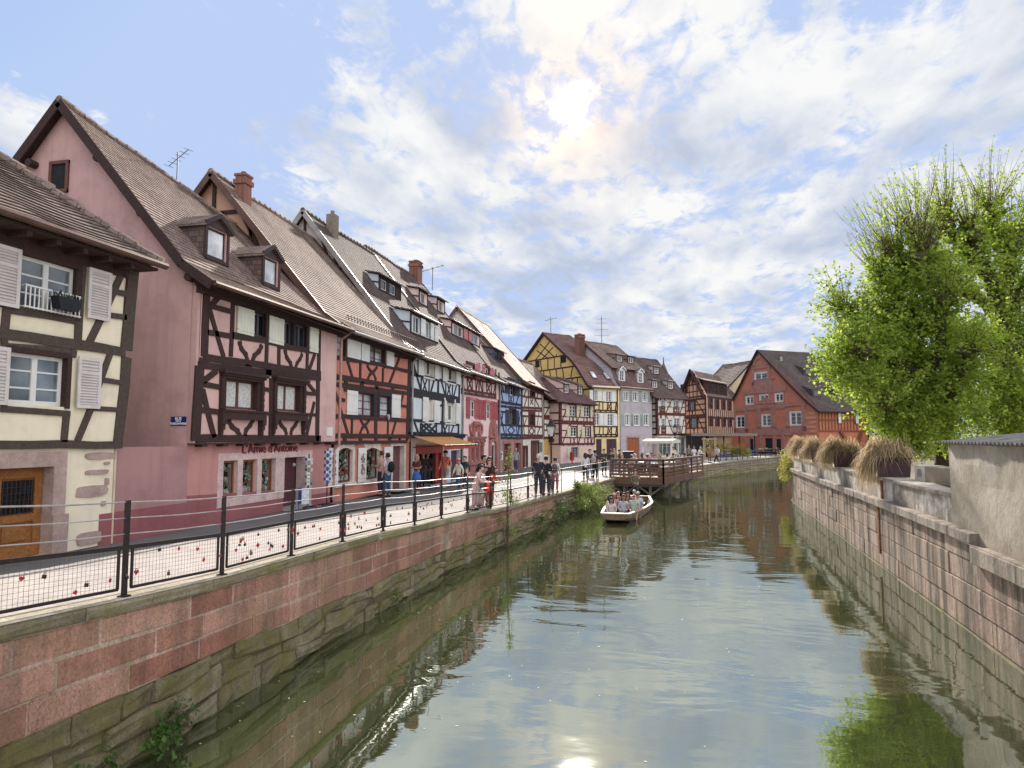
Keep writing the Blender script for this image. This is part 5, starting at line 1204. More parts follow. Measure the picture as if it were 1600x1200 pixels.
# ------------------------------------------------------------ narrower and farther houses
def frame_panel(s, a0, a1, z0, z1, bays, y, mat, w=.13, style='brace', holes=(), seed=1, rails=(), pr=.03):
    """posts, rails and braces of one storey, kept clear of its windows"""
    rr = random.Random(seed); L_ = []
    def ok(x, za, zb_): return not any(h[0]-.05 < x < h[1]+.05 and not (zb_ <= h[2] or za >= h[3]) for h in holes)
    L_.append(((a0, z0), (a1, z0), w*1.3)); L_.append(((a0, z1), (a1, z1), w*1.2)); L_.append(((a0+w/2, z0), (a0+w/2, z1), w*1.3)); L_.append(((a1-w/2, z0), (a1-w/2, z1), w*1.3))
    zs = sorted(set([z0]+[h[2] for h in holes]+[h[3] for h in holes]+[z1]))
    for h in holes:
        for x in (h[0]-w*.5, h[1]+w*.5): L_.append(((x, z0), (x, z1), w*.8))
    sill = min([h[2] for h in holes]) if holes else lerp(z0, z1, .4)
    segs = []; xs = [a0+w]+[v for h in sorted(holes) for v in (h[0]-w, h[1]+w)]+[a1-w]
    for i in range(0, len(xs), 2): segs.append((xs[i], xs[i+1]))
    for (p, q) in segs:
        if q-p < .25: continue
        L_.append(((p, sill), (q, sill), w*.8)); m_ = (sill+z1)/2
        if q-p > .4: L_.append(((p, m_), (q, m_), w*.7))
        if rr.random() < .8: L_.append((((p+.05), z1), (q-.05, z0), w*.8) if rr.random() < .5 else ((q-.05, z1), (p+.05, z0), w*.8))
    for h in holes:
        m_ = (h[0]+h[1])/2; dz = h[2]-z0
        if dz > .35:
            L_.append(((h[0], sill), (h[1], sill), w*.8))
            if style == 'lattice':
                n = 3
                for i in range(n):
                    xa, xb = lerp(h[0], h[1], i/n), lerp(h[0], h[1], (i+1)/n); L_.append(((xa, z0), (xb, sill), w*.5)); L_.append(((xb, z0), (xa, sill), w*.5))
            elif style == 'diamond':
                q = (z0+sill)/2; L_ += [((m_, sill), (h[0], q), w*.6), ((h[0], q), (m_, z0), w*.6), ((m_, z0), (h[1], q), w*.6), ((h[1], q), (m_, sill), w*.6)]
            else: L_ += [((m_-.22, sill), (m_+.22, z0), w*.6), ((m_+.22, sill), (m_-.22, z0), w*.6)]
    for r_ in rails: L_.append(((a0, r_), (a1, r_), w))
    s.pts(L_, y, mat, pr=pr)
def block(x0, x1, yt, yb, cr): return (x0, x1, yt, yb, cr)

# blue house
s = House('timber_house', 'blue timber-framed house with dark shutters and pink sandstone doorways', (XF, 46.2), (XF, 54.4), 1.15)
BL = plaster('blue_render', (.34, .43, .66), streak=.1); W_ = s.W; ze = 6.55; zj = s.fp(*Dd(500, 748))[1]
w1 = s.rect(Dd, 492, 542, 190, 335); w2 = s.rect(Dd, 495, 555, 470, 622); f1 = s.rect(Dd, 448, 512, 800, 1030); f2 = s.rect(Dd, 553, 607, 795, 1030)
f1 = (f1[0], f1[1], .05, f1[3]); f2 = (f2[0], f2[1], .05, f2[3])
PST = stone_mat('pink_sandstone_front', (.44, .24, .22), (.5, .3, .27), rough_b=.4)
s.wall(0, W_, zj, ze, [w1, w2], -.05, BL); s.wall(0, W_, 0, zj, [f1, f2], 0, PST); s.body(0, W_, 0, 9, 0, ze, BL)
NVY = plain('navy_paint', (.035, .035, .055), .5, var=.2)
s.window(w1, -.05, plain('grey_frame', (.35, .35, .36), .5), cols=2, rows=3, casing=NVY, cw=.12); s.window(w2, -.05, NVY, cols=2, rows=2, casing=NVY, cw=.12)
for q in ((455, 486, 180, 325), (550, 588, 200, 350), (458, 490, 478, 610), (556, 582, 485, 628)): s.shutter(s.rect(Dd, *q), -.05, NVY)
L_ = [((405, 130), (410, 750), .25), ((618, 180), (612, 750), .25), ((405, 300), (455, 315), .14), ((400, 405), (615, 440), .2), ((400, 445), (615, 468), .16), ((400, 495), (460, 505), .13), ((410, 622), (612, 632), .15), ((410, 712), (614, 722), .18), ((410, 742), (614, 748), .16), ((588, 340), (612, 348), .12),
      ((410, 195), (455, 320), .13), ((455, 180), (420, 330), .11), ((425, 318), (445, 415), .12), ((495, 335), (500, 420), .1), ((540, 345), (540, 430), .1), ((505, 350), (530, 415), .09), ((530, 350), (505, 415), .09), ((590, 350), (560, 435), .11), ((612, 210), (590, 260), .1),
      ((415, 510), (455, 700), .13), ((440, 510), (425, 620), .1), ((470, 628), (470, 715), .11), ((570, 632), (565, 720), .11), ((518, 635), (485, 672), .09), ((485, 672), (518, 712), .09), ((518, 712), (552, 675), .09), ((552, 675), (518, 635), .09), ((605, 500), (575, 720), .11), ((600, 625), (585, 720), .1)]
L_ += [((x, 425+(x-405)*.16), (x, 450+(x-405)*.12), .25) for x in (412, 465, 515, 560, 605)]+[((x, 720), (x, 745), .25) for x in (420, 470, 520, 568, 605)]
s.beams(Dd, L_, .05, TIMN); mb = MB(); mb.box(0, W_, -.15, 0, ze-.2, ze+.02); mb.build('cornice', TIMN, s.root)
for q in (f1, f2):
    mb = MB(); mb.box(q[0]-.25, q[0], -.06, .1, 0, q[3]+.2); mb.box(q[1], q[1]+.25, -.06, .1, 0, q[3]+.2); mb.box(q[0], q[1], -.058, .1, q[3], q[3]+.2); mb.build('door_surround', CST, s.root)
    mb = MB(); mb.box(q[0], q[1], .2, .24, q[2], q[3]); mb.box((q[0]+q[1])/2-.04, (q[0]+q[1])/2+.04, .17, .2, q[2], q[3]); mb.box(q[0], q[1], .17, .2, q[2], q[2]+.7); mb.build('door', plain('wine_door', (.09, .03, .04), .5), s.root)
q = s.rect(Dd, 410, 437, 875, 955); mb = MB(); mb.box(q[0], q[1], -.05, 0, q[2], q[3]); o = mb.build('menu_board', WHITE, s.root)
mb = MB(); rr = random.Random(4)
for i in range(9): z = lerp(q[2]+.1, q[3]-.1, i/8); mb.box(q[0]+.12, lerp(q[0]+.3, q[1]-.12, rr.random()), -.056, -.05, z-.02, z+.02)
mb.build('menu_lines', DF, o)
yr, zr = 4.2, 11.3
rf = s.roof(-.05, W_, [(-.55, 6.4), (.25, 6.95), (yr, zr)], [(9, 6), (yr, zr)], T2, gut=GUT)
zro = lambda y: 6.95+(y-.25)*(zr-6.95)/(yr-.25)
Z2 = crop(740, 480, 8.569)
p = hit(s, *Z2(275, 705), .25, 6.95, yr, zr); a0 = p[0]; a1 = s.fp(*Z2(405, 755), -p[1])[0]; h_ = s.fp(*Z2(275, 575), -p[1])[1]-p[2]; wd = a1-a0
s.dormer(rf, a0, a1, p[1], zro, max(.9, h_), [(a0+.15, a0+wd*.45), (a0+wd*.55, a1-.15)], 'shed', NVY, plaster('slate_cheek', (.14, .13, .17)), T3, winm=NVY, frame=NVY, slope=.2, rows=1)
# small chimney-like dormer behind the big pink dormer is part of the carved house roof

# cream house with the pale steep roof
s = House('timber_house', 'cream timber-framed house with figures painted by its windows under a steep pale lit roof', (XF, 54.4), (XF, 63.9), 1.13)
CW = plaster('warm_white_render', (.74, .68, .58), streak=.08); W_ = s.W; ze = 6.75; zj = s.fp(*Dd(700, 755))[1]
w1 = s.rect(Dd, 693, 733, 245, 362); w2 = s.rect(Dd, 685, 733, 520, 628); f1 = s.rect(Dd, 708, 777, 785, 960); f2 = s.rect(Dd, 633, 670, 835, 1045); f1 = (f1[0], f1[1], .05, f1[3]); f2 = (f2[0], f2[1], .05, f2[3])
s.wall(0, W_, zj, ze, [w1, w2], -.05, CW); s.wall(0, W_, 0, zj, [f1, f2], 0, CW); s.body(0, W_, 0, 11, 0, ze, CW)
for q in (w1, w2): s.window(q, -.05, BRWN, cols=2, rows=2, casing=TIMR, cw=.3)
L_ = [((620, 215), (624, 750), .26), ((805, 270), (815, 745), .3), ((622, 262), (685, 272), .16), ((622, 355), (800, 380), .17), ((622, 460), (810, 470), .2), ((622, 488), (812, 492), .17), ((622, 538), (680, 542), .15), ((740, 540), (805, 545), .15), ((622, 632), (812, 642), .17), ((622, 722), (814, 725), .2), ((622, 745), (815, 745), .18), ((740, 280), (800, 290), .15),
      ((680, 215), (682, 730), .18), ((740, 235), (742, 730), .18), ((665, 275), (640, 350), .14), ((665, 375), (640, 455), .13), ((780, 295), (758, 370), .13), ((745, 385), (780, 455), .13), ((697, 385), (722, 430), .1), ((722, 385), (697, 430), .1), ((632, 545), (640, 720), .14), ((665, 560), (640, 630), .12), ((780, 500), (760, 640), .13), ((710, 645), (685, 682), .12), ((685, 682), (710, 715), .12), ((710, 715), (735, 682), .12), ((735, 682), (710, 645), .12), ((788, 645), (760, 725), .13)]
s.beams(Dd, L_, .05, TIMR); mb = MB(); mb.box(0, W_, -.15, 0, ze-.25, ze+.3); mb.build('cornice', TIMR, s.root)
for q in (f1, f2):
    mb = MB(); mb.box(q[0], q[1], .14, .2, q[2], q[3]); mb.box((q[0]+q[1])/2-.04, (q[0]+q[1])/2+.04, .11, .14, q[2], q[3]); mb.build('door', BRWN, s.root)
    mb = MB(); mb.box(q[0]-.2, q[0], -.04, .1, 0, q[3]+.15); mb.box(q[1], q[1]+.2, -.04, .1, 0, q[3]+.15); mb.box(q[0], q[1], -.038, .1, q[3], q[3]+.15); mb.build('door_surround', TIMR, s.root)
q = s.rect(Dd, 786, 808, 785, 878); mb = MB(); mb.box(q[0], q[1], -.06, 0, q[2], q[3]); mb.build('notice_case', plain('green_grey', (.16, .18, .15), .6), s.root)
yr, zr = 5.55, 14.6-1.13
s.gable(.03, 0, 11, yr, 0, ze, zr-.12, CW)
rf = s.roof(-.2, W_+.1, [(-.65, 6.85), (.0, 7.25), (yr, zr)], [(12, 5.2), (yr, zr)], T4, verge=GUTC, gut=GUTC, step=.22)
# cream house at the bend
s = House('timber_house', 'narrow cream timber-framed house with an ochre ground floor behind the street lamp', (XF, 63.9), (-10.6, 71.5), 1.12)
W_ = s.W; ze = 6.2; zj = s.fp(*Dd(850, 745))[1]
w1 = (W_*.42, W_*.68, 4.6, 5.9); w2 = (W_*.42, W_*.68, 2.9-.0+.6, 4.1)
s.wall(0, W_, zj, ze, [w1], -.05, CW); s.wall(0, W_, 0, zj, [(W_*.3, W_*.55, 1.0, 1.9)], 0, CW); s.body(0, W_, 0, 10, 0, ze, CW)
s.window(w1, -.05, BRWN, cols=2, rows=2, casing=TIMR, cw=.2)
frame_panel(s, 0, W_, zj, (zj+ze)/2, 3, -.05, TIMR, .2, 'diamond', seed=2); frame_panel(s, 0, W_, (zj+ze)/2+.15, ze, 3, -.05, TIMR, .2, 'x', [w1], seed=3)
mb = MB(); mb.box(W_*.05, W_*.95, -.06, .0, .9, 2.3); mb.build('ochre_panel', plaster('ochre_panel', (.55, .34, .08)), s.root)
s.window((W_*.4, W_*.6, 1.0, 2.1), -.1, BRWN, cols=2, rows=2)
yr, zr = 3.6, 11.56-1.12
s.gable(.03, 0, 10, yr, 0, ze, zr-.12, CW)
s.roof(-.2, W_+.3, [(-.9, 6.2), (.3, 7.0), (yr, zr)], [(8, 6), (yr, zr)], T1, verge=TIMB, gut=GUTC, step=.25)

# --- far end houses
def simple_house(name, label, L0, L1, zg, depth, ze, wallm, roofm, front, back, **k):
    s = House(name, label, L0, L1, zg); return s
S5 = crop(820, 500, 5.454); Q7 = crop(860, 600, 7.273)
# pale pink three-storey house
pl_, pr_ = cd(875.5, 66), cd(928, 71.5)
s = House('timber_house', 'low pale pink timber-framed house with cream shutters and a dark hipped roof at the bend', pl_, pr_, 1.12)
W_ = s.W; ze = s.fp(*P(880, 628))[1]-.05; zj = s.fp(*Q7(250, 682))[1]
PQ = plaster('soft_pink_render', (.70, .50, .46), streak=.08)
ws = [s.rect(Q7, *q) for q in ((215, 285, 240, 370), (378, 442, 250, 375), (228, 298, 485, 602), (388, 450, 490, 608))]; wg = s.rect(Q7, 235, 315, 718, 840)
s.wall(0, W_, zj, ze, ws, -.04, PQ); s.wall(0, W_, 0, zj, [wg], 0, PQ); s.body(0, W_, 0, 8, 0, ze, PQ)
for q in ws: s.window(q, -.04, WHITE, cols=2, rows=3, casing=TIMR, cw=.1, fw=.09)
s.window(wg, 0, plain('grey_frame', (.35, .35, .36), .5), cols=3, rows=4, casing=SC, cw=.12)
YS = plain('pale_yellow_shutter', (.62, .56, .38), .6, var=.1)
for q in ws: s.shutter((q[0]-.75, q[0]-.08, q[2], q[3]), -.04, YS); s.shutter((q[1]+.08, q[1]+.5, q[2], q[3]), -.04, YS)
s.shutter((wg[0]-.8, wg[0]-.1, wg[2]+.1, wg[3]), 0, YS); s.shutter((wg[1]+.1, wg[1]+.8, wg[2]+.1, wg[3]), 0, YS)
zm = s.fp(*Q7(250, 450))[1]
frame_panel(s, 0, W_, zj, zm, 4, -.04, TIMR, .15, 'x', ws[2:], seed=5); frame_panel(s, 0, W_, zm+.2, ze, 4, -.04, TIMR, .15, 'x', ws[:2], seed=8)
s.pts([((i*.9+.3, zm), (i*.9+.3, zm+.2), .2) for i in range(int(W_/.9))], -.04, TIMR)
s.pts([((i*.95+.5, zj-.15), (i*.95+.5, zj), .2) for i in range(int(W_/.95))], -.04, TIMR)
mb = MB()  # timber on the narrow side wall facing the street
for z in (zj, zm, zm+.25, lerp(zj, zm, .5), lerp(zm, ze, .5), ze): mb.box(-.03, .0, 0, 5, z-.08, z+.08)
for y in (.1, 1.6, 3.2, 4.8): mb.box(-.035, .0, y-.08, y+.08, zj, ze)
mb.build('timber_frame', TIMR, s.root)
mb = MB(); e = .45; zr = ze+3.0; A_ = [(-e, -e, ze), (W_+e*.3, -e, ze), (W_+.1, 3.6, zr), (2.8, 3.6, zr), (-e, 8, ze), (W_, 8, ze)]
def tri(mb, pts): mb.face(pts, 0, [(p[0]+p[1]*.3, p[2]*1.4) for p in pts])
tri(mb, [A_[0], A_[1], A_[2], A_[3]]); tri(mb, [A_[0], A_[3], A_[4]]); tri(mb, [A_[3], A_[2], A_[5], A_[4]])
rf = mb.build('roof', tile_mat('tiles_plum', (.17, .085, .08), (.11, .06, .06)), s.root)
mb = MB(); mb.box(-e, W_+e*.3, -e, .1, ze-.1, ze-.01); mb.box(-e, 0.05, .1, 8, ze-.1, ze-.01); mb.build('eave_boards', TIMB, rf); mb = MB(); mb.tube([(-e, -e-.05, ze), (W_+.1, -e-.05, ze)], .06, 6); mb.tube([(-e-.04, -e, ze), (-e-.04, 8, ze)], .06, 6); mb.build('gutter', GUTC, rf)
zro = lambda y: ze+(y+e)*(zr-ze)/(3.6+e)
for cx_ in (s.fp(*P(881, 612), -1.2)[0], s.fp(*P(902.5, 614), -1.2)[0]):
    s.dormer(rf, cx_-.5, cx_+.5, .9, zro, 1.0, [(cx_-.35, cx_+.35)], 'shed', PQ, PQ, _mc['tiles_plum'], winm=WHITE, slope=.35, cols=2, rows=2)
mb = MB(); p = s.fp(*Q7(180, 900)); mb.box(p[0]-.17, p[0]+.17, -.8, -.5, .3, 1.0); mb.box(p[0]-.04, p[0]+.04, -.7, -.62, 0, .3); mb.lathe([(.18, 1.0), (.22, 1.06), (.12, 1.15)], 10, (p[0], -.65, 0)); o = mb.build('waste_bin', plain('red_bin', (.33, .05, .04), .5), None); o.matrix_world = s.root.matrix_basis; tag(o, 'small red litter bin at the foot of the low pale pink house', 'litter bin')

# tall yellow mansard house
yl, yrr = cd(925, 73), cd(967.5, 75)
s = House('timber_house', 'tall yellow timber-framed house with a bowed half-timbered gable and white shutters', yl, yrr, 1.15)
W_ = s.W; ze = s.fp(*P(927, 604.5))[1]; YL = plaster('yellow_render', (.76, .60, .33), streak=.08); YLG = plaster('yellow_gable', (.68, .46, .17), streak=.08)
ws = [s.rect(Q7, *q) for q in ((485, 530, 70, 190), (630, 688, 85, 200), (500, 548, 335, 470), (645, 710, 340, 475))]; f1 = s.rect(Q7, 520, 582, 625, 850); f2 = s.rect(Q7, 638, 752, 625, 850)
f1 = (f1[0], f1[1], .05, f1[3]); f2 = (f2[0], f2[1], .05, f2[3]); zj = s.fp(*Q7(600, 592))[1]
s.wall(0, W_, zj, ze, ws, -.04, YL); s.wall(0, W_, 0, zj, [f1, f2], 0, YL)
for q in ws: s.window(q, -.04, WHITE, cols=2, rows=4, casing=WHITE, cw=.08, fw=.07)
for q in ws: s.shutter((q[0]-.52, q[0]-.05, q[2], q[3]), -.04, WHITE, 'panel'); s.shutter((q[1]+.08, q[1]+.55, q[2], q[3]), -.04, WHITE, 'panel')
for q in (f1, f2): mb = MB(); mb.box(q[0], q[1], .1, .16, q[2], q[3]); mb.box((q[0]+q[1])/2-.03, (q[0]+q[1])/2+.03, .07, .1, q[2], q[3]); mb.build('door', plain('plum_door', (.07, .03, .04), .5), s.root)
z1_ = s.fp(*Q7(600, 205))[1]; z2_ = s.fp(*Q7(600, 298))[1]; z3_ = s.fp(*Q7(600, 485))[1]; z4_ = s.fp(*Q7(600, 575))[1]
for za, zb_ in ((z2_, z1_), (z4_, z3_)):
    L_ = [((.15, za), (W_-.3, za), .14), ((.15, zb_), (W_-.3, zb_), .14), ((.15, za-.22), (W_-.3, za-.22), .12)]+[((x, za-.22), (x, za), .2) for x in [lerp(.4, W_-.5, i/4) for i in range(5)]]
    for i in range(6): x = lerp(.3, W_-.6, i/5); L_.append(((x+(.15 if i % 2 else 0), zb_), (x, za), .11))
    c_ = W_*.62; L_ += [((c_-.3, zb_), (c_+.3, za), .09), ((c_+.3, zb_), (c_-.3, za), .09)]
    s.pts(L_, -.04, TIMB)
s.pts([((.12, zj), (.12, ze), .24), ((W_-.35, zj), (W_-.3, ze), .16)], -.045, TIMB)
mb = MB(); mb.box(0, W_, -.25, 0, ze-.2, ze+.15); mb.build('cornice', CRM, s.root)
# bowed gable on the left side plane, outline taken as a real mansard section
side = [s.fx(*S5(*q), 0) for q in ((555, 560), (500, 470), (455, 390), (300, 235), (175, 112), (120, 190), (75, 260), (40, 365))]
ym = s.fx(*S5(175, 112), 0)[0]; zr = s.fx(*S5(175, 112), 0)[1]
half = [(0, ze), (.35, ze+.55), (.95, ze+1.75), (1.5, ze+2.6)]
prof = [(-.3, ze-.05), (.3, ze+.15), (1.4, ze+1.35), (2.4, ze+2.45), (3.5, ze+3.35)]; ymid = 8.85; zr = ze+6.95; prof.append((ymid, zr))
print('yellow', W_, ze, zj, side, ymid, zr)
mbw = MB(); out = [(0, 0), (0, ze)]+[(max(y, 0)+.05, z-.12) for y, z in prof[1:-1]]+[(ymid, zr-.15)]+[(2*ymid-y-.05, z-.12) for y, z in prof[1:-1]][::-1]+[(2*ymid, ze), (2*ymid, 0)]
mbw.prism(out, .02, .2, ax='x'); mbw.build('gable_wall', YLG, s.root)
s.body(.1, W_, 0, 2*ymid, 0, ze, YL)
def wdt(z):   # width limits of the gable at height z
    if z < ze: return 0, 2*ymid
    for (ya, za), (yb, zb_) in zip(prof, prof[1:]):
        if za <= z <= zb_: y = lerp(ya, yb, (z-za)/(zb_-za)); return y, 2*ymid-y
    return ymid, ymid
mb = MB(); bz = lambda y0, z0, y1, z1, w: mb.bar((-.0, y0, z0), (-.0, y1, z1), w, .06, up=(1, 0, 0))
lv = [4.6, 6.1, ze-.2, ze+1.2, ze+2.5, ze+3.9]; lv = [z for z in lv if z < zr-2]
for z in lv: y0, y1 = wdt(z); bz(y0+.1, z, y1-.1, z, .14)
rr = random.Random(12)
for za, zb_ in zip(lv, lv[1:]):
    y0, y1 = wdt(zb_); n = max(3, int((y1-y0)/1.25))
    for i in range(1, n): y = lerp(y0, y1, i/n); bz(y, za, y+rr.choice((-.35, 0, 0, .3)), zb_, .11)
z = lv[-1]; y0, y1 = wdt(z+.1); q = (zr-z)
bz(ymid-2.0, z, ymid+1.0, z+q*.62, .1); bz(ymid+2.0, z, ymid-1.0, z+q*.62, .1); bz(ymid-.6, z, ymid+1.7, z+q*.38, .1) ; bz(ymid+.6, z, ymid-1.7, z+q*.38, .1); bz(ymid-2.4, z+.3, ymid-2.3, z, .1)
mb.build('timber_frame', TIMB, s.root)
for (q0, q1) in ((S5(310, 300), S5(350, 360)), (S5(95, 350), S5(125, 400))): gable_window(s, .0, s.fx(*q0), s.fx(*q1), TIMB)
rf = s.roof(-.3, W_-.02, prof, [(2*ymid-y, z) for y, z in prof], tile_mat('tiles_rose', (.26, .15, .13), (.19, .115, .10)), verge=TIMB, gut=GUTC, step=.3, lift=.03)
p = s.fp(*P(906, 545), -4.6); s.chimney(p[0], 4.6, ze+2.5, s.fp(*P(906, 524), -4.6)[1], .85, .8, BRICK, rf)
for xx_ in (s.fp(*S5(580, 480), -1.4)[0], s.fp(*S5(695, 485), -1.4)[0]):
    mb = MB(); mb.bar((xx_, 1.0, ze+1.02), (xx_, 1.75, ze+1.85), .62, .08, up=(0, -.72, .66)); o = mb.build('skylight', plain('skylight_frame', (.12, .11, .11), .5), rf)
    mb = MB(); mb.bar((xx_, 1.05, ze+1.12), (xx_, 1.66, ze+1.80), .46, .09, up=(0, -.72, .66)); mb.build('pane', glass_mat('sky_reflection_pane', (.5, .53, .56), .1, .9), o)
mb = MB(); mb.tube([(0, 0, 0), (0, 0, 2.0)], .035, 5); mb.tube([(-.7, 0, 1.6), (.7, 0, 1.9)], .02, 5)
for i in range(4): x = lerp(-.6, .6, i/3); mb.tube([(x, -.3, 1.75+x*.2), (x, .3, 1.75+x*.2)], .015, 4)
p = s.root.matrix_basis @ Vector((.9, ymid, zr)); tag(mb.build('tv_aerial', AER, None, p), 'tv aerial on the ridge of the tall yellow house', 'aerial')
yel_mid, yel_zr = ymid, zr

# grey-lilac mansard house
gl, gr = (yrr[0]+.02, yrr[1]+.02), cd(1018.5, 79.5)
s = House('rendered_house', 'lilac grey rendered house with green-grey shutters and two rows of dormers', gl, gr, 1.18)
W_ = s.W; ze = s.fp(*P(970, 605.5))[1]; GR = plaster('lilac_render', (.46, .40, .42), streak=.08); GS = plain('sage_shutter', (.34, .37, .35), .6, var=.1)
ws = [s.rect(Q7, *q) for q in ((835, 875, 85, 190), (935, 980, 90, 195), (1045, 1085, 90, 200), (848, 888, 345, 470), (950, 998, 350, 472), (1062, 1105, 345, 470))]; ws = [(q[0], q[1]+.12, q[2], q[3]) for q in ws]
f1 = s.rect(Q7, 872, 1005, 610, 850); f1 = (f1[0], f1[1], .05, f1[3])
s.wall(0, W_, 0, ze, ws+[f1], 0, GR); s.body(0, W_, 0, 9, 0, ze, GR)
for q in ws:
    s.window(q, 0, WHITE, cols=2, rows=4, casing=WHITE, cw=.10, fw=.08, sill=WHITE); s.shutter((q[0]-.62, q[0]-.12, q[2], q[3]), 0, GS, 'panel'); s.shutter((q[1]+.12, q[1]+.6, q[2], q[3]), 0, GS, 'panel')
mb = MB(); mb.box(f1[0], f1[1], .1, .16, f1[2], f1[3])
for i in range(8): mb.box(lerp(f1[0], f1[1], i/8)+.02, lerp(f1[0], f1[1], (i+1)/8)-.02, .07, .1, f1[2], f1[3])
mb.build('garage_door', plain('orange_brown_door', (.36, .12, .05), .6), s.root)
mb = MB(); mb.box(f1[0]-.2, f1[0], -.03, .1, 0, f1[3]+.2); mb.box(f1[1], f1[1]+.2, -.03, .1, 0, f1[3]+.2); mb.box(f1[0], f1[1], -.028, .1, f1[3], f1[3]+.2); mb.build('door_surround', SURR, s.root)
mb = MB(); mb.box(0, W_, -.25, 0, ze-.2, ze+.12); mb.build('cornice', CRM, s.root)
ymid = 5.; zr = s.fp(*S5(640, 200), -ymid)[1]; zk = s.fp(*S5(900, 430), -1.3)[1]
mb = MB(); mb.prism([(0, 0), (0, ze), (.5, ze+.85), (1.1, zk-.05), (ymid, zr-.12), (9.3, ze+1.1), (10, 0)], -.02, .2, ax='x'); mb.build('gable_wall', GR, s.root)
rf = s.roof(-.1, W_+.15, [(-.3, ze), (.45, ze+.9), (1.1, zk)], None, tile_mat('tiles_mauve', (.20, .115, .105), (.15, .09, .085)), ridge=False, gut=GUTC, step=.3)
s.roof(-.25, W_+.2, [(.75, zk), (ymid, zr)], [(9.4, ze+1.2), (ymid, zr)], T1, 'roof', verge=GUTC, step=.3)
zro = lambda y: ze+.9+(y-.45)*(zk-ze-.9)/.65
for q in (S5(835, 520), S5(993, 540)):
    c_ = s.fp(*q, -.3)[0]; s.dormer(rf, c_-.55, c_+.55, .42, lambda y: ze+.9+(y-.45)*2.6, 1.25, [(c_-.38, c_+.38)], 'gable', WHITE, GR, T2, frame=WHITE, winm=WHITE, cols=2, rows=3, gh=.3)
zro2 = lambda y: zk+(y-.75)*(zr-zk)/(ymid-.75)
for q in (S5(788, 362), S5(885, 372)):
    c_ = s.fp(*q, -2.2)[0]; s.dormer(rf, c_-.6, c_+.6, 1.9, zro2, .85, [(c_-.35, c_+.35)], 'shed', GR, T1, T1, slope=.15, cols=2, rows=1, winm=WHITE)
mb = MB(); mb.tube([(0, 0, 0), (0, 0, 3.8)], .04, 5)
for i, zz_ in enumerate((1.5, 2.2, 3.0, 3.5)): mb.tube([(-.9+.1*i, 0, zz_), (.9-.1*i, 0, zz_)], .02, 4)
p = s.root.matrix_basis @ Vector((W_*.55, ymid, zr-.5)); tag(mb.build('tv_aerial', AER, None, p), 'tall many-armed tv aerial above the lilac grey house', 'aerial')

# white and brown house behind the terrace tent
wl_, wr_ = cd(1026.5, 79.5), cd(1071, 82.5)
s = House('timber_house', 'pale pink and brown timber-framed house with a slate roof behind the white terrace tent', wl_, wr_, 1.2)
W_ = s.W; ze = s.fp(*P(1030, 621))[1]; PW = plaster('shell_render', (.70, .60, .54), streak=.08)
ws = [s.rect(Q7, *q) for q in ((1252, 1290, 188, 255), (1398, 1452, 190, 262), (1262, 1300, 395, 475), (1405, 1465, 390, 475))]; zj = s.fp(*Q7(1300, 575))[1]
s.wall(0, W_, zj, ze, ws, -.04, PW); f_ = [(W_*.05, W_*.48, .3, zj-.3), (W_*.55, W_*.95, .3, zj-.3)]; s.wall(0, W_, 0, zj, f_, 0, PW); s.body(0, W_, 0, 9, 0, ze, PW)
for q in ws: s.window(q, -.04, WHITE, cols=2, rows=3, casing=WHITE, cw=.06); s.shutter((q[0]-.52, q[0]-.05, q[2], q[3]), -.04, plain('mint_shutter', (.60, .64, .58), .6, var=.1)); s.shutter((q[1]+.05, q[1]+.5, q[2], q[3]), -.04, _mc['mint_shutter'])
for q in f_: s.window(q, 0, plain('pale_shop_frame', (.50, .46, .38), .6), cols=3, rows=2, pane=glass_mat('shop_pane_grey', (.08, .09, .09), .1))
zm = s.fp(*Q7(1300, 350))[1]
frame_panel(s, 0, W_, zj, zm, 3, -.04, TIMR, .14, 'lattice', ws[2:], seed=6); frame_panel(s, 0, W_, zm+.15, ze, 3, -.04, TIMR, .14, 'lattice', ws[:2], seed=9)
mb = MB(); 
for i in range(7): z = lerp(zj, ze, i/6); mb.box(-.04, 0, 0, 2.5, z-.09, z+.09)
for y in (.12, 1.3): mb.box(-.045, 0, y-.1, y+.1, zj, ze)
mb.build('timber_frame', TIMB, s.root)
ymid = 4.6; zr = s.fp(*S5(900, 318), -ymid)[1]
s.gable(.03, 0, 9.2, ymid, 0, ze, zr-.1, PW)
rf = s.roof(-.8, W_+.2, [(-.5, ze-.05), (.3, ze+.6), (ymid, zr)], [(9.7, ze), (ymid, zr)], T3, verge=GUTC, gut=GUTC, step=.3)
zro = lambda y: ze+.6+(y-.3)*(zr-ze-.6)/(ymid-.3)
for i, (q, yd) in enumerate(((S5(1108, 580), .8), (S5(1243, 590), .8), (S5(1120, 465), 2.6))):
    c_ = s.fp(*q, -yd)[0]; c_ = min(max(c_, 0), W_-.6); s.dormer(rf, c_-.5, c_+.5, yd, zro, .95, [(c_-.32, c_+.32)], 'shed', PW, PW, T2, slope=.15, cols=2, rows=2)
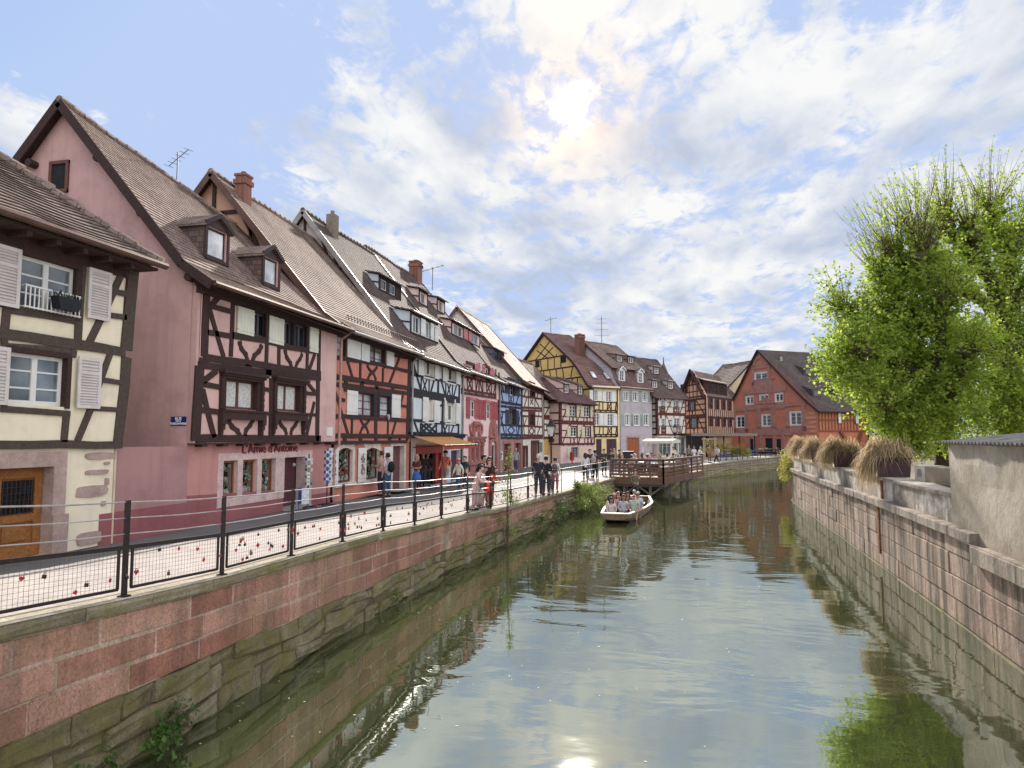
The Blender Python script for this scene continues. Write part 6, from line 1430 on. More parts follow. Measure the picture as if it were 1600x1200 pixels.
# timber corner house
bl_, bc_, br_ = cd(1066, 89), cd(1103, 82), cd(1146, 90)
TG = plaster('tan_render', (.50, .30, .215), streak=.1)
s = House('timber_house', 'brown-tan timber corner house with a lattice gable and a long dormer beside the red hall', bl_, bc_, 1.25)
W_ = s.W; ym_ = W_/2; ze = s.fp(*P(1103, 618))[1]; zr = ze+(3.67+(683-578.4)/1067*86-1.25-ze)
W4 = crop(1040, 540, 6.667)
ws = [s.rect(W4, *q) for q in ((165, 220, 430, 500), (252, 305, 595, 680), (262, 330, 755, 860))]
ws = [(max(.2, q[0]), max(.9, q[1]), q[2], q[3]) for q in ws]; Ws2 = math.dist(bc_, br_)
zj = s.fp(*W4(380, 930))[1]; zq1 = s.fp(*W4(400, 745))[1]; zq2 = s.fp(*W4(400, 550))[1]
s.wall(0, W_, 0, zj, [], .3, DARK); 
mb = MB(); mb.prism([(0, zj), (W_, zj), (W_, ze), (ym_, zr-.12), (0, ze)], 0, .2); mb.build('wall', TG, s.root)
for q in ws[1:]: s.window(q, -.12, plain('tan_frame', (.30, .22, .16), .6), cols=2, rows=2, casing=TIMB, cw=.25, inset=.08)
s.window(ws[0], -.12, plain('grey_frame', (.35, .35, .36), .5), cols=2, rows=2, casing=TIMB, cw=.3, inset=.08)
frame_panel(s, 0, W_, zj, zq1, 4, -.01, TIMB, .2, 'x', ws[2:], seed=21); frame_panel(s, 0, W_, zq1+.25, zq2, 4, -.01, TIMB, .2, 'x', ws[1:2], seed=22)
mb = MB(); L_ = [((0, ze), (W_, ze), .18)]
for i in range(1, 6): x = W_*i/6; L_.append(((x, zq2), (x, ze+(zr-ze)*(1-abs(x-ym_)/ym_)-.3), .13))
zt_ = lerp(ze, zr, .45); hw = ym_*.55; L_.append(((ym_-hw, zt_), (ym_+hw, zt_), .15)); L_.append(((.6, lerp(ze, zr, .2)), (W_-.6, lerp(ze, zr, .2)), .13))
for i in range(5):
    x0 = ym_-hw+2*hw*i/5; L_.append(((x0, zt_), (ym_+(x0-ym_)*.2+.3, lerp(zt_, zr, .75)), .09)); L_.append(((x0+2*hw/5, zt_), (ym_+(x0-ym_)*.2, lerp(zt_, zr, .75)), .09))
s.pts(L_, -.01, TIMB)
# long side turned to the canal, same house
ang = Matrix.Rotation(math.atan2(br_[1]-bc_[1], br_[0]-bc_[0])-s.rz, 4, 'Z')
mb = MB(); dv = (ang @ Vector((1, 0, 0))); nv = (ang @ Vector((0, 1, 0))); O_ = Vector((W_, 0, 0))
def sp(a, y, z): return O_+dv*a+nv*y+Vector((0, 0, z))
mb.raw([sp(0, 0, zj), sp(Ws2, 0, zj), sp(Ws2, 0, ze), sp(0, 0, ze)], [(0, 1, 2, 3)]); mb.raw([sp(0, .4, 0), sp(Ws2, .4, 0), sp(Ws2, .4, zj), sp(0, .4, zj)], [(0, 1, 2, 3)]); mb.build('wall', TG, s.root)
MM = Matrix.Translation(O_) @ ang
def sidebars(lst, mat, name, pr=.05, par=None):
    mb = MB()
    for i, (p, q, w) in enumerate(lst): mb.bar(MM @ Vector((p[0], -pr/2-.002*(i % 5), p[1])), MM @ Vector((q[0], -pr/2-.002*(i % 5), q[1])), w, pr, up=MM.to_3x3() @ Vector((0, -1, 0)))
    return mb.build(name, mat, par or s.root)
L_ = [((0, zj), (Ws2, zj), .25), ((0, zq1), (Ws2, zq1), .25), ((0, ze-.1), (Ws2, ze-.1), .2), ((0.1, zj), (0.1, ze), .25)]
for i in range(1, 14): x = Ws2*i/14; L_.append(((x, zj), (x, zj+1.0), .1)); L_.append(((x, zq1+.1), (x, zq1+1.0), .1))
sidebars(L_, TIMB, 'timber_frame')
for za in (zj+1.05, zq1+1.05):
    for i in range(4):
        x = Ws2*(.1+.23*i); mb = MB(); mb.box(x, x+1.3, -.05, .0, za, za+1.25, M=MM); o = mb.build('window', TIMB, s.root); mb = MB(); mb.box(x+.12, x+1.18, -.07, -.04, za+.1, za+1.15, M=MM); mb.build('pane', GLASS, o)
        mb = MB(); mb.box(x-.35, x-.02, -.10, -.05, za, za+1.2, M=MM); mb.build('shutter', plain('ox_shutter', (.14, .05, .04), .6), s.root)
# its roof: slopes joined to the lattice gable
mb = MB(); rd = dv; e = .5
rid0 = Vector((ym_, -.4, zr)); per = nv
Lr = Ws2+.6
g0 = Vector((W_+.35, -.45, ze-.25)); g1 = g0+dv*Lr; r0 = rid0; r1 = rid0+dv*Lr; l0 = Vector((-.4, -.4, ze-.2)); l1 = l0+dv*Lr
mb.face([g0, g1, r1, r0], 0, [(0, 0), (Lr, 0), (Lr, 6), (0, 6)]); mb.face([l1, l0, r0, r1], 0, [(0, 0), (Lr, 0), (Lr, 6), (0, 6)])
rf = mb.build('roof', T2, s.root); mb = MB(); mb.bar(g0, r0, .3, .1, up=(0, -1, 0)); mb.bar(l0, r0, .3, .1, up=(0, -1, 0)); mb.tube([g0, g1], .08, 6); mb.build('verge_board', TIMB, rf)
# long shed dormer
def onr(t_, u): return g0.lerp(r0, t_)+dv*u
mb = MB(); b0, b1 = onr(.18, 1.0), onr(.18, Lr-1.2); hh_ = Vector((0, 0, 1.45)); t0, t1 = onr(.72, 1.0), onr(.72, Lr-1.2)
mb.face([b0, b1, b1+hh_, b0+hh_]); mb.face([b0, b0+hh_, t0]); mb.face([b1, t1, b1+hh_]); d = mb.build('dormer', TIMB, rf)
mb = MB(); ov = (b0-t0); ov.z = 0; ov = ov.normalized()*.4; q_ = [b0+hh_+ov-dv*.3, b1+hh_+ov+dv*.3, t1+dv*.3, t0-dv*.3]; up_ = Vector((0, 0, .12)); mb.raw(q_+[p+up_ for p in q_], [(0, 1, 2, 3), (7, 6, 5, 4), (0, 4, 5, 1), (1, 5, 6, 2), (0, 3, 7, 4)]); mb.build('dormer_roof', T1, d)
for i in range(6):
    u0 = lerp(.03, .86, i/5); p0 = b0.lerp(b1, u0); p1 = b0.lerp(b1, u0+.11); nrm = Vector((0, 0, 0))+ov*.06; mb = MB()
    mb.raw([p0+nrm+Vector((0, 0, .3)), p1+nrm+Vector((0, 0, .3)), p1+nrm+Vector((0, 0, 1.25)), p0+nrm+Vector((0, 0, 1.25))], [(0, 1, 2, 3)]); mb.build('dormer_window', GLASS, d)

# red hall with painted gable
rl_, rrp = cd(1134, 101), cd(1279, 84)
s = House('red_hall', 'large brick red hall with a steep gable, carved stone frames and dark roof', rl_, rrp, 1.7)
W_ = s.W; ym_ = W_/2; V5 = crop(1030, 520, 4.706); ze = s.fp(*P(1277, 639))[1]; zr = s.fp(*P(1186, 546.5))[1]; am = s.fp(*P(1186, 546.5))[0]; el = s.fp(*P(1134, 647.5))[1]
RH = plaster('hall_red', (.52, .185, .12), streak=.25); print('redhall', W_, ze, el, zr, am)
ws = [s.rect(V5, *q) for q in ((570, 628, 615, 700), (757, 820, 605, 690), (965, 1045, 585, 682), (640, 692, 470, 530), (742, 802, 460, 520), (855, 910, 450, 510), (705, 795, 300, 358))]
dr_ = s.rect(V5, 778, 832, 775, 862); dr_ = (dr_[0], dr_[1], .05, dr_[3])
hl = ws[:3]+[dr_]
s.wall(0, W_, 0, el, [q for q in hl if q[3] < el], 0, RH)
zt0 = el
mb = MB()                       # upper gable in strips with its openings
lv = sorted(set([el]+[z for q in ws for z in q[2:] if z > el]+[zr-.15]))
def lim(z):
    a0 = lerp(0, am, max(0, (z-el))/(zr-el)); a1 = W_ if z < ze else lerp(W_, am, (z-ze)/(zr-ze)); return a0, a1
lv = sorted(set(lv+[ze]))
for za, zb_ in zip(lv, lv[1:]):
    hs = [q for q in ws if q[2] <= za+1e-6 and q[3] >= zb_-1e-6]; hs.sort()
    A0, A1 = lim(za); B0, B1 = lim(zb_); cur = (A0, B0)
    for q in hs: mb.face([(cur[0], 0, za), (q[0], 0, za), (q[0], 0, zb_), (cur[1], 0, zb_)]); cur = (q[1], q[1])
    mb.face([(cur[0], 0, za), (A1, 0, za), (B1, 0, zb_), (cur[1], 0, zb_)])
mb.build('gable_wall', RH, s.root)
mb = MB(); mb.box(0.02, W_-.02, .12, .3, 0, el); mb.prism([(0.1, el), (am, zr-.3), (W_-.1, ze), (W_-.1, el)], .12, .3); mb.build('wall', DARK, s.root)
for q in ws: s.window(q, 0, WHITE, cols=2, rows=3, casing=WHITE, cw=.1, fw=.14, inset=.06)
HST = stone_mat('hall_stone', (.40, .20, .165), (.48, .27, .22), rough_b=.7)
mb = MB()
def frm(q, w, p, hd=.3):
    mb.box(q[0]-w, q[0]-.1, -p, 0, q[2]-w, q[3]+w); mb.box(q[1]+.1, q[1]+w, -p, 0, q[2]-w, q[3]+w); mb.box(q[0]-w*1.2, q[1]+w*1.2, -p-.03, 0, q[3]+w, q[3]+w+hd); mb.box(q[0]-w, q[1]+w, -p, 0, q[2]-w-.2, q[2]-.1)
frm(ws[0], .7, .08); frm(ws[1], .9, .14, .5); frm(ws[2], .8, .1, .4); frm(ws[6], .6, .1, .3)
q = (ws[3][0], ws[5][1], ws[3][2], ws[5][3]); mb.box(q[0]-.7, q[1]+.7, -.1, 0, q[2]-.8, q[2]-.15); mb.box(q[0]-.7, q[1]+.7, -.1, 0, q[3]+.25, q[3]+.9)
for i in range(3): w_ = ws[3+i]; mb.box(w_[0]-.3, w_[0]-.1, -.07, 0, q[2]-.15, q[3]+.25); mb.box(w_[1]+.1, w_[1]+.3, -.07, 0, q[2]-.15, q[3]+.25)
w_ = ws[6]; cx = (w_[0]+w_[1])/2; zc = w_[3]+1.0; n = 10
for i in range(n):
    u0, u1 = math.pi*i/n, math.pi*(i+1)/n; mb.prism([(cx-1.1*math.cos(u0), zc+1.0*math.sin(u0)), (cx-1.1*math.cos(u1), zc+1.0*math.sin(u1)), (cx-1.6*math.cos(u1), zc+1.5*math.sin(u1)), (cx-1.6*math.cos(u0), zc+1.5*math.sin(u0))], -.12, 0)
w_ = ws[4]; cx = (w_[0]+w_[1])/2; mb.box(cx-1.8, cx+1.8, -.12, 0, w_[3]+.9, w_[3]+2.0); mb.box(cx-2.1, cx+2.1, -.16, 0, w_[3]+2.0, w_[3]+2.2)
w_ = ws[1]; mb.prism([((w_[0]+w_[1])/2-2, w_[3]+1.5), ((w_[0]+w_[1])/2+2, w_[3]+1.5), ((w_[0]+w_[1])/2, w_[3]+2.5)], -.12, 0)
mb.box(W_*.34, W_-4.5, -.15, 0, dr_[3]+.4, dr_[3]+1.3)
for a in (dr_[0]-3.2, dr_[0]-1.9, dr_[0]-.6, dr_[1]+.6, dr_[1]+2.2): mb.box(a-.22, a+.22, -.2, 0, 0, dr_[3]+.4)
mb.build('stone_dressing', HST, s.root)
mb = MB(); rr = random.Random(2)
for i in range(11):
    z = .3+i*.56
    OS_ = plain('orange_stone', (.58, .28, .19), .8)
    if z < ze-.5: mb = MB(); mb.box(W_-(2.2 if i % 2 else 1.6), W_-.5, -.05, 0, z, z+.3); mb.build('corner_stone', OS_, s.root)
    if z < el-.5: mb = MB(); mb.box(.0, .9 if i % 2 else .6, -.05, 0, z, z+.3); mb.build('corner_stone', OS_, s.root)
for a in (dr_[0]-2.6, dr_[1]+1.2): mb = MB(); mb.box(a-.4, a+.4, -.02, .0, .1, dr_[3]-.1); mb.build('door', DARK, s.root)
Ls = 12.0
sw = MB(); sw.raw([(W_, 0, 0), (W_, Ls, 0), (W_, Ls, ze), (W_, 0, ze)], [(0, 1, 2, 3)]); sw.raw([(0, 0, 0), (0, Ls, 0), (0, Ls, el), (0, 0, el)], [(0, 3, 2, 1)]); sw.raw([(0, Ls, 0), (W_, Ls, 0), (W_, Ls, ze), (0, Ls, el)], [(0, 1, 2, 3)]); sw.build('side_wall', plaster('orange_side', (.44, .15, .08), streak=.12), s.root)
mb = MB(); zc = 2.7
for i in range(25): y = Ls*i/24; mb.box(W_-.02, W_+.05, y-.07, y+.07, zc, ze)
for z in (zc, (zc+ze)/2, ze-.1): mb.box(W_-.02, W_+.06, 0, Ls, z-.1, z+.1)
mb.bar((W_+.1, 3.2, zc), (W_+.6, 5.0, 0), .3, .3); mb.bar((W_+.1, 6.6, zc), (W_+.6, 5.2, 0), .3, .3)
mb.build('timber_frame', timber_mat('orange_timber', (.20, .07, .04)), s.root)
for y in (3.2, 6.0, 9.2):
    mb = MB(); mb.box(W_-.02, W_+.12, y-.35, y+.35, 3.6, 5.2); o = mb.build('window', BRWN, s.root); mb = MB(); mb.box(W_+.1, W_+.14, y-.22, y+.22, 3.7, 5.1); mb.build('pane', CURT, o)
# roof in profile along the gable, running back, hipped at its far end
SL = tile_mat('tiles_slate', (.125, .09, .078), (.08, .06, .055)); mb = MB()
def rq(pts, u): mb.face(pts, 0, u)
nst = 40
for side_, (ae, zee) in enumerate(((W_+.5, ze-.35), (-.5, el-.35))):
    for i in range(nst):
        t0, t1 = i/nst, (i+1)/nst
        bend = lambda t_: -.55*math.sin(math.pi*t_)*(1-t_)
        x0, z0 = lerp(ae, am, t0), lerp(zee, zr, t0)+bend(t0); x1, z1 = lerp(ae, am, t1), lerp(zee, zr, t1)+bend(t1); y0e, y1e = Ls+.6-t0*3.5, Ls+.6-t1*3.5
        rq([(x0, -.35, z0), (x0, y0e, z0), (x1, y1e, z1), (x1, -.35, z1)], [(0, t0*12), (12, t0*12), (12, t1*12), (0, t1*12)])
rq([(W_+.5, Ls+.6, ze-.3), (-.5, Ls+.6, el-.3), (am, Ls-2.9, zr)], [(0, 0), (18, 0), (9, 12)])
rf = mb.build('roof', SL, s.root)
mb = MB()
for (ae, zee) in ((W_+.5, ze-.35), (-.5, el-.35)):
    pts_ = [(lerp(ae, am, i/12), -.36, lerp(zee, zr, i/12)-.55*math.sin(math.pi*i/12)*(1-i/12)-.1) for i in range(13)]
    for p, q in zip(pts_, pts_[1:]): mb.bar(p, q, .09, .3, up=(0, 1, 0)) if False else mb.bar(p, q, .22, .1, up=(0, 1, 0))
mb.tube([(W_+.58, -.4, ze-.38), (W_+.58, Ls+.6, ze-.38)], .09, 6); mb.build('verge_board', TIMB, rf)
for t_, y in ((.28, 1.9), (.28, 5.6), (.28, 9.2), (.62, 4.2), (.62, 7.2)):
    x, z = lerp(W_+.5, am, t_), lerp(ze-.35, zr, t_)-.55*math.sin(math.pi*t_)*(1-t_)
    mb = MB(); mb.raw([(x+.25, y-.6, z-.25), (x+.25, y+.6, z-.25), (x+.25, y+.6, z+.75), (x+.25, y-.6, z+.75), (x-1.5, y-.6, z+1.35), (x-1.5, y+.6, z+1.35), (x-.6, y-.6, z-.2), (x-.6, y+.6, z-.2)], [(0, 1, 2, 3), (3, 2, 5, 4), (0, 3, 4, 6), (1, 7, 5, 2)]); d = mb.build('dormer', SL, rf)
    mb = MB(); mb.box(x+.26, x+.3, y-.4, y+.4, z-.05, z+.6); mb.build('dormer_window', GLASS, d)
mb = MB(); mb.box(am+1.6, am+2.0, 1.8, 2.2, zr-3, zr-1.1); mb.build('vent', GUT, rf); mb = MB(); mb.box(am+1.6, am+2.1, 6.4, 7.0, zr-3.2, zr-1.2); mb.build('vent', GUT, rf)
# tan pavilion roof and low pergola in front of the hall's left part
# background roofs
def bg_house(label, L0, L1, z0, ze, zr, depth, wm, rm, gable_right=True):
    s = House('background_house', label, L0, L1, z0); W_ = s.W; mb = MB(); s.wall(0, W_, 0, ze, [(W_*.3, W_*.4, ze-2, ze-1)], 0, wm); s.window((W_*.3, W_*.4, ze-2, ze-1), 0); s.body(0, W_, 0, depth, 0, ze, wm)
    for a in (.02, W_-.02): s.gable(a, 0, depth, depth/2, ze-.1, ze, zr-.1, wm, sgn=-1 if a < 1 else 1)
    s.roof(-.2, W_+.2, [(-.4, ze-.3), (depth/2, zr)], [(depth+.4, ze-.3), (depth/2, zr)], rm, step=.4, verge=TIMB); return s
a_, b_ = cd(1098, 112), cd(1140, 106); bg_house('tall background house with a brown roof and cream gable behind the timber corner house', a_, b_, 1.5, 10.2, 14.2, 9, plaster('cream_gable', (.66, .55, .36)), T2)
a_, b_ = cd(1118, 100), cd(1152, 103); bg_house('low dark-roofed house squeezed between the timber corner house and the red hall', a_, b_, 1.5, 8.2, 11.2, 7, TG, T3)
a_, b_ = cd(1310, 120), cd(1345, 116); bg_house('distant tan house whose roof shows between the red hall and the tree', a_, b_, 1.5, 9.5, 13.2, 8, TG, T1)
a_, b_ = cd(1336, 88), cd(1420, 82); s = bg_house('pale low outbuilding with a dark doorway behind the garden wall', a_, b_, 1.7, 3.8, 5.4, 5, plaster('pale_out', (.5, .48, .42)), T2)
mb = MB(); mb.box(1.2, 3.6, -.04, 0, 0, 2.3); mb.build('doorway', DARK, s.root)
# slender turret roof beyond the shell-coloured house
p = cd(1038, 104); mb = MB(); mb.lathe([(1.5, 0), (1.5, 9.6), (1.75, 9.7), (.9, 11.3), (.12, 13.4), (.04, 14.4)], 10, (p[0], p[1], 1.5)); tag(mb.build('turret', T3), 'dark pointed turret roof peeping over the slate-roofed house', 'turret')
# ------------------------------------------------------------ railing, quay furniture, deck, boat
def ypx(px, off=.05):           # Y along the quay edge seen in photo column px
    lo_, hi = 3., 60.
    for _ in range(40):
        m_ = (lo_+hi)/2; X, Y = qx(m_)+off-.15, m_; x_ = 800+1067*(X*_n[0]+Y*_n[1]*1.0)/((X*_d[0]+Y*_d[1])) if False else 800+1067*(X*math.cos(AZ)+Y*math.sin(AZ))/(-X*math.sin(AZ)+Y*math.cos(AZ)) 
        if x_ < px: lo_ = m_
        else: hi = m_
    return m_
RP = [3.4, 5.05, 6.74, 8.49, 10.28, 12.09, 13.99, 15.88, 17.89, 19.88, 22., 24.18, 26.4, 28.6, 30.4, 32.0]
def rpt(Y, h=0): return Vector((qx(Y)-.10, Y, zq(Y)+.02+h))
rl = empty('railing', rpt(12), 'dark steel quay railing with wire mesh panels below and taut cables above', 'railing')
O_ = rl.location
def P0(Y, h=0): return rpt(Y, h)-O_
for Y in RP:
    mb = MB(); p = P0(Y); mb.box(p.x-.015, p.x+.015, p.y-.032, p.y+.032, p.z, p.z+1.08); mb.box(p.x-.05, p.x+.05, p.y-.05, p.y+.05, p.z-.01, p.z+.015); mb.build('post', METAL, rl)
for Ya, Yb in zip(RP, RP[1:]):
    near = Ya < 30; mb = MB(); a, b = Ya+.10, Yb-.10
    mb.bar(P0(Ya, .55), P0(Yb, .55), .035, .045); 
    if near: mb.bar(P0(a, .09), P0(b, .09), .03, .03); mb.bar(P0(a, .09), P0(a, .55), .025, .025, up=(1, 0, 0)); mb.bar(P0(b, .09), P0(b, .55), .025, .025, up=(1, 0, 0))
    o = mb.build('mesh_frame', METAL, rl); mb = MB()
    if near:
        n = int((b-a)/.055); wt = .0026 if Ya < 14 else .004
        for i in range(1, n): Y = lerp(a, b, i/n); mb.bar(P0(Y, .09), P0(Y, .55), wt, wt, up=(1, 0, 0))
        for i in range(1, 9): h = .09+.46*i/9; mb.bar(P0(a, h), P0(b, h), wt, wt)
        mb.build('wire_mesh', plain('mesh_wire', (.15, .135, .125), .5, .4, bump=0), o)
for h in (1.06, .88, .70):
    mb = MB()
    for Ya, Yb in zip(RP, RP[1:]): mb.tube([P0(Ya, h), (P0(Ya, h)+P0(Yb, h))/2-Vector((0, 0, .012)), P0(Yb, h)], .0095 if h > 1 else .007, 6)
    mb.build('cable', plain('cable_steel', (.38, .35, .34), .4, .5, bump=0), rl)
# thin railing farther on
RP2 = [32.0, 34.4, 37., 39.6, 42.6]
r2 = empty('railing', rpt(38), 'thin grey cable railing behind the waterside bush before the wooden deck', 'railing'); O_ = r2.location
for Y in RP2[1:]: mb = MB(); mb.tube([P0(Y), P0(Y, 1.05)], .022, 6); mb.build('post', GUT, r2)
mb = MB()
for h in (1.05, .75, .45):
    for a, b in zip(RP2, RP2[1:]): mb.tube([P0(a, h), P0(b, h)], .010, 5)
mb.build('cable', GUT, r2)
# love locks hung on the mesh
def lock_mesh(kind):
    mb = MB()
    if kind == 'heart':
        ol = []
        for i in range(16):
            t_ = 2*math.pi*i/16; ol.append((.0020*16*math.sin(t_)**3, .0020*(13*math.cos(t_)-5*math.cos(2*t_)-2*math.cos(3*t_)-math.cos(4*t_))))
        mb.prism([(a, z) for a, z in ol], -.009, .009, ax='x')
    else: mb.box(-.010, .010, -.024, .024, -.03, .014)
    mb.tube([(0, -.014, .012), (0, -.014, .034), (0, 0, .044), (0, .014, .034), (0, .014, .012)], .0045, 6, 1); return mb
LK = []
for kind, m_ in (('heart', plain('lock_red', (.42, .02, .03), .4, bump=0)), ('box', plain('lock_dark', (.06, .04, .035), .4, .5, bump=0)), ('box', plain('lock_brass', (.30, .20, .07), .35, .7, bump=0)), ('box', plain('lock_rose', (.45, .14, .13), .4, bump=0))):
    o = lock_mesh(kind).build('padlock', [m_, GUT]); LK.append(o)
lab = ['red heart love lock on the wire mesh', 'small dark padlock on the wire mesh', 'small brass padlock on the wire mesh', 'small rose padlock on the wire mesh']
rr = random.Random(31); used = set()
for i in range(190):
    k = rr.choices((0, 1, 2, 3), (4, 7, 2, 3))[0]; Y = rr.uniform(8.5, 31.5) if i > 42 else 5.5+.24*i+rr.uniform(-.08, .08)
    if i <= 42: k = rr.choices((0, 1), (3, 2))[0]
    if i <= 42 and i > 20: continue
    o = LK[k] if k not in used else LK[k].copy()
    if k in used: C.objects.link(o)
    used.add(k); o.location = rpt(Y, rr.uniform(.14, .48))+Vector((.016, 0, 0)); o.rotation_euler = (rr.uniform(-.4, .4), 0, rr.uniform(-.3, .3)); s_ = rr.uniform(.7, 1.05); o.scale = (s_, s_, s_)
    bay = sum(1 for q in RP if q < o.location.y); tag(o, lab[k]+' of railing bay %d from the near end' % bay, 'padlock', 'love locks hung on the quay railing: '+('red hearts', 'dark ones', 'brass ones', 'rose ones')[k])
for k in range(4):
    if k not in used: bpy.data.objects.remove(LK[k])

# street lamp and a far one
def lamp(loc, label, h=2.75):
    t_ = empty('street_lamp', loc, label, 'street lamp', 'old lantern street lamps')
    mb = MB(); mb.lathe([(.13, 0), (.14, .1), (.09, .16), (.10, .45), (.06, .52), (.045, .9), (.04, h-.1), (.06, h-.06), (.03, h)], 10); mb.build('pole', METAL, t_)
    mb = MB(); w0, w1 = .11, .20
    for sx, sy in ((1, 1), (1, -1), (-1, 1), (-1, -1)): mb.bar((sx*w0, sy*w0, h+.02), (sx*w1, sy*w1, h+.52), .02, .02)
    for z, w in ((h+.02, w0), (h+.52, w1)): mb.box(-w-.015, w+.015, -w-.015, w+.015, z-.015, z+.015)
    mb.lathe([(.27, h+.53), (.20, h+.62), (.11, h+.70), (.10, h+.78), (.05, h+.82), (.02, h+.92)], 8)
    o = mb.build('lantern', METAL, t_); mb = MB(); g0, g1 = w0-.01, w1-.01
    mb.raw([(-g0, -g0, h+.03), (g0, -g0, h+.03), (g0, g0, h+.03), (-g0, g0, h+.03), (-g1, -g1, h+.51), (g1, -g1, h+.51), (g1, g1, h+.51), (-g1, g1, h+.51)], [(0, 1, 5, 4), (1, 2, 6, 5), (2, 3, 7, 6), (3, 0, 4, 7)]); mb.build('glass', plain('lamp_glass', (.55, .55, .52), .25, bump=0), o)
    mb = MB(); rr = random.Random(6)
    for i in range(70): a_ = rr.uniform(0, 6.3); z = h-.25+rr.random()*.35; r_ = rr.uniform(.02, .13); mb.ball((r_*math.cos(a_), r_*math.sin(a_), z+.0), .045, 5, 4)
    mb.build('scrollwork', METAL, t_)
_x, _y = cd(861, 33.6); lamp((_x, _y, gz(_x, _y)), 'tall old lantern lamp post standing on the promenade behind the elderly couple', 2.55)
_x, _y = cd(1054, 66); lamp((_x, _y, gz(_x, _y)), 'distant lantern lamp post in front of the shell-coloured house beyond the terrace', 2.9)
# postcard rack and card stand by the gift shop
BLUEC = plain('card_blue', (.05, .10, .32), .5); WC = plain('card_white', (.6, .62, .66), .5)
def rack(x, y, label, h, blue=True):
    r_ = empty('postcard_rack', (x, y, gz(x, y)), label, 'rack'); mb = MB(); mb.tube([(0, 0, 0), (0, 0, h)], .02, 6)
    for k in range(4): a_ = k*math.pi/2; mb.bar((0, 0, .05), (.3*math.cos(a_), .3*math.sin(a_), .0+.03), .03, .03)
    mb.build('stand', METAL, r_); mb = MB(); rr = random.Random(int(h*10)); n = int((h-.75)/.11)
    for k in range(6):
        M_ = Matrix.Rotation(k*math.pi/3, 4, 'Z')
        for i in range(n): z = .72+i*.11; mb.box(.09, .11, -.045, .045, z, z+.085, (0 if (i+k) % 2 else 1) if blue else rr.randrange(4), M=M_)
    mb.build('card', [BLUEC, WC] if blue else [WC, goods_m[5], goods_m[2], BLUEC], r_)
rack(-10.95, 20.75, 'revolving rack of blue and white postcards at the pink and red houses', 1.85)
rack(-11.15, 19.9, 'low card stand with white cards beside the gift shop door', 1.7, False)
_o = MB(); _o.box(-.2, .2, -.02, .02, .25, .85); _o.box(-.2, .2, -.35, -.31, .25, .85, 1); _o.bar((-.18, -.02, .0), (-.18, -.1, .9), .03, .03); _o.bar((.18, -.3, .0), (.18, -.2, .9), .03, .03)
o = _o.build('easel_sign', [BLUEC, WC], None, (-11.0, 19.25, gz(-11, 19.2))); o.rotation_euler = (0, 0, R(60)); o.scale = (.6, .6, .8); tag(o, 'small standing sign with blue and white cards before the gift shop', 'sign')

# --- wooden terrace deck over the water
DKW = timber_mat('deck_wood', (.14, .075, .052)); DKL = timber_mat('deck_slats', (.30, .19, .11)); DKG = timber_mat('grey_bearers', (.16, .14, .13))
dA, dB, dC, dD, dE = (-3.5, 43.35), (-.28, 42.95), (1.6, 49.6), (2.5, 53.0), (-.6, 54.0)
dk = empty('terrace_deck', (-1, 47, 1.2), 'raised wooden terrace deck with slatted railings built out over the canal', 'deck'); O_ = dk.location
def DP(p, z): return Vector((p[0], p[1], z))-O_
mb = MB(); top = [dA, dB, dC, dD, dE]; mb.raw([DP(p, 1.22) for p in top]+[DP(p, 1.14) for p in top], [(0, 1, 2, 3, 4), (9, 8, 7, 6, 5)]+[(i, i+5, (i+1) % 5+5, (i+1) % 5) for i in range(5)]); mb.build('floor', DKL, dk)
edges = [(dA, dB, 4), (dB, dC, 3), (dC, dD, 2)]
for p, q, n in edges:
    P_, Q_ = Vector(p), Vector(q); mb = MB(); mb.bar(DP(p, .98), DP(q, .98), .08, .42, up=(0, 0, 1)); mb.build('fascia', DKW, dk)
    mb = MB(); mb.bar(DP(p, 2.30), DP(q, 2.30), .14, .06); mb.bar(DP(p, 2.22), DP(q, 2.22), .05, .09)
    for i, h in enumerate((1.36, 1.56, 1.76, 1.98)): mb.bar(DP(p, h), DP(q, h), .03, .13)
    mb.build('slat_rail', DKW, dk)
    for i in range(n+1):
        c_ = P_.lerp(Q_, i/n); mb = MB(); mb.box(c_.x-.05-O_.x, c_.x+.05-O_.x, c_.y-.05-O_.y, c_.y+.05-O_.y, .8-O_.z, 2.27-O_.z); mb.build('rail_post', DKW, dk)
mb = MB()
for t_ in (.25, .75):
    c_ = Vector(dA).lerp(Vector(dB), t_); f_ = Vector((c_.x, c_.y+.4)); mb.bar(DP(f_, .75), DP(f_, -.4), .16, .16, up=(1, 0, 0)); mb.bar(DP((f_.x-.9, f_.y), .75), DP(f_, .1), .10, .12, up=(0, 1, 0)); mb.bar(DP((f_.x+.9, f_.y), .75), DP(f_, .1), .10, .12, up=(0, 1, 0))
for t_ in (.35, .75, 1.):
    c_ = Vector(dB).lerp(Vector(dC), t_); mb.bar(DP((c_.x-.3, c_.y), .85), DP((c_.x-.3, c_.y), -.4), .18, .18, up=(1, 0, 0)); mb.bar(DP((c_.x+.1, c_.y), .72), DP((c_.x-3.6, c_.y+.8), .72), .14, .16)
for t_ in (.0, .5, 1.): c_ = Vector(dA).lerp(Vector(dB), t_); mb.bar(DP((c_.x, c_.y+.3), .78), DP((c_.x+2.3, c_.y+9), .78), .14, .16)
mb.bar(DP((-3.4, 43.6), .70), DP((-.2, 43.3), .70), .14, .18); mb.build('support', DKG, dk)
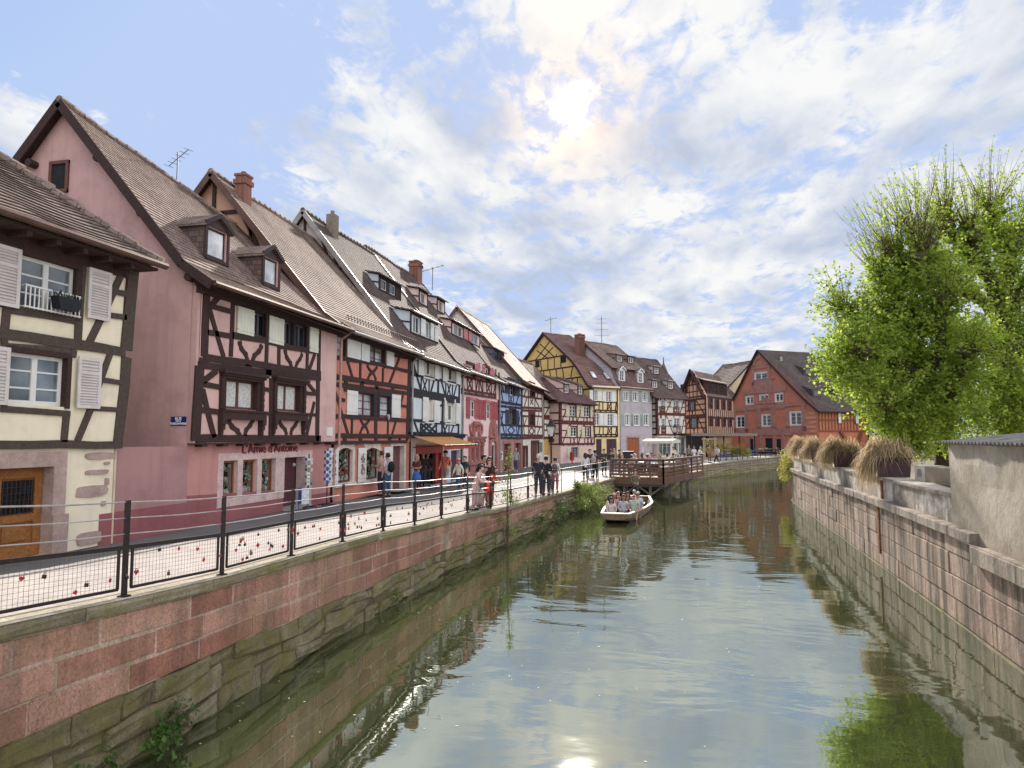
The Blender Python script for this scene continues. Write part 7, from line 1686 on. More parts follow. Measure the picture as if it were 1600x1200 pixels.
# planter boxes along the canal side of the deck
rr = random.Random(5)
for i in range(5):
    c_ = Vector(dB).lerp(Vector(dC), .12+i*.19)+Vector((-.28, .1)); mb = MB(); mb.box(-.18, .18, -.5, .5, 0, .55)
    o = mb.build('planter_box', DKL, None, (c_.x, c_.y, 1.225)); o.rotation_euler = (0, 0, R(-16)); tag(o, ('nearest', 'second', 'third', 'fourth', 'farthest')[i]+' pale wooden planter box along the canal-side rail of the deck', 'planter', 'planter boxes along the deck rail')
# tables and chairs
TBL = plain('table_top', (.50, .47, .42), .5); CHM = plain('cafe_chair', (.22, .20, .19), .6)
def mk_table():
    t_ = empty('cafe_table', (0, 0, 0), '', 'table'); mb = MB(); mb.box(-.38, .38, -.38, .38, .71, .745); mb.build('tabletop', TBL, t_); mb = MB(); mb.tube([(0, 0, .02), (0, 0, .71)], .03, 6); mb.box(-.28, .28, -.03, .03, 0, .03); mb.box(-.03, .03, -.28, .28, .001, .031); mb.build('pedestal', METAL, t_); return t_
def mk_chair():
    t_ = empty('cafe_chair', (0, 0, 0), '', 'chair'); mb = MB(); mb.box(-.21, .21, -.21, .21, .43, .46); mb.build('seat', CHM, t_)
    mb = MB(); mb.box(-.20, .20, .19, .215, .62, .88); mb.build('backrest', CHM, t_)
    for sx in (-1, 1):
        mb = MB(); mb.bar((sx*.19, -.19, .43), (sx*.2, -.21, 0), .025, .025); mb.build('leg', METAL, t_); mb = MB(); mb.bar((sx*.19, .2, .88), (sx*.2, .23, 0), .025, .025); mb.build('leg', METAL, t_)
    return t_
T0, C0 = mk_table(), mk_chair(); tabs = [(-2.3, 45.2, 1.22), (-.7, 46.3, 1.22), (.2, 48.6, 1.22), (-1.8, 48.4, 1.22), (.6, 51.4, 1.22), (-1.2, 51.2, 1.22)]
hallt = [cd(x, d)+(1.5,) for x, d in ((1188, 84), (1201, 84), (1214, 85), (1227, 86))]
first = [True, True]; seats = []; TN = ['near left', 'near right', 'middle right', 'middle left', 'far right', 'far left', '', '', '', '']
def put(src, i, loc, rz, label, group, sc=1):
    o = src if first[i] else copy_tree(src); first[i] = False; o.location = loc; o.rotation_euler = (0, 0, rz); o['label'] = label; o['group'] = group; return o
for i, (x, y, z) in enumerate(tabs+hallt):
    dkk = i < len(tabs); rz = .3*i
    put(T0, 0, (x, y, z), rz, TN[i]+' cafe table on the wooden deck among seated guests' if dkk else f"small cafe table, {('first', 'second', 'third', 'fourth')[i-6]} from the left before the red hall", 'cafe tables on the deck' if dkk else 'cafe tables before the red hall')
    for k in range(4 if dkk else 2):
        a_ = rz+k*math.pi/2+(0 if dkk else .4); cx_, cy_ = x+math.sin(a_)*-.62, y+math.cos(a_)*.62
        put(C0, 1, (cx_, cy_, z), a_, f"grey cafe chair on the {('near', 'street', 'far', 'canal')[k]} side of the {TN[i]} table on the deck" if dkk else f"{('near', 'far')[k % 2]} grey cafe chair at the {('first', 'second', 'third', 'fourth')[i-6]} table from the left before the red hall", 'cafe chairs on the deck' if dkk else 'cafe chairs before the red hall')
        if dkk: seats.append((cx_, cy_, z, a_))
# white terrace tent
tx, ty = cd(1004, 55); tz = gz(tx, ty); tn = empty('canopy_tent', (tx, ty, tz), 'white fabric canopy tent with open sides on the terrace before the lilac house', 'tent', rz=R(-14)); TW = plain('tent_cloth', (.55, .51, .42), .8, var=.06)
for x, y in ((0, 0), (2.25, 0), (0, 2.4), (2.25, 2.4)): mb = MB(); mb.box(x-.05, x+.05, y-.05, y+.05, 0, 2.35); mb.build('pole', WHITE, tn)
mb = MB(); mb.raw([(-.05, -.3, 2.25), (2.4, -.3, 2.25), (2.4, 1.2, 2.42), (-.05, 1.2, 2.42), (2.4, 2.6, 2.3), (-.05, 2.6, 2.3), (-.05, -.3, 2.05), (2.4, -.3, 2.05), (2.4, 2.6, 2.1), (-.05, 2.6, 2.1)], [(0, 1, 2, 3), (3, 2, 4, 5), (0, 6, 7, 1), (1, 7, 8, 4, 2), (0, 3, 5, 9, 6)]); mb.build('canopy', TW, tn)
mb = MB(); mb.box(.35, .5, -.02, .02, 0, 2.1); mb.box(-.05, 2.3, 2.35, 2.40, 0, .9); mb.build('side_panel', TW, tn)
x_, y_ = cd(982, 56); mb = MB(); mb.prism([(-.5, 0), (.5, 0), (.5, 1.25), (.35, 1.4), (-.5, 1.4)], -.35, .35); o = mb.build('serving_cabinet', plain('black_cabinet', (.025, .022, .025), .5), None, (x_, y_, gz(x_, y_))); tag(o, 'black serving cabinet standing left of the white canopy tent', 'cabinet')
# pergola with yellow bush, long low fence
px_, py_ = cd(1098, 69); pz = gz(px_, py_); PG = timber_mat('pale_pergola', (.42, .30, .19)); pg = empty('pergola', (px_, py_, pz), 'pale wooden pergola frame beside the yellow-green shrub near the red hall', 'pergola', rz=R(-8))
for x, y in ((0, 0), (1.1, 0), (0, 1.5), (1.1, 1.5)): mb = MB(); mb.box(x-.05, x+.05, y-.05, y+.05, 0, 2.2); mb.build('post', PG, pg)
mb = MB(); mb.box(-.15, 1.25, -.06, .06, 2.2, 2.32); mb.box(-.15, 1.25, 1.44, 1.56, 2.2, 2.32); mb.box(-.06, .06, -.1, 1.6, 2.32, 2.4); mb.box(1.04, 1.16, -.1, 1.6, 2.32, 2.4); mb.bar((.05, 0, 1.5), (.5, 0, 2.2), .06, .06); mb.build('beam', PG, pg)
ax_, ay_ = cd(1079, 80); bx_, by_ = cd(1178, 84); pg = empty('awning_frame', (ax_, ay_, 1.4), 'long dark flat awning frame across the front of the red hall', 'awning', rz=math.atan2(by_-ay_, bx_-ax_)); Ln = math.hypot(bx_-ax_, by_-ay_)
for i in range(5): mb = MB(); x = Ln*i/4; mb.box(x-.06, x+.06, -.06, .06, 0, 2.5); mb.build('post', TIMB, pg)
mb = MB(); mb.box(-.2, Ln+.2, -.3, 2.2, 2.62, 2.74); mb.box(-.2, Ln+.2, -.32, -.2, 2.4, 2.62); mb.build('roof_panel', plain('grey_awning', (.20, .17, .14), .8), pg)
q0, q1 = cd(1124, 70), cd(1182, 77); fl = math.hypot(q1[0]-q0[0], q1[1]-q0[1]); fe = empty('low_fence', (q0[0], q0[1], gz(*q0)), 'low navy blue fence along the far quay in front of the yellow shrub', 'fence', rz=math.atan2(q1[1]-q0[1], q1[0]-q0[0])); NF = plain('navy_fence', (.05, .055, .10), .5)
for i in range(8): mb = MB(); x = fl*i/7; mb.box(x-.03, x+.03, -.03, .03, 0, 1.0); mb.build('post', NF, fe)
mb = MB(); mb.box(0, fl, -.02, .02, .9, 1.0); mb.box(0, fl, -.02, .02, .35, .45); mb.box(0, fl, -.015, .015, .6, .7); mb.build('board', NF, fe)
q0, q1 = cd(1186, 78), cd(1232, 88); fl = math.hypot(q1[0]-q0[0], q1[1]-q0[1]); fe = empty('low_fence', (q0[0], q0[1], gz(*q0)), 'low black rail along the far quay before the cafe tables of the red hall', 'fence', rz=math.atan2(q1[1]-q0[1], q1[0]-q0[0]))
for i in range(7): mb = MB(); x = fl*i/6; mb.box(x-.03, x+.03, -.03, .03, 0, .95); mb.build('post', METAL, fe)
mb = MB(); mb.box(0, fl, -.02, .02, .87, .95); mb.box(0, fl, -.02, .02, .4, .46); mb.build('board', METAL, fe)

# --- punt
BT = plain('boat_varnish', (.22, .14, .085), .4, var=.4); BTI = timber_mat('boat_inside', (.16, .10, .06)); BRIM = plain('boat_rim', (.42, .31, .21), .45, var=.15)
bw = empty('punt_boat', (-2.22, 29.5, 0), 'flat wooden tour punt with a blunt bow, full of seated passengers', 'boat', rz=R(-3.8))
Lb = 8.6; sec = []
for i in range(15):
    t_ = i/14; y = Lb*t_; w_ = .52+.50*math.sin(min(1, t_*1.35+.05)*math.pi/2) if t_ < .7 else lerp(1.02, .62, (t_-.7)/.3)
    zt_ = .36+.06*(1-t_)**3+.10*t_**4; zb_ = -.16+.36*max(0, .22-t_)/.22*1.0 if t_ < .22 else -.16+.2*max(0, t_-.85)/.15; wb = w_*.72; sec.append((y, w_, wb, zb_, zt_))
def loft(secs, f, mat, name, cap=True):
    mb = MB(); k = len(f(secs[0])); vs = []; fs = []
    for q in secs: vs += f(q)
    for i in range(len(secs)-1):
        for j in range(k-1): fs.append((i*k+j, i*k+j+1, (i+1)*k+j+1, (i+1)*k+j))
    if cap: fs += [tuple(range(k)), tuple(range((len(secs)-1)*k, len(secs)*k))]
    mb.raw(vs, fs); return mb.build(name, mat, bw)
loft(sec, lambda q: [(-q[1], q[0], q[4]), (-q[1]*.93, q[0], lerp(q[3], q[4], .4)), (-q[2], q[0], q[3]), (0, q[0], q[3]-.03), (q[2], q[0], q[3]), (q[1]*.93, q[0], lerp(q[3], q[4], .4)), (q[1], q[0], q[4])], BT, 'hull')
ins = [(q[0], q[1]-.06, q[2]-.04, max(q[3]+.06, -.02), q[4]-.01) for q in sec[1:-1]]; ins[0] = (.12,)+ins[0][1:]
loft(ins, lambda q: [(-q[1], q[0], q[4]), (-q[2], q[0], q[3]), (q[2], q[0], q[3]), (q[1], q[0], q[4])], BTI, 'inner_planking')
mb = MB()
for sg in (-1, 1):
    for a, b in zip(sec, sec[1:]): mb.bar((sg*(a[1]-.0), a[0], a[4]+.015), (sg*(b[1]), b[0], b[4]+.015), .10, .05)
mb.bar((-sec[0][1]-.04, 0, sec[0][4]+.018), (sec[0][1]+.04, 0, sec[0][4]+.018), .14, .06); mb.bar((-sec[-1][1], Lb, sec[-1][4]+.017), (sec[-1][1], Lb, sec[-1][4]+.017), .12, .05); mb.build('gunwale', BRIM, bw)
for i, y in enumerate((1.0, 1.95, 2.9, 3.85, 4.8)): mb = MB(); w_ = .72 if i == 0 else .86; mb.box(-w_, w_, y-.02, y+.30, .17, .205); mb.build('bench', BTI, bw)
mb = MB(); mb.box(-.5, .5, Lb-1.6, Lb-.1, .20, .23); mb.build('stern_deck', BRIM, bw)
# ------------------------------------------------------------ people
def skinmesh(name, chains, sub=1, torso=None):
    """chains: list of lists of (key, pos, radius); equal keys are one joint"""
    idx = {}; V = []; Rd = []; Eg = []
    for ch in chains:
        prev = None
        for key, p, r in ch:
            if key not in idx: idx[key] = len(V); V.append(p); Rd.append(r)
            if prev is not None and prev != idx[key]: Eg.append((prev, idx[key]))
            prev = idx[key]
    me = bpy.data.meshes.new(name); me.from_pydata(V, Eg, []); o = bpy.data.objects.new(name, me); C.objects.link(o)
    md = o.modifiers.new('skin', 'SKIN'); md.use_smooth_shade = True
    if not me.skin_vertices: me.skin_vertices.new(name='')
    for i, sv in enumerate(me.skin_vertices[0].data): sv.radius = (Rd[i], Rd[i]); sv.use_root = (i == 0)
    if sub: ss = o.modifiers.new('sub', 'SUBSURF'); ss.levels = sub; ss.render_levels = sub
    dg = bpy.context.evaluated_depsgraph_get(); dg.update(); m2 = bpy.data.meshes.new_from_object(o.evaluated_get(dg)); bpy.data.objects.remove(o); m2.name = name
    if torso:
        tb = torso
        for v in m2.vertices:
            z = v.co.z
            if tb[0][0]-.12 < z < tb[-1][0]+.02 and abs(v.co.x) < .2:
                yc = interp(tb, z); d_ = v.co.y-yc
                if abs(d_) < .24: v.co.y = yc+d_*.70; v.co.x *= 1.10
    for p in m2.polygons: p.use_smooth = True
    return m2
def pose_joints(kind):
    J = dict(pel=(0, 0, .95), wai=(0, 0, 1.1), che=(0, .0, 1.31), nb=(0, 0, 1.46), nk=(0, -.005, 1.53), h1=(0, -.03, 1.60), h2=(0, -.02, 1.67), h3=(0, -.01, 1.725), no=(0, -.118, 1.635))
    for s_, k in ((1, 'L'), (-1, 'R')):
        J['sh'+k] = (s_*.165, 0, 1.42); J['el'+k] = (s_*.225, .03, 1.15); J['wr'+k] = (s_*.235, -.05, .92); J['hi'+k] = (s_*.09, 0, .90); J['kn'+k] = (s_*.10, -.02, .50); J['an'+k] = (s_*.105, .02, .09); J['to'+k] = (s_*.12, -.15, .035)
    def upd(**k): J.update(k)
    def lean(dy, dz, th=1.):     # bend the upper body forward
        for k in list(J):
            if k in ('che', 'nb', 'nk', 'h1', 'h2', 'h3', 'no', 'wai') or k[:2] in ('sh', 'el', 'wr'):
                x, y, z = J[k]; f = (z-.95)/.75 if k[:2] not in ('el', 'wr') else (1.42-.95)/.75; J[k] = (x, y+dy*f, z+dz*f)
    if kind == 'phone': upd(elL=(.22, -.02, 1.15), wrL=(.13, -.27, 1.17), elR=(-.22, -.02, 1.15), wrR=(-.10, -.28, 1.20))
    elif kind == 'walk': upd(knL=(.10, -.14, .50), anL=(.10, -.24, .11), toL=(.11, -.40, .06), knR=(-.10, .06, .49), anR=(-.10, .32, .15), toR=(-.11, .20, .04), elL=(.23, .12, 1.16), wrL=(.22, .10, .92), elR=(-.23, -.06, 1.16), wrR=(-.21, -.22, .98))
    elif kind == 'lean': lean(-.30, -.06); upd(elL=(.22, -.36, 1.10), wrL=(.16, -.52, 1.08), elR=(-.22, -.36, 1.10), wrR=(-.14, -.52, 1.08), anL=(.11, .06, .09), toL=(.12, -.1, .035))
    elif kind == 'arms': upd(elL=(.24, .0, 1.14), wrL=(.02, -.20, 1.16), elR=(-.24, 0, 1.14), wrR=(.0, -.21, 1.12))
    elif kind == 'pole': upd(elL=(.24, -.16, 1.22), wrL=(.20, -.36, 1.32), elR=(-.22, -.12, 1.15), wrR=(-.02, -.34, 1.08)); 
    elif kind in ('sit', 'sittalk'):
        dz = -.42
        for k in list(J):
            if k[:2] not in ('kn', 'an', 'to'): x, y, z = J[k]; J[k] = (x, y, z+dz)
        for s_, k in ((1, 'L'), (-1, 'R')): upd(**{'hi'+k: (s_*.09, -.02, .51), 'kn'+k: (s_*.13, -.44, .50), 'an'+k: (s_*.12, -.42, .09), 'to'+k: (s_*.13, -.58, .04), 'el'+k: (s_*.23, -.06, .74), 'wr'+k: (s_*.12, -.28, .62)})
        if kind == 'sittalk': upd(elL=(.25, -.12, .76), wrL=(.18, -.30, .92), wrR=(-.16, -.33, .60)); lean(0, 0)
    return J
PM = {}
def pose(kind):
    if kind in PM: return PM[kind]
    J = pose_joints(kind); V = {k: Vector(p) for k, p in J.items()}; ch = [[('pel', J['pel'], .13), ('wai', J['wai'], .12), ('che', J['che'], .145), ('nb', J['nb'], .072), ('nk', J['nk'], .055), ('h1', J['h1'], .072), ('h2', J['h2'], .092), ('h3', J['h3'], .06)], [('h1', J['h1'], .07), ('no', J['no'], .013)]]
    P2 = tuple(V['pel']-(V['wai']-V['pel'])*.6); sl = [[('p2', P2, .150), ('pel', J['pel'], .150), ('wai', J['wai'], .14), ('che', J['che'], .162), ('nb', J['nb'], .075)]]; ll = [[('pel', J['pel'], .142), ('w2', tuple(V['pel'].lerp(V['wai'], .7)), .132)]]; sl2 = [list(sl[0])]
    sh = []
    for k, s_ in (('L', 1), ('R', -1)):
        el, wr = V['el'+k], V['wr'+k]; d = (wr-el).normalized(); pm = wr+d*.055; side = Vector((s_, 0, 0)); side = (side-d*side.dot(d)); side = side.normalized() if side.length > .1 else Vector((0, -1, 0)); nrm = d.cross(side).normalized(); pal = nrm
        arm = [('che', J['che'], .14), ('sh'+k, J['sh'+k], .062), ('el'+k, J['el'+k], .041), ('wr'+k, J['wr'+k], .026), ('pm'+k, tuple(pm), .032)]; ch.append(arm)
        across = Vector((0, -1, 0)); across = (across-d*across.dot(d)); across = across.normalized() if across.length > .2 else side
        for i in range(4):
            o_ = across*(.026-.0175*i); ln = (.062, .072, .068, .052)[i]; b0 = pm+d*.03+o_; curl = side*(-.012); ch.append([('pm'+k, tuple(pm), .03), (f'f{i}{k}', tuple(b0), .010), (f'g{i}{k}', tuple(b0+d*ln*.5+curl*.6), .009), (f'j{i}{k}', tuple(b0+d*ln+curl*1.8), .0075)])
        ch.append([('wr'+k, J['wr'+k], .026), ('tb'+k, tuple(wr+d*.03+across*.038), .011), ('tt'+k, tuple(wr+d*.075+across*.055), .009)])
        leg = [('pel', J['pel'], .12), ('hi'+k, J['hi'+k], .092), ('kn'+k, J['kn'+k], .058), ('an'+k, J['an'+k], .038), ('to'+k, J['to'+k], .034)]; ch.append(leg)
        h_ = V['sh'+k].lerp(el, .72); sl.append([('che', J['che'], .15), ('sh'+k, J['sh'+k], .078), ('hs'+k, tuple(h_), .062)]); sl2.append([('che', J['che'], .15), ('sh'+k, J['sh'+k], .078), ('el'+k, J['el'+k], .056), ('wq'+k, tuple(el.lerp(wr, .88)), .040)])
        ll.append([('pel', J['pel'], .135), ('hi'+k, J['hi'+k], .108), ('kn'+k, J['kn'+k], .076), ('aq'+k, tuple(V['kn'+k].lerp(V['an'+k], .88)), .056)])
        sh.append([('pel', J['pel'], .135), ('hi'+k, J['hi'+k], .11), ('kq'+k, tuple(V['hi'+k].lerp(V['kn'+k], .82)), .088)])
    tb = sorted([(J['pel'][2], J['pel'][1]), (J['wai'][2], J['wai'][1]), (J['che'][2], J['che'][1]), (J['nb'][2]-.05, J['nb'][1])])
    D = dict(J=J, body=skinmesh('body', ch, 1, tb), tee=skinmesh('shirt', sl, 1, tb), jacket=skinmesh('shirt', sl2, 1, tb), trousers=skinmesh('trousers', ll, 1, tb[:2]), shorts=skinmesh('shorts', sh+[ll[0]], 1, tb[:2]))
    hc = V['h2']
    def hair(long):
        mb = MB(); mb.ball((hc.x, hc.y+.016, hc.z+.018), .108, 14, 10, sc=(.93, 1.05, 1.05)); keep = []
        for f in mb.f:
            c_ = sum((Vector(mb.v[i]) for i in f), Vector())/len(f)-hc; front = c_.y < .005 and c_.z < .055; low = c_.z < -.055
            if not (front or low): keep.append(f)
        mb.f = keep; mb.m = [0]*len(keep); mb.uv = [None]*len(keep)
        if long: mb.tube([(hc.x, hc.y+.07, hc.z+.02), (hc.x, hc.y+.09, hc.z-.12), (hc.x, hc.y+.10, hc.z-.26)], [.085, .085, .05], 9)
        if long:
            for s_ in (-1, 1): mb.tube([(hc.x+s_*.085, hc.y+.01, hc.z+.03), (hc.x+s_*.095, hc.y+.02, hc.z-.10), (hc.x+s_*.09, hc.y-.0, hc.z-.22)], [.03, .034, .018], 7)
        o = mb.build('hair', None, smooth=True); me = o.data; bpy.data.objects.remove(o); return me
    D['hair'] = hair(False); D['longhair'] = hair(True)
    def grab(mb, nm): o = mb.build(nm, None, smooth=True); me = o.data; bpy.data.objects.remove(o); return me
    mb = MB(); mb.ball((hc.x, hc.y+.01, hc.z+.045), .112, 14, 8, sc=(.95, 1.05, .72)); mb.lathe([(.105, 0), (.12, .01), (.10, .022)], 12, (hc.x, hc.y-.03, hc.z+.03)); mb.ball((hc.x, hc.y-.13, hc.z+.035), .06, 10, 6, sc=(1.1, 1, .16)); D['cap'] = grab(mb, 'cap')
    mb = MB()
    for s_ in (-1, 1): mb.ball((hc.x+s_*.032, hc.y-.088, hc.z-.012), .012, 6, 5)
    mb.ball((hc.x, hc.y-.088, hc.z-.078), .017, 8, 5, sc=(1.3, .5, .3)); D['eyes'] = grab(mb, 'face_features')
    mb = MB(); 
    for s_ in (-1, 1): mb.ball((hc.x+s_*.036, hc.y-.092, hc.z-.010), .030, 8, 6, sc=(1, .4, .8))
    mb.box(hc.x-.02, hc.x+.02, hc.y-.106, hc.y-.098, hc.z-.008, hc.z+.0); D['sunglasses'] = grab(mb, 'sunglasses')
    mb = MB()
    for k in 'LR':
        a, t_ = V['an'+k], V['to'+k]; mb.tube([a+Vector((0, .055, -.045)), a+Vector((0, 0, -.035)), a.lerp(t_, .6)+Vector((0, 0, .005)), t_+Vector((0, -.03, 0))], [.04, .05, .047, .030], 9)
    D['shoes'] = grab(mb, 'shoes')
    c_ = V['che']; w_ = V['wai']; mb = MB()
    mb.ball((0, lerp(c_.y, w_.y, .3)+.20, lerp(c_.z, w_.z, .35)), .2, 12, 10, sc=(.85, .55, 1.15))
    for s_ in (-1, 1): mb.tube([(s_*.11, c_.y+.12, c_.z+.12), (s_*.12, c_.y-.02, c_.z+.15), (s_*.125, c_.y-.13, c_.z), (s_*.12, c_.y-.05, c_.z-.18), (s_*.10, c_.y+.12, c_.z-.2)], .018, 6)
    D['backpack'] = grab(mb, 'backpack')
    p = V['pel']; mb = MB(); q = [(.145, .10), (.17, 0), (.21, -.18), (.25, -.42)]; n0 = 18
    mb.lathe([(r*(1), z) for r, z in reversed(q)], n0, (p.x, p.y, p.z)); mb.v = [(x, p.y+(y-p.y)*.8, z) for x, y, z in mb.v]; D['skirt'] = grab(mb, 'skirt')
    PM[kind] = D; return D
def cloth(c, nm=None):
    key = 'cloth_%02d_%02d_%02d' % tuple(int(x*60) for x in c); return plain(key, c, .8, var=.25, nsc=5, bump=.2)
SKIN = [plain('skin_fair', (.55, .32, .24), .5, var=.08, bump=0), plain('skin_tan', (.42, .23, .16), .5, var=.08, bump=0)]
HAIRC = dict(black=(.012, .010, .01), brown=(.05, .025, .015), blond=(.38, .26, .13), grey=(.42, .41, .40), white=(.62, .60, .57), red=(.15, .05, .02), bald=None)
DK = plain('eye_dark', (.01, .008, .008), .3, bump=0)
np_ = [0]
def person(label, loc, face, h, kind, top, bot, hair='brown', long=False, tee=False, shorts=False, skirt=None, cap=None, bag=None, shades=False, group=None, z=None):
    """face: direction the person looks to, degrees from +Y clockwise"""
    D = pose(kind); np_[0] += 1
    def mko(nm, me, m_, par=None):
        o = bpy.data.objects.new(nm, me); C.objects.link(o)
        if not me.materials: me.materials.append(None)
        o.material_slots[0].link = 'OBJECT'; o.material_slots[0].material = m_
        if par: o.parent = par
        return o
    b = mko('person', D['body'], SKIN[np_[0] % 2]); k = h/1.78; b.scale = (k, k, k); b.location = loc; b.rotation_euler = (0, 0, math.pi-math.radians(face)); tag(b, label, 'person', group)
    mko('shirt', D['tee' if tee else 'jacket'], cloth(top), b)
    mko('shorts' if shorts else 'trousers', D['shorts' if shorts else 'trousers'], cloth(bot), b)
    if skirt: mko('skirt', D['skirt'], cloth(skirt), b)
    if HAIRC.get(hair): mko('hair', D['longhair' if long else 'hair'], plain('hair_'+hair, HAIRC[hair], .6, var=.3, nsc=20), b)
    mko('sunglasses' if shades else 'face_features', D['sunglasses' if shades else 'eyes'], DK, b)
    mko('shoes', D['shoes'], cloth((.03, .03, .035) if np_[0] % 3 else (.5, .48, .45)), b)
    if cap: mko('cap', D['cap'], cloth(cap), b)
    if bag: mko('backpack', D['backpack'], cloth(bag), b)
    return b
def on(px, d): x, y = cd(px, d); return (x, y, gz(x, y)+.004)
NV = (.02, .022, .045); BLK = (.012, .012, .015); WT = (.55, .55, .56); JN = (.05, .08, .16)
person('person in a white t-shirt with a black backpack looking into the red house shop window', on(607, 26.6), -70, 1.70, 'stand', (.5, .52, .6), JN, 'black', tee=True, bag=BLK)
person('person in a faded pink shirt beside the backpack wearer at the shop window', on(597, 27.2), -80, 1.78, 'phone', (.45, .27, .24), (.03, .035, .06), 'brown', tee=True)
person('woman with long blonde hair, wine top and blue wrap skirt holding a phone', on(652, 29.3), 195, 1.66, 'phone', (.12, .03, .03), (.03, .035, .06), 'blond', True, True, skirt=(.05, .14, .38))
person('white-haired man in a navy jacket at the shop entrance under the orange awning', on(662, 33.5), -60, 1.74, 'stand', NV, (.06, .06, .08), 'white')
person('fair-haired person in a dark coat just right of the white-haired man', on(669, 34.0), -50, 1.70, 'stand', (.02, .02, .03), (.05, .05, .07), 'blond')
person('man in a coral t-shirt and grey shorts with a dark cap walking along the shops', on(697, 33.0), 190, 1.80, 'walk', (.62, .20, .15), (.30, .29, .27), 'black', tee=True, shorts=True, cap=BLK, bag=(.42, .03, .05))
person('child in a white top and jeans wearing a bright red cap', on(717, 31.0), 200, 1.48, 'walk', (.6, .56, .5), JN, 'brown', cap=(.6, .06, .07))
person('teenager in a dark striped top walking behind the child with the red cap', on(727, 32.0), 210, 1.60, 'walk', (.04, .04, .05), (.03, .03, .05), 'black')
def onq(px, off):
    Y = ypx(px, -off); X = qx(Y)-off; return (X, Y, gz(X, Y)+.004)
person('tall man in a black top bending over the children at the railing', on(745, 25.2), 100, 1.84, 'lean', BLK, NV, 'black')
person('boy in a pale pink jacket leaning on the quay railing', onq(735, .42), 95, 1.50, 'lean', (.62, .42, .42), (.55, .35, .35), 'brown')
person('dark-haired child in a black top squeezed in behind the boy in pale pink', on(750, 23.8), 110, 1.45, 'lean', BLK, (.55, .5, .5), 'black')
person('small child in a white sun hat between the boy and the girl in red', onq(748, .6), 100, 1.15, 'stand', (.10, .09, .08), (.6, .56, .52), 'brown', cap=(.7, .66, .55), shorts=True)
person('girl in a bright red dress leaning on the quay railing', onq(757, .45), 95, 1.42, 'lean', (.62, .025, .02), (.42, .03, .03), 'brown', True, True, shorts=True, skirt=(.62, .02, .02))
person('woman with sunglasses and long hair in a sleeveless black top facing the canal', on(765, 24.5), 165, 1.72, 'stand', BLK, (.03, .03, .03), 'brown', True, True, shades=True)
person('grey-haired old man in a dark jacket seen from behind near the lamp post', on(841, 28.3), -5, 1.78, 'stand', (.03, .02, .03), NV, 'grey')
person('person in a black coat standing close to the right of the old man', on(853, 29.6), 5, 1.68, 'arms', (.015, .013, .02), (.03, .03, .05), 'black')
person('person in a white top half hidden behind the lantern lamp post', on(867, 31.5), 0, 1.60, 'stand', (.62, .6, .58), (.30, .12, .14), 'brown', bag=(.10, .07, .08))
person('person in a grey top and jeans walking past the pink sandstone doorways', on(806, 49.5), 170, 1.72, 'walk', (.33, .31, .34), (.06, .09, .17), 'grey')
person('woman in a white blouse and black trousers at the left of the far group', on(914, 39.0), -20, 1.66, 'stand', (.6, .57, .57), BLK, 'brown', True)
person('man in a navy t-shirt behind the woman in the white blouse', on(921, 43.5), 160, 1.80, 'arms', NV, (.12, .15, .22), 'brown', tee=True)
person('man with a dark cap and pale backpack looking along the quay', on(929, 40.5), 20, 1.78, 'stand', (.03, .03, .06), BLK, 'black', tee=True, cap=BLK, bag=(.36, .30, .30))
person('person in a black and beige sweater with folded arms before the yellow house', on(943, 46.5), 180, 1.76, 'arms', (.06, .05, .045), NV, 'brown')
person('person in a hooded navy jacket right of the beige sweater', on(954, 46.0), 150, 1.72, 'phone', NV, (.02, .03, .08), 'brown', cap=NV)
person('blond woman in an olive top partly hidden by the hooded person', on(959, 50.0), 180, 1.70, 'stand', (.25, .24, .14), (.1, .1, .12), 'blond', True)
person('dark-haired person in navy at the left end of the deck', on(967, 49.0), 100, 1.66, 'arms', NV, BLK, 'black')
# deck guests
rr = random.Random(77); G_ = 'guests seated on the terrace deck'
tops = [((.62, .6, .6), 'white shirt'), ((.35, .42, .55), 'pale blue shirt'), ((.55, .18, .18), 'red top'), ((.30, .28, .45), 'violet top'), ((.62, .5, .45), 'peach blouse'), ((.06, .06, .08), 'black shirt'), ((.45, .42, .36), 'beige jumper'), ((.15, .25, .22), 'teal top'), ((.6, .62, .64), 'pale grey shirt'), ((.05, .06, .14), 'navy jumper')]
hn = ['brown', 'black', 'blond', 'grey', 'white', 'red']; order = list(range(len(seats))); rr.shuffle(order); seen = {}
for n_, i in enumerate(order[:17]):
    x, y, z, a = seats[i]; c, tn_ = tops[n_ % 10]; hh = hn[(n_*5+n_//6) % 6]; w_ = ('left', 'right', 'near', 'far')[0]
    rel = 'the near left table' if i < 4 else 'the near right table' if i < 8 else 'the middle right table' if i < 12 else 'the middle left table' if i < 16 else 'the far right table' if i < 20 else 'the far left table'
    person(f'{hh}-haired guest in a {tn_} seated at {rel} on the deck', (x, y+.0, z+.005), 180-math.degrees(a)*1.0+0, 1.7, ('sit', 'sittalk')[n_ % 2], c, rr.choice((JN, NV, (.3, .28, .22))), hh, n_ % 3 == 0, group=G_)
person('standing waiter in a white shirt and beige apron right of the white canopy tent', on(1051, 58), 170, 1.76, 'arms', (.66, .6, .5), (.45, .38, .30), 'brown')
person('person in a grey-green top standing in the doorway area of the shell-coloured house', on(1075, 66), 180, 1.72, 'stand', (.16, .17, .14), (.08, .08, .08), 'brown')
person('person in a white shirt standing before the brown corner house', on(1083, 60), 150, 1.76, 'phone', (.62, .56, .6), (.2, .2, .2), 'brown', tee=True)
person('person in a white tunic bending forward beside the pergola', on(1089, 62), 120, 1.70, 'lean', (.62, .6, .62), (.5, .48, .48), 'grey')
person('person in an olive coat under the pale wooden pergola', on(1107, 66), 150, 1.80, 'stand', (.20, .13, .07), (.16, .11, .06), 'brown')
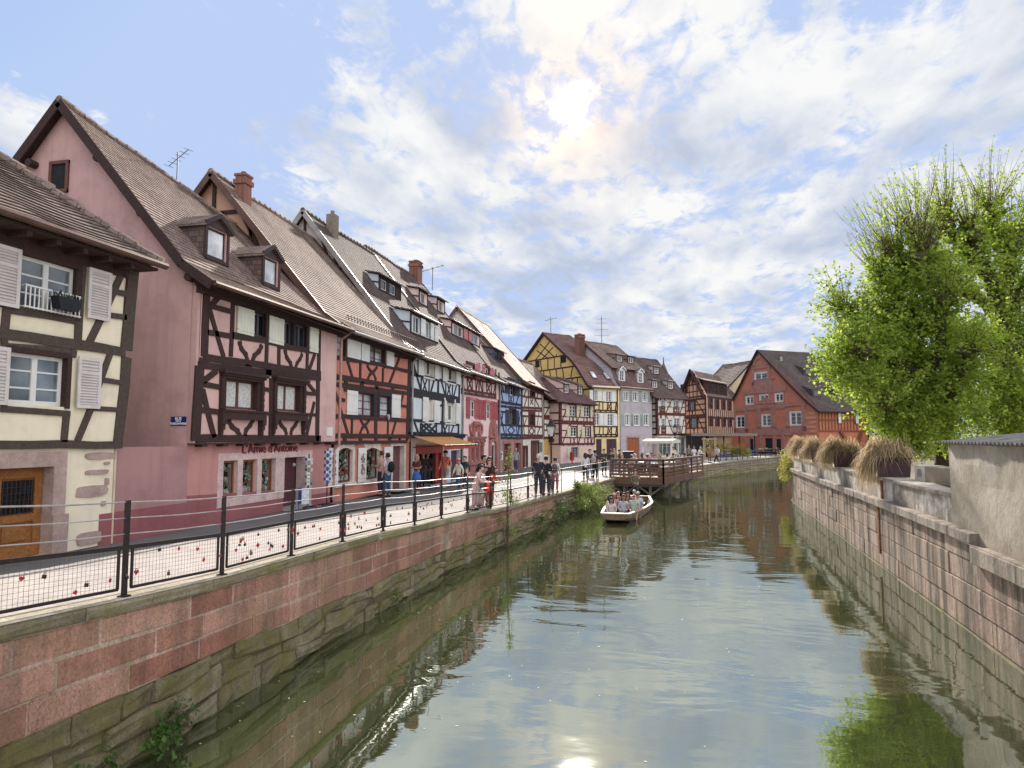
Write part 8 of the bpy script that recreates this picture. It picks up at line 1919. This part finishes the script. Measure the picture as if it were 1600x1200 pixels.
person('person in a pale blue shirt with a white bag at the far quay edge', on(1118, 64), -90, 1.72, 'walk', (.38, .40, .52), (.02, .02, .03), 'brown', bag=(.62, .6, .56))
# boat passengers: benches at y 1.0 .. 4.8 in boat coordinates
def inboat(x, y, z): return bw.location+Matrix.Rotation(bw.rotation_euler.z, 3, 'Z') @ Vector((x, y, z))
BP = [(-.32, 1.16, 'long-haired young woman in a white cardigan at the bow of the punt', (.62, .56, .54), NV, 'black', 1, 0, 0, 1.58), (-.50, 2.11, 'woman with sunglasses and dark hair behind the bow passenger in the punt', (.62, .52, .48), BLK, 'black', 1, 0, 1, 1.66),
      (.08, 2.15, 'woman in a pale jacket and jeans on the second bench of the punt', (.50, .50, .52), (.05, .09, .24), 'red', 1, 0, 0, 1.68), (.56, 2.08, 'large man in a pale green t-shirt, beige shorts and sunglasses in the punt', (.42, .48, .44), (.45, .25, .18), 'bald', 0, 1, 1, 1.84),
      (-.46, 3.06, 'woman in the pink sun hat in the punt', (.5, .3, .3), NV, 'brown', 1, 0, 0, 1.66), (.0, 3.06, 'dark-haired passenger in the centre of the third bench of the punt', (.10, .08, .09), BLK, 'brown', 0, 0, 0, 1.72), (.62, 3.04, 'man in a pale blue shirt on the right of the third bench of the punt', (.42, .50, .54), (.22, .30, .42), 'grey', 0, 1, 1, 1.8),
      (-.40, 4.0, 'sunburnt bald man on the left of the fourth bench of the punt', (.3, .1, .1), NV, 'bald', 0, 1, 1, 1.8), (.05, 4.0, 'woman in a dark red top on the fourth bench of the punt', (.20, .04, .05), BLK, 'brown', 1, 0, 0, 1.66), (.55, 4.0, 'woman with short blond hair on the right of the fourth bench of the punt', (.36, .38, .62), NV, 'blond', 0, 0, 0, 1.7),
      (.25, 4.95, 'person with pure white hair on the rear bench of the punt', (.5, .42, .34), BLK, 'white', 0, 0, 0, 1.7)]
for x, y, lb, tp, bt, hr, lg, te, shd, h in BP:
    o = person(lb, inboat(x, y, .205-.45*h/1.78), 180+2, h, 'sit', tp, bt, hr, bool(lg), bool(te), shorts=bool(te), shades=bool(shd), cap=(.62, .34, .33) if 'pink sun hat' in lb else None, group='passengers seated in the tour punt')
person('boatman in an olive shirt standing at the stern of the punt with his steering pole', inboat(.05, 7.3, .235), 178, 1.72, 'pole', (.13, .12, .09), (.05, .05, .05), 'brown')
p0, p1 = inboat(-.25, 7.6, 1.95), inboat(-.75, 8.6, -.3); mb = MB(); mb.tube([p0, p1], .022, 6); tag(mb.build('steering_pole', BTI), 'wooden steering pole held by the boatman at the stern', 'pole')
# ------------------------------------------------------------ right bank: shed, planters, garden wall; trees and plants
def leaf(vs, fs, p, d, up, L, W_, rr):
    """one folded leaf blade from p along d"""
    s_ = d.cross(up)
    if s_.length < 1e-3: s_ = d.orthogonal()
    s_.normalize(); u = s_.cross(d); n = len(vs); q = p+d*L*.5-u*L*.06
    vs += [tuple(p), tuple(q+s_*W_*.5+u*W_*.12), tuple(p+d*L-u*L*.15), tuple(q-s_*W_*.5+u*W_*.12)]; fs += [(n, n+1, n+2), (n, n+2, n+3)]
def rv(rr): 
    while True:
        v = Vector((rr.uniform(-1, 1), rr.uniform(-1, 1), rr.uniform(-1, 1)))
        if .05 < v.length < 1: return v.normalized()
def mesh_obj(name, vs, fs, mat, parent=None):
    me = bpy.data.meshes.new(name); me.from_pydata(vs, [], fs); me.materials.append(mat); o = bpy.data.objects.new(name, me); C.objects.link(o)
    if parent: o.parent = parent; o.location = -parent.location
    return o
BARK = stone_mat('bark', (.060, .046, .032), (.075, .058, .04), moss=.3, rough_b=1.)
TWIG = plain('twig_bark', (.11, .060, .045), .8, var=.3)
LF = leaf_mat('linden_leaves', (.20, .31, .03), (.48, .56, .10), .66)
def pd(x, y, d): r = ray(x, y); X, Y = cd(x, d); t_ = Y/r.y; return Vector((r.x*t_, Y, CH+r.z*t_))
def tree(label, trunk, limbs, seed, twigs=40, clumps=(), top_px=None):
    """trunk: [(px,py,d,r)]; limbs: lists of the same; the last node of a limb is a pollard knob"""
    rr = random.Random(seed); base = pd(*trunk[0][:3]); rt = empty('linden_tree', base, label, 'tree', 'pollarded linden trees on the right bank'); mb = MB()
    def path(nodes):
        P_ = [pd(*q[:3]) for q in nodes]; Rr_ = [q[3]*1.25 for q in nodes]; out = []; ro = []
        for i in range(len(P_)-1):
            for k in range(3): t_ = k/3; out.append(P_[i].lerp(P_[i+1], t_)+rv(rr)*Rr_[i]*.25); ro.append(lerp(Rr_[i], Rr_[i+1], t_)*rr.uniform(.92, 1.12))
        out.append(P_[-1]); ro.append(Rr_[-1]); return out, ro
    a, r_ = path(trunk); mb.tube(a, r_, 12); knobs = [(a[-1], r_[-1])]; along = []
    for l in limbs:
        a, r_ = path(l); mb.tube(a, r_, 9); mb.ball(a[-1], r_[-1]*2.3, 9, 7, sc=(1, 1, .9)); knobs.append((a[-1], r_[-1]*1.8))
        for i in range(len(a)//3, len(a)): along.append(a[i])
        for i in range(3): mb.ball(a[-1]+rv(rr)*r_[-1]*2.2, r_[-1]*1.3, 7, 5)
    mb.build('trunk', BARK, None, smooth=True); tk = C.objects[-1] if False else bpy.data.objects[[o.name for o in C.objects if o.name.startswith('trunk')][-1]]; tk.parent = rt; tk.location = -base
    cen = sum((k[0] for k in knobs), Vector())/len(knobs); tw = MB(); vs = []; fs = []
    def shoot(p, d, L_, r0, dens, lsz):
        n = 5; pts = [p]; dd = d.copy()
        for i in range(n): dd = (dd+Vector((0, 0, .10))+rv(rr)*.10).normalized(); pts.append(pts[-1]+dd*L_/n)
        tw.tube(pts, [r0*(1-.8*i/n) for i in range(n+1)], 3, cap=False)
        m_ = int(L_*dens)
        for i in range(m_):
            t_ = rr.uniform(.10, 1); k = min(n-1, int(t_*n)); q = pts[k].lerp(pts[k+1], t_*n-k); ld = (rv(rr)+Vector((0, 0, -.25))+dd*.5).normalized(); s_ = lsz*rr.uniform(.6, 1.25); leaf(vs, fs, q+ld*.03, ld, (rv(rr)*.7+Vector((0, 0, 1))).normalized(), s_, s_*.85, rr)
    for p, r0 in knobs:
        high = p.z > 8.2; out = (p-cen); out.z *= .3; out = out.normalized() if out.length > .1 else Vector((0, 0, 1))
        for i in range(int(twigs*(2.0 if high else 1))):
            d = (out*.5+Vector((0, 0, .95 if high else .6))+rv(rr)*(.75 if high else .95)).normalized(); shoot(p+d*r0, d, rr.uniform(1.0, 2.7) if high else rr.uniform(.8, 1.7), .013, 4.5 if high else 24, .105)
    for p in along:
        for i in range(int(twigs*.45)): d = (rv(rr)+Vector((0, 0, .35))).normalized(); shoot(p, d, rr.uniform(.5, 1.3), .008, 27, .115)
    for (x, y, d0, rad, n) in clumps:
        c_ = pd(x, y, d0)
        for i in range(int(n*.8)//14):
            q = c_+rv(rr)*rad*rr.random()**.45; dd = (rv(rr)+Vector((0, 0, -.2))).normalized(); tw.tube([q, q+dd*.22, q+dd*.45], .004, 3, cap=False)
            for j in range(14): ld = (rv(rr)+Vector((0, 0, -.3))).normalized(); s_ = rr.uniform(.07, .135); leaf(vs, fs, q+dd*rr.uniform(0, .5)+rv(rr)*.13, ld, (rv(rr)*.6+Vector((0, 0, 1))).normalized(), s_, s_*.9, rr)
    o = tw.build('twigs', TWIG, rt); o.location = -base; mesh_obj('crown', vs, fs, LF, rt); print(label[:20], len(vs)//4)
tree('lower linden tree with dense bright foliage reaching left behind the straw planters', [(1480, 735, 22.5, .27), (1474, 690, 22.5, .24), (1462, 640, 22.3, .22), (1448, 600, 22.2, .18)],
  [[(1448, 600, 22.2, .15), (1415, 570, 21.8, .12), (1380, 558, 21.4, .10), (1348, 548, 21, .085)], [(1455, 620, 22.2, .14), (1400, 595, 22.6, .11), (1355, 590, 23, .085)], [(1462, 640, 22.2, .12), (1420, 640, 21.2, .1), (1385, 630, 20.8, .08)], [(1448, 600, 22.2, .15), (1432, 545, 22.4, .12), (1412, 490, 22.6, .09)], [(1448, 600, 22, .13), (1470, 540, 21.4, .11), (1478, 470, 21.2, .09)], [(1448, 600, 22.4, .12), (1400, 530, 23.4, .1), (1372, 492, 24, .08)], [(1462, 640, 22, .12), (1500, 600, 20.8, .1), (1512, 550, 20.4, .08)], [(1412, 500, 22.6, .1), (1390, 460, 22.8, .09), (1378, 432, 23, .08)], [(1400, 560, 23, .1), (1340, 500, 23.2, .08), (1322, 480, 23.4, .07)], [(1470, 540, 21.4, .1), (1455, 450, 21.6, .08), (1436, 400, 21.8, .07)]],
  41, 30, [(1312, 560, 21.5, .8, 1500), (1345, 500, 22.5, .8, 1500), (1380, 450, 22.6, .8, 1100), (1425, 430, 22.8, .8, 900), (1330, 585, 21.5, .95, 2200), (1392, 645, 21.5, .95, 3000), (1430, 655, 21.5, 1.05, 3600), (1480, 610, 21.2, 1.2, 3000), (1400, 520, 22, 1.1, 2200), (1318, 540, 22, .8, 1500), (1455, 560, 22, 1.1, 2000), (1390, 590, 22.5, 1.1, 2400), (1420, 690, 21.6, .55, 1200), (1475, 680, 21.6, .5, 900)])
tree('tall linden tree with bare reddish top shoots behind the shed at the right edge', [(1590, 740, 23.5, .42), (1582, 640, 23.5, .38), (1572, 560, 23.5, .34), (1566, 500, 23.5, .28)],
  [[(1575, 580, 23.5, .2), (1540, 545, 23.1, .16), (1490, 520, 22.6, .13), (1440, 505, 22.2, .11)], [(1566, 500, 23.5, .18), (1525, 462, 23.3, .14), (1480, 445, 23, .11), (1446, 428, 22.8, .10)], [(1566, 500, 23.5, .2), (1548, 440, 23.5, .15), (1528, 400, 23.5, .12), (1518, 368, 23.5, .10)], [(1566, 500, 23.5, .2), (1575, 430, 23.8, .16), (1580, 380, 24, .12)], [(1548, 440, 23.6, .12), (1500, 390, 24, .10), (1480, 350, 24, .09)], [(1525, 462, 23, .12), (1455, 400, 23.4, .1), (1440, 372, 23.4, .08)], [(1575, 430, 23.8, .12), (1555, 360, 24, .1), (1545, 335, 24, .09)], [(1480, 445, 22.6, .1), (1420, 430, 22.6, .08), (1405, 405, 22.6, .07)], [(1575, 560, 23.5, .2), (1620, 500, 23.3, .15), (1650, 440, 23.2, .12)], [(1575, 600, 23.4, .16), (1530, 590, 22.4, .13), (1500, 575, 21.8, .1)], [(1575, 500, 23.5, .16), (1610, 420, 24, .12), (1618, 360, 24.2, .1)], [(1580, 600, 23.5, .15), (1640, 580, 24, .12), (1700, 520, 24, .1)]],
  57, 30, [(1545, 640, 22.5, 1.3, 5200), (1590, 600, 22.3, 1.1, 3000), (1500, 620, 22, .9, 2000), (1520, 520, 22.6, 1.0, 1300), (1590, 520, 22.8, 1.0, 1300), (1460, 480, 22.6, .8, 900), (1650, 600, 23, 1.5, 2600), (1640, 500, 23.5, 1.3, 1500), (1600, 655, 22.6, 1.0, 2600), (1500, 400, 23.4, 1.2, 900), (1560, 350, 23.6, 1.1, 600), (1450, 430, 23, 1.0, 1000), (1590, 420, 23.6, 1.2, 900)])
# shed
TANR = None
m, t, b = _mat('stained_shed_render'); v = _coord(t)
c = _ramp(t, _noise(t, v, .9, 8, .7), [(.25, (.21, .165, .115)), (.5, (.40, .335, .26)), (.72, (.52, .45, .37))]); c = _mix(t, _ramp(t, _noise(t, v, 6, 7, .8), [(.56, 0.), (.72, .6)]), c, (.16, .12, .08))
vo = t.nodes.new('ShaderNodeTexVoronoi'); vo.feature = 'DISTANCE_TO_EDGE'; vo.inputs['Scale'].default_value = .8; t.links.new(_mix(t, .12, v, _node(t, 'ShaderNodeTexNoise', Scale=3.).outputs['Color']) if False else v, vo.inputs[0])
s = _ramp(t, _noise(t, _coord(t, (2.5, 2.5, .3)), 1., 7, .7), [(.52, 0.), (.7, .45)]); c = _mix(t, s, c, (.13, .10, .07)); t.links.new(c, b.inputs['Base Color']); b.inputs['Roughness'].default_value = .95; _bump(t, b, _noise(t, v, 5, 9, .75), .8, .04)
sh = empty('shed', (5.75, 12, 1.7), 'old rendered shed with a corrugated roof on the canal wall at the right edge', 'shed'); O_ = sh.location
mb = MB(); n = 14; gridp = {}; rr = random.Random(9)
for i in range(n+1):
    for j in range(6):
        tt = j/5; y = lerp(4, 15.62+.30*tt, i/n); x = qx(y, QR)+.05+.03*rr.uniform(-1, 1)*(0 < i < n)+.06*tt; z = lerp(1.66, 3.52, tt); gridp[i, j] = len(mb.v); mb.v.append((x-O_.x, y-O_.y, z-O_.z))
for i in range(n):
    for j in range(5): mb.f.append((gridp[i, j], gridp[i+1, j], gridp[i+1, j+1], gridp[i, j+1])); mb.m.append(0); mb.uv.append(None)
e0, e1 = qx(15.6, QR)+.05-O_.x, qx(15.9, QR)+.11-O_.x; mb.raw([(e0, 3.62, -.04), (e0+3, 3.62, -.04), (e1+3, 3.92, 1.82), (e1, 3.92, 1.82)], [(0, 1, 2, 3)]); mb.raw([(e0+3, 3.6, 0), (e0+3, -8, 0), (e0+3, -8, 2), (e0+3, 3.9, 2)], [(0, 1, 2, 3)]); mb.build('wall', m, sh, smooth=False)
mb = MB(); nc = 150; ya, yb = 3.0, 16.05
for k in range(8):
    for i in range(nc*2):
        y0, y1 = lerp(ya, yb, i/(nc*2)), lerp(ya, yb, (i+1)/(nc*2)); w0, w1 = .035*math.sin(i*math.pi/2*1.0+.3), .035*math.sin((i+1)*math.pi/2+.3); x0, x1 = qx(y0, QR)-.02+k*.45-O_.x, qx(y0, QR)-.02+(k+1)*.45-O_.x; z0 = 1.86+k*.05; z1 = z0+.05
        mb.raw([(x0, y0-O_.y, z0+w0), (x1, y0-O_.y, z1+w0), (x1, y1-O_.y, z1+w1), (x0, y1-O_.y, z0+w1)], [(0, 1, 2, 3)])
mb.build('corrugated_roof', plain('fibre_cement', (.21, .195, .18), .9, var=.5, nsc=3), sh)
mb = MB(); mb.box(-.02, .06, -8, 3.95, 1.70, 1.80); mb.build('eave_board', TIMG, sh)
# beige metal box on the parapet
x, y = onZ(1427, 750, 2.53); x1, y1 = onZ(1500, 761, 2.53); bx = empty('equipment_box', (x+.05, y, 2.525), 'long beige metal box with a small grille lying on the parapet next to the shed', 'box', rz=math.atan2(y1-y, x1-x)); BG = plain('beige_metal', (.34, .28, .20), .6, var=.12); mb = MB(); mb.box(.62, math.hypot(x1-x, y1-y)+.3, 0, .5, 0, .40); mb.build('body', BG, bx, bevel=.01)
mb = MB(); mb.box(0, .62, -.006, .5, .0, .405); mb.box(.17, .42, -.014, -.006, .12, .30, 1)
for i in range(6): mb.box(.18, .41, -.02, -.014, .135+i*.027, .145+i*.027, 0)
mb.build('end_panel', [plain('white_panel', (.62, .58, .50), .6, var=.05), plain('grille_grey', (.12, .13, .13), .5)], bx)
mb = MB(); mb.box(0, 3.2, -.05, .4, 0, .04); o = mb.build('loose_slab', COPE, None, (x+.25, y-.5, 2.53)); o.rotation_euler = (R(3), 0, R(-98)); tag(o, 'loose grey slab lying on the parapet under the beige box', 'slab')
# planters of dead straw
STR = [leaf_mat('straw_pale', (.50, .38, .23), (.78, .62, .40), .45), leaf_mat('straw_dark', (.24, .165, .095), (.46, .34, .2), .45)]; PB = plain('planter_maroon', (.062, .032, .036), .75, var=.3)
names = ['nearest to the shed, spilling furthest down the wall', 'second from the shed', 'third from the shed', 'fourth from the shed', 'farthest from the shed, at the bend']
for i, (xl, xr, yb) in enumerate(((1386, 1429, 748), (1326, 1361, 732), (1281, 1311, 724), (1256, 1276, 718), (1236, 1250, 712))):
    x0, y0 = onZ(xr, yb, 2.53); x1, y1 = onZ(xl, yb-(xr-xl)*.12, 2.53); cy = min((y0+y1)/2+.2, 46.); cx = qx(cy, QR)+.48; dd = math.hypot(cx, cy); w_ = (xr-xl)/1067*dd*.92; w_ = max(.72, min(1.15, w_)); h_ = .52
    t_ = empty('straw_planter', (cx, cy, 2.525), 'planter box of dead drooping grass, '+names[i], 'planter', 'planters of dead grass on the parapet', rz=R(-12-3*i))
    mb = MB(); mb.prism([(-w_*.46, 0), (w_*.46, 0), (w_*.52, h_), (-w_*.52, h_)], -.30, .30); mb.box(-w_*.54, w_*.54, -.33, .33, h_, h_+.04); mb.build('box', PB, t_)
    rr = random.Random(90+i); vs = [[], []]; fs = [[], []]
    for k in range(1500 if i < 2 else 900):
        q = k % 2; side = rr.random() < .62
        p = Vector((rr.uniform(-w_*.5, w_*.42), rr.uniform(-.28, .28), h_+.03)); top_ = rr.uniform(.04, .26)+rr.random()**4*.45; 
        if side: p.x = rr.uniform(-w_*.5, -w_*.15); o_ = Vector((-rr.uniform(.25, .62), rr.uniform(-.3, .3), 0)); drop = rr.uniform(.3, 1.0 if i == 0 else .75)
        else: o_ = Vector((rr.uniform(-.5, .5), rr.uniform(-.5, .4), 0)); drop = rr.uniform(.0, .35)
        a0 = p; j1, j2 = rv(rr)*.09, rv(rr)*.16; a1 = p+o_*.35+Vector((0, 0, top_))+j1; a2 = p+o_*.8+Vector((0, 0, top_*.5-drop*.35))+j2; a3 = p+o_*1.0+Vector((0, 0, -drop))+j2*1.5+rv(rr)*.1; wv = Vector((rr.uniform(-1, 1), rr.uniform(-1, 1), 0)).normalized()*rr.uniform(.005, .013)
        n = len(vs[q]); V4 = []
        for a_, f_ in ((a0, 1), (a1, .9), (a2, .6)): V4 += [a_-wv*f_, a_+wv*f_]
        vs[q] += [tuple(v_) for v_ in V4]+[tuple(a3)]; fs[q] += [(n, n+1, n+3, n+2), (n+2, n+3, n+5, n+4), (n+4, n+5, n+6)]
    for k in range(40):      # thick reed stalks arching from one knot
        q = 0; an = rr.uniform(0, 6.3); p = Vector((w_*.12, 0, h_+.42)); e = p+Vector((math.cos(an)*rr.uniform(.3, .6), math.sin(an)*.35, -rr.uniform(.25, .5))); wv = Vector((math.sin(an), -math.cos(an), 0))*.014; m_ = p.lerp(e, .5)+Vector((0, 0, .07)); n = len(vs[q]); vs[q] += [tuple(p-wv*.5), tuple(p+wv*.5), tuple(m_-wv), tuple(m_+wv), tuple(e)]; fs[q] += [(n, n+1, n+3, n+2), (n+2, n+3, n+4)]
    for q in range(2): o = mesh_obj('dry_grass', vs[q], fs[q], STR[q]); o.parent = t_
# garden wall behind, with a small blue plaque
q0, q1 = cd(1302, 52), cd(1496, 26.5); d_ = math.hypot(q1[0]-q0[0], q1[1]-q0[1]); gw = empty('garden_wall', (q0[0], q0[1], 1.9), 'low cream garden wall with a flat coping behind the straw planters', 'wall', rz=math.atan2(q1[1]-q0[1], q1[0]-q0[0])); mb = MB(); mb.box(0, d_, 0, .25, 0, .92); mb.build('wall', plaster('cream_garden', (.50, .44, .34)), gw); mb = MB(); mb.box(-.1, d_+.1, -.06, .31, .92, 1.0); mb.build('coping', RCOPE, gw); mb = MB(); mb.box(d_*.30, d_*.30+.5, -.03, 0, .3, .75); mb.build('plaque', plain('plaque_blue', (.03, .04, .12), .5), gw)
# generic leafy plants
def plant(name, label, cat, loc, clumps, mat, n, lsz, seed, stems=(), group=None, droop=.3):
    rr = random.Random(seed); rt = empty(name, loc, label, cat, group); vs = []; fs = []; mb = MB(); L_ = Vector(loc)
    for (c_, rad) in clumps:
        c_ = Vector(c_); mb.tube([(0, 0, 0), c_*.5+rv(rr)*.05, c_], [.018, .012, .006], 5)
        for i in range(n//8):
            q = c_+Vector((rv(rr).x*rad[0], rv(rr).y*rad[1], rv(rr).z*rad[2]))*rr.random()**.4; mb.tube([c_.lerp(q, .3), q], .003, 3, cap=False)
            for j in range(8): ld = (rv(rr)+Vector((0, 0, -droop))).normalized(); s_ = lsz*rr.uniform(.6, 1.3); leaf(vs, fs, q+rv(rr)*lsz*1.1, ld, (rv(rr)*.6+Vector((0, 0, 1))).normalized(), s_, s_*.65, rr)
    for s in stems: mb.tube(s[0], s[1], 6)
    mb.build('stem', TWIG, rt); o = mesh_obj('leaves', vs, fs, mat); o.parent = rt; return rt
LG = leaf_mat('bush_leaves', (.14, .20, .035), (.34, .40, .10), .4); LDK = leaf_mat('dark_leaves', (.035, .08, .014), (.09, .17, .03), .3); LYE = leaf_mat('yellow_leaves', (.30, .30, .05), (.55, .48, .12), .4)
Xb = qx(34.)
plant('shrub', 'bushy light green shrub growing out of the quay wall over the water beside the punt', 'shrub', (Xb+.05, 34., .55), [((.35, -1.2, -.05), (.5, .7, .35)), ((.75, .0, .10), (.75, .8, .45)), ((.6, 1.2, .30), (.7, .8, .45)), ((1.0, 2.3, .35), (.8, .8, .35)), ((.5, .5, .62), (.5, .9, .3)), ((.9, 1.0, -.15), (.6, 1., .25)), ((.15, -.2, .75), (.25, .6, .2))], LG, 620, .085, 5)
y_ = ypx(780, 0)-.4; x_ = qx(y_)+.25
plant('sapling', 'slender young tree rising from the waterline in front of the quay railing', 'tree', (x_, y_, -.1), [((-.10, -.15, .95), (.30, .32, .32)), ((.05, .2, .55), (.22, .22, .22)), ((-.0, .1, 2.35), (.22, .25, .5)), ((.02, -.1, 1.75), (.16, .18, .3)), ((.05, .1, 3.1), (.12, .14, .35))], LG, 170, .06, 8, [([(0, 0, -.3), (.06, .02, .8), (.0, .1, 1.8), (.06, .05, 2.9), (.05, .1, 3.7)], [.032, .026, .02, .012, .006]), ([(.03, 0, .5), (-.1, -.15, .95)], [.015, .006])])
def wallplant(px, py, label, lsz, n, seed, sc=1., mat=LDK):
    X, Y = onZ(px, py, .15); X = qx(Y)+.06; plant('wall_plant', label, 'plant', (X, Y, .10), [((.12*sc, -.12*sc, .12*sc), (.18*sc, .2*sc, .14*sc)), ((.1*sc, .14*sc, .2*sc), (.14*sc, .18*sc, .16*sc))], mat, n, lsz, seed)
wallplant(215, 1150, 'broad-leaved green plant at the foot of the quay wall in the bottom left corner', .075, 130, 3, 1.1); wallplant(30, 1195, 'small green plant at the lowest left edge of the quay wall', .06, 60, 4, .7); wallplant(868, 808, 'dark leafy plant at the waterline just before the big quay shrub', .10, 160, 6, 2.6); wallplant(842, 822, 'low dark tuft at the waterline left of the leafy plant', .08, 100, 7, 1.6)
wallplant(640, 935, 'thin pale grass tuft hanging at the waterline under the middle of the railing', .05, 40, 9, .6, LG)
y_ = ypx(797, 0); plant('weed', 'yellow-green weeds sprouting on the coping in front of the railing', 'plant', (qx(y_)-.05, y_, zq(y_)), [((0, 0, .22), (.1, .35, .2)), ((0, .7, .12), (.08, .4, .1))], LG, 90, .05, 12)
x_, y_ = cd(1131, 72); plant('shrub', 'yellow and green flowering shrub in a dark trough before the red hall', 'shrub', (x_, y_, gz(x_, y_)), [((-1.3, 0, 1.5), (.9, .6, .55)), ((0, .2, 1.5), (1., .7, .8)), ((1.3, .4, 1.1), (.9, .6, .6)), ((2.1, .6, .8), (.6, .5, .4))], leaf_mat('yg_leaves', (.16, .20, .03), (.50, .42, .10), .4), 500, .16, 15)
yb_ = 43.6; plant('wall_plant', 'pale yellow leafy plant hanging over the far end of the right canal wall', 'plant', (qx(yb_, QR)+.1, yb_, 2.3), [((-.3, -.4, -.05), (.45, .7, .5)), ((-.45, .2, -.7), (.35, .6, .5)), ((-.2, 1.0, .15), (.4, .6, .5)), ((-.35, -.9, -.6), (.3, .6, .35))], LYE, 420, .12, 18)
# twiggy dry shrubs behind the planters
for i, (px, dpt) in enumerate(((1338, 33), (1285, 42))):
    x_, y_ = cd(px, dpt); rt = empty('dry_shrub', (x_, y_, 1.95), ('bare brown bush behind the second straw planter', 'bare brown bush behind the far straw planters')[i], 'shrub'); mb = MB(); rr = random.Random(60+i)
    for k in range(150): d = (rv(rr)*.8+Vector((0, 0, 1.1))).normalized(); L_ = rr.uniform(.7, 1.6); mb.tube([(0, 0, 0), d*L_*.5+rv(rr)*.05, d*L_+rv(rr)*.15], [.010, .006, .003], 3, cap=False)
    mb.build('twigs', plain('dry_twig', (.20, .12, .06), .9), rt)
# specks of debris floating on the water
rr = random.Random(19); mb = MB()
for i in range(260):
    Y = rr.uniform(4.5, 36); X = lerp(qx(Y)+.15, 2.5, rr.random()**1.7); s_ = rr.uniform(.008, .028); a_ = rr.uniform(0, 3.1); c_, d_ = math.cos(a_)*s_, math.sin(a_)*s_
    mb.face([(X-c_, Y-d_, .004), (X+d_*.5, Y-c_*.5, .004), (X+c_, Y+d_, .005), (X-d_*.5, Y+c_*.5, .004)])
tag(mb.build('floating_debris', plain('petal_white', (.5, .48, .36), .7, bump=0)), 'scattered pale petals and specks floating on the canal', 'floating debris', kind='stuff')
# wooded background far behind everything
rr = random.Random(3)
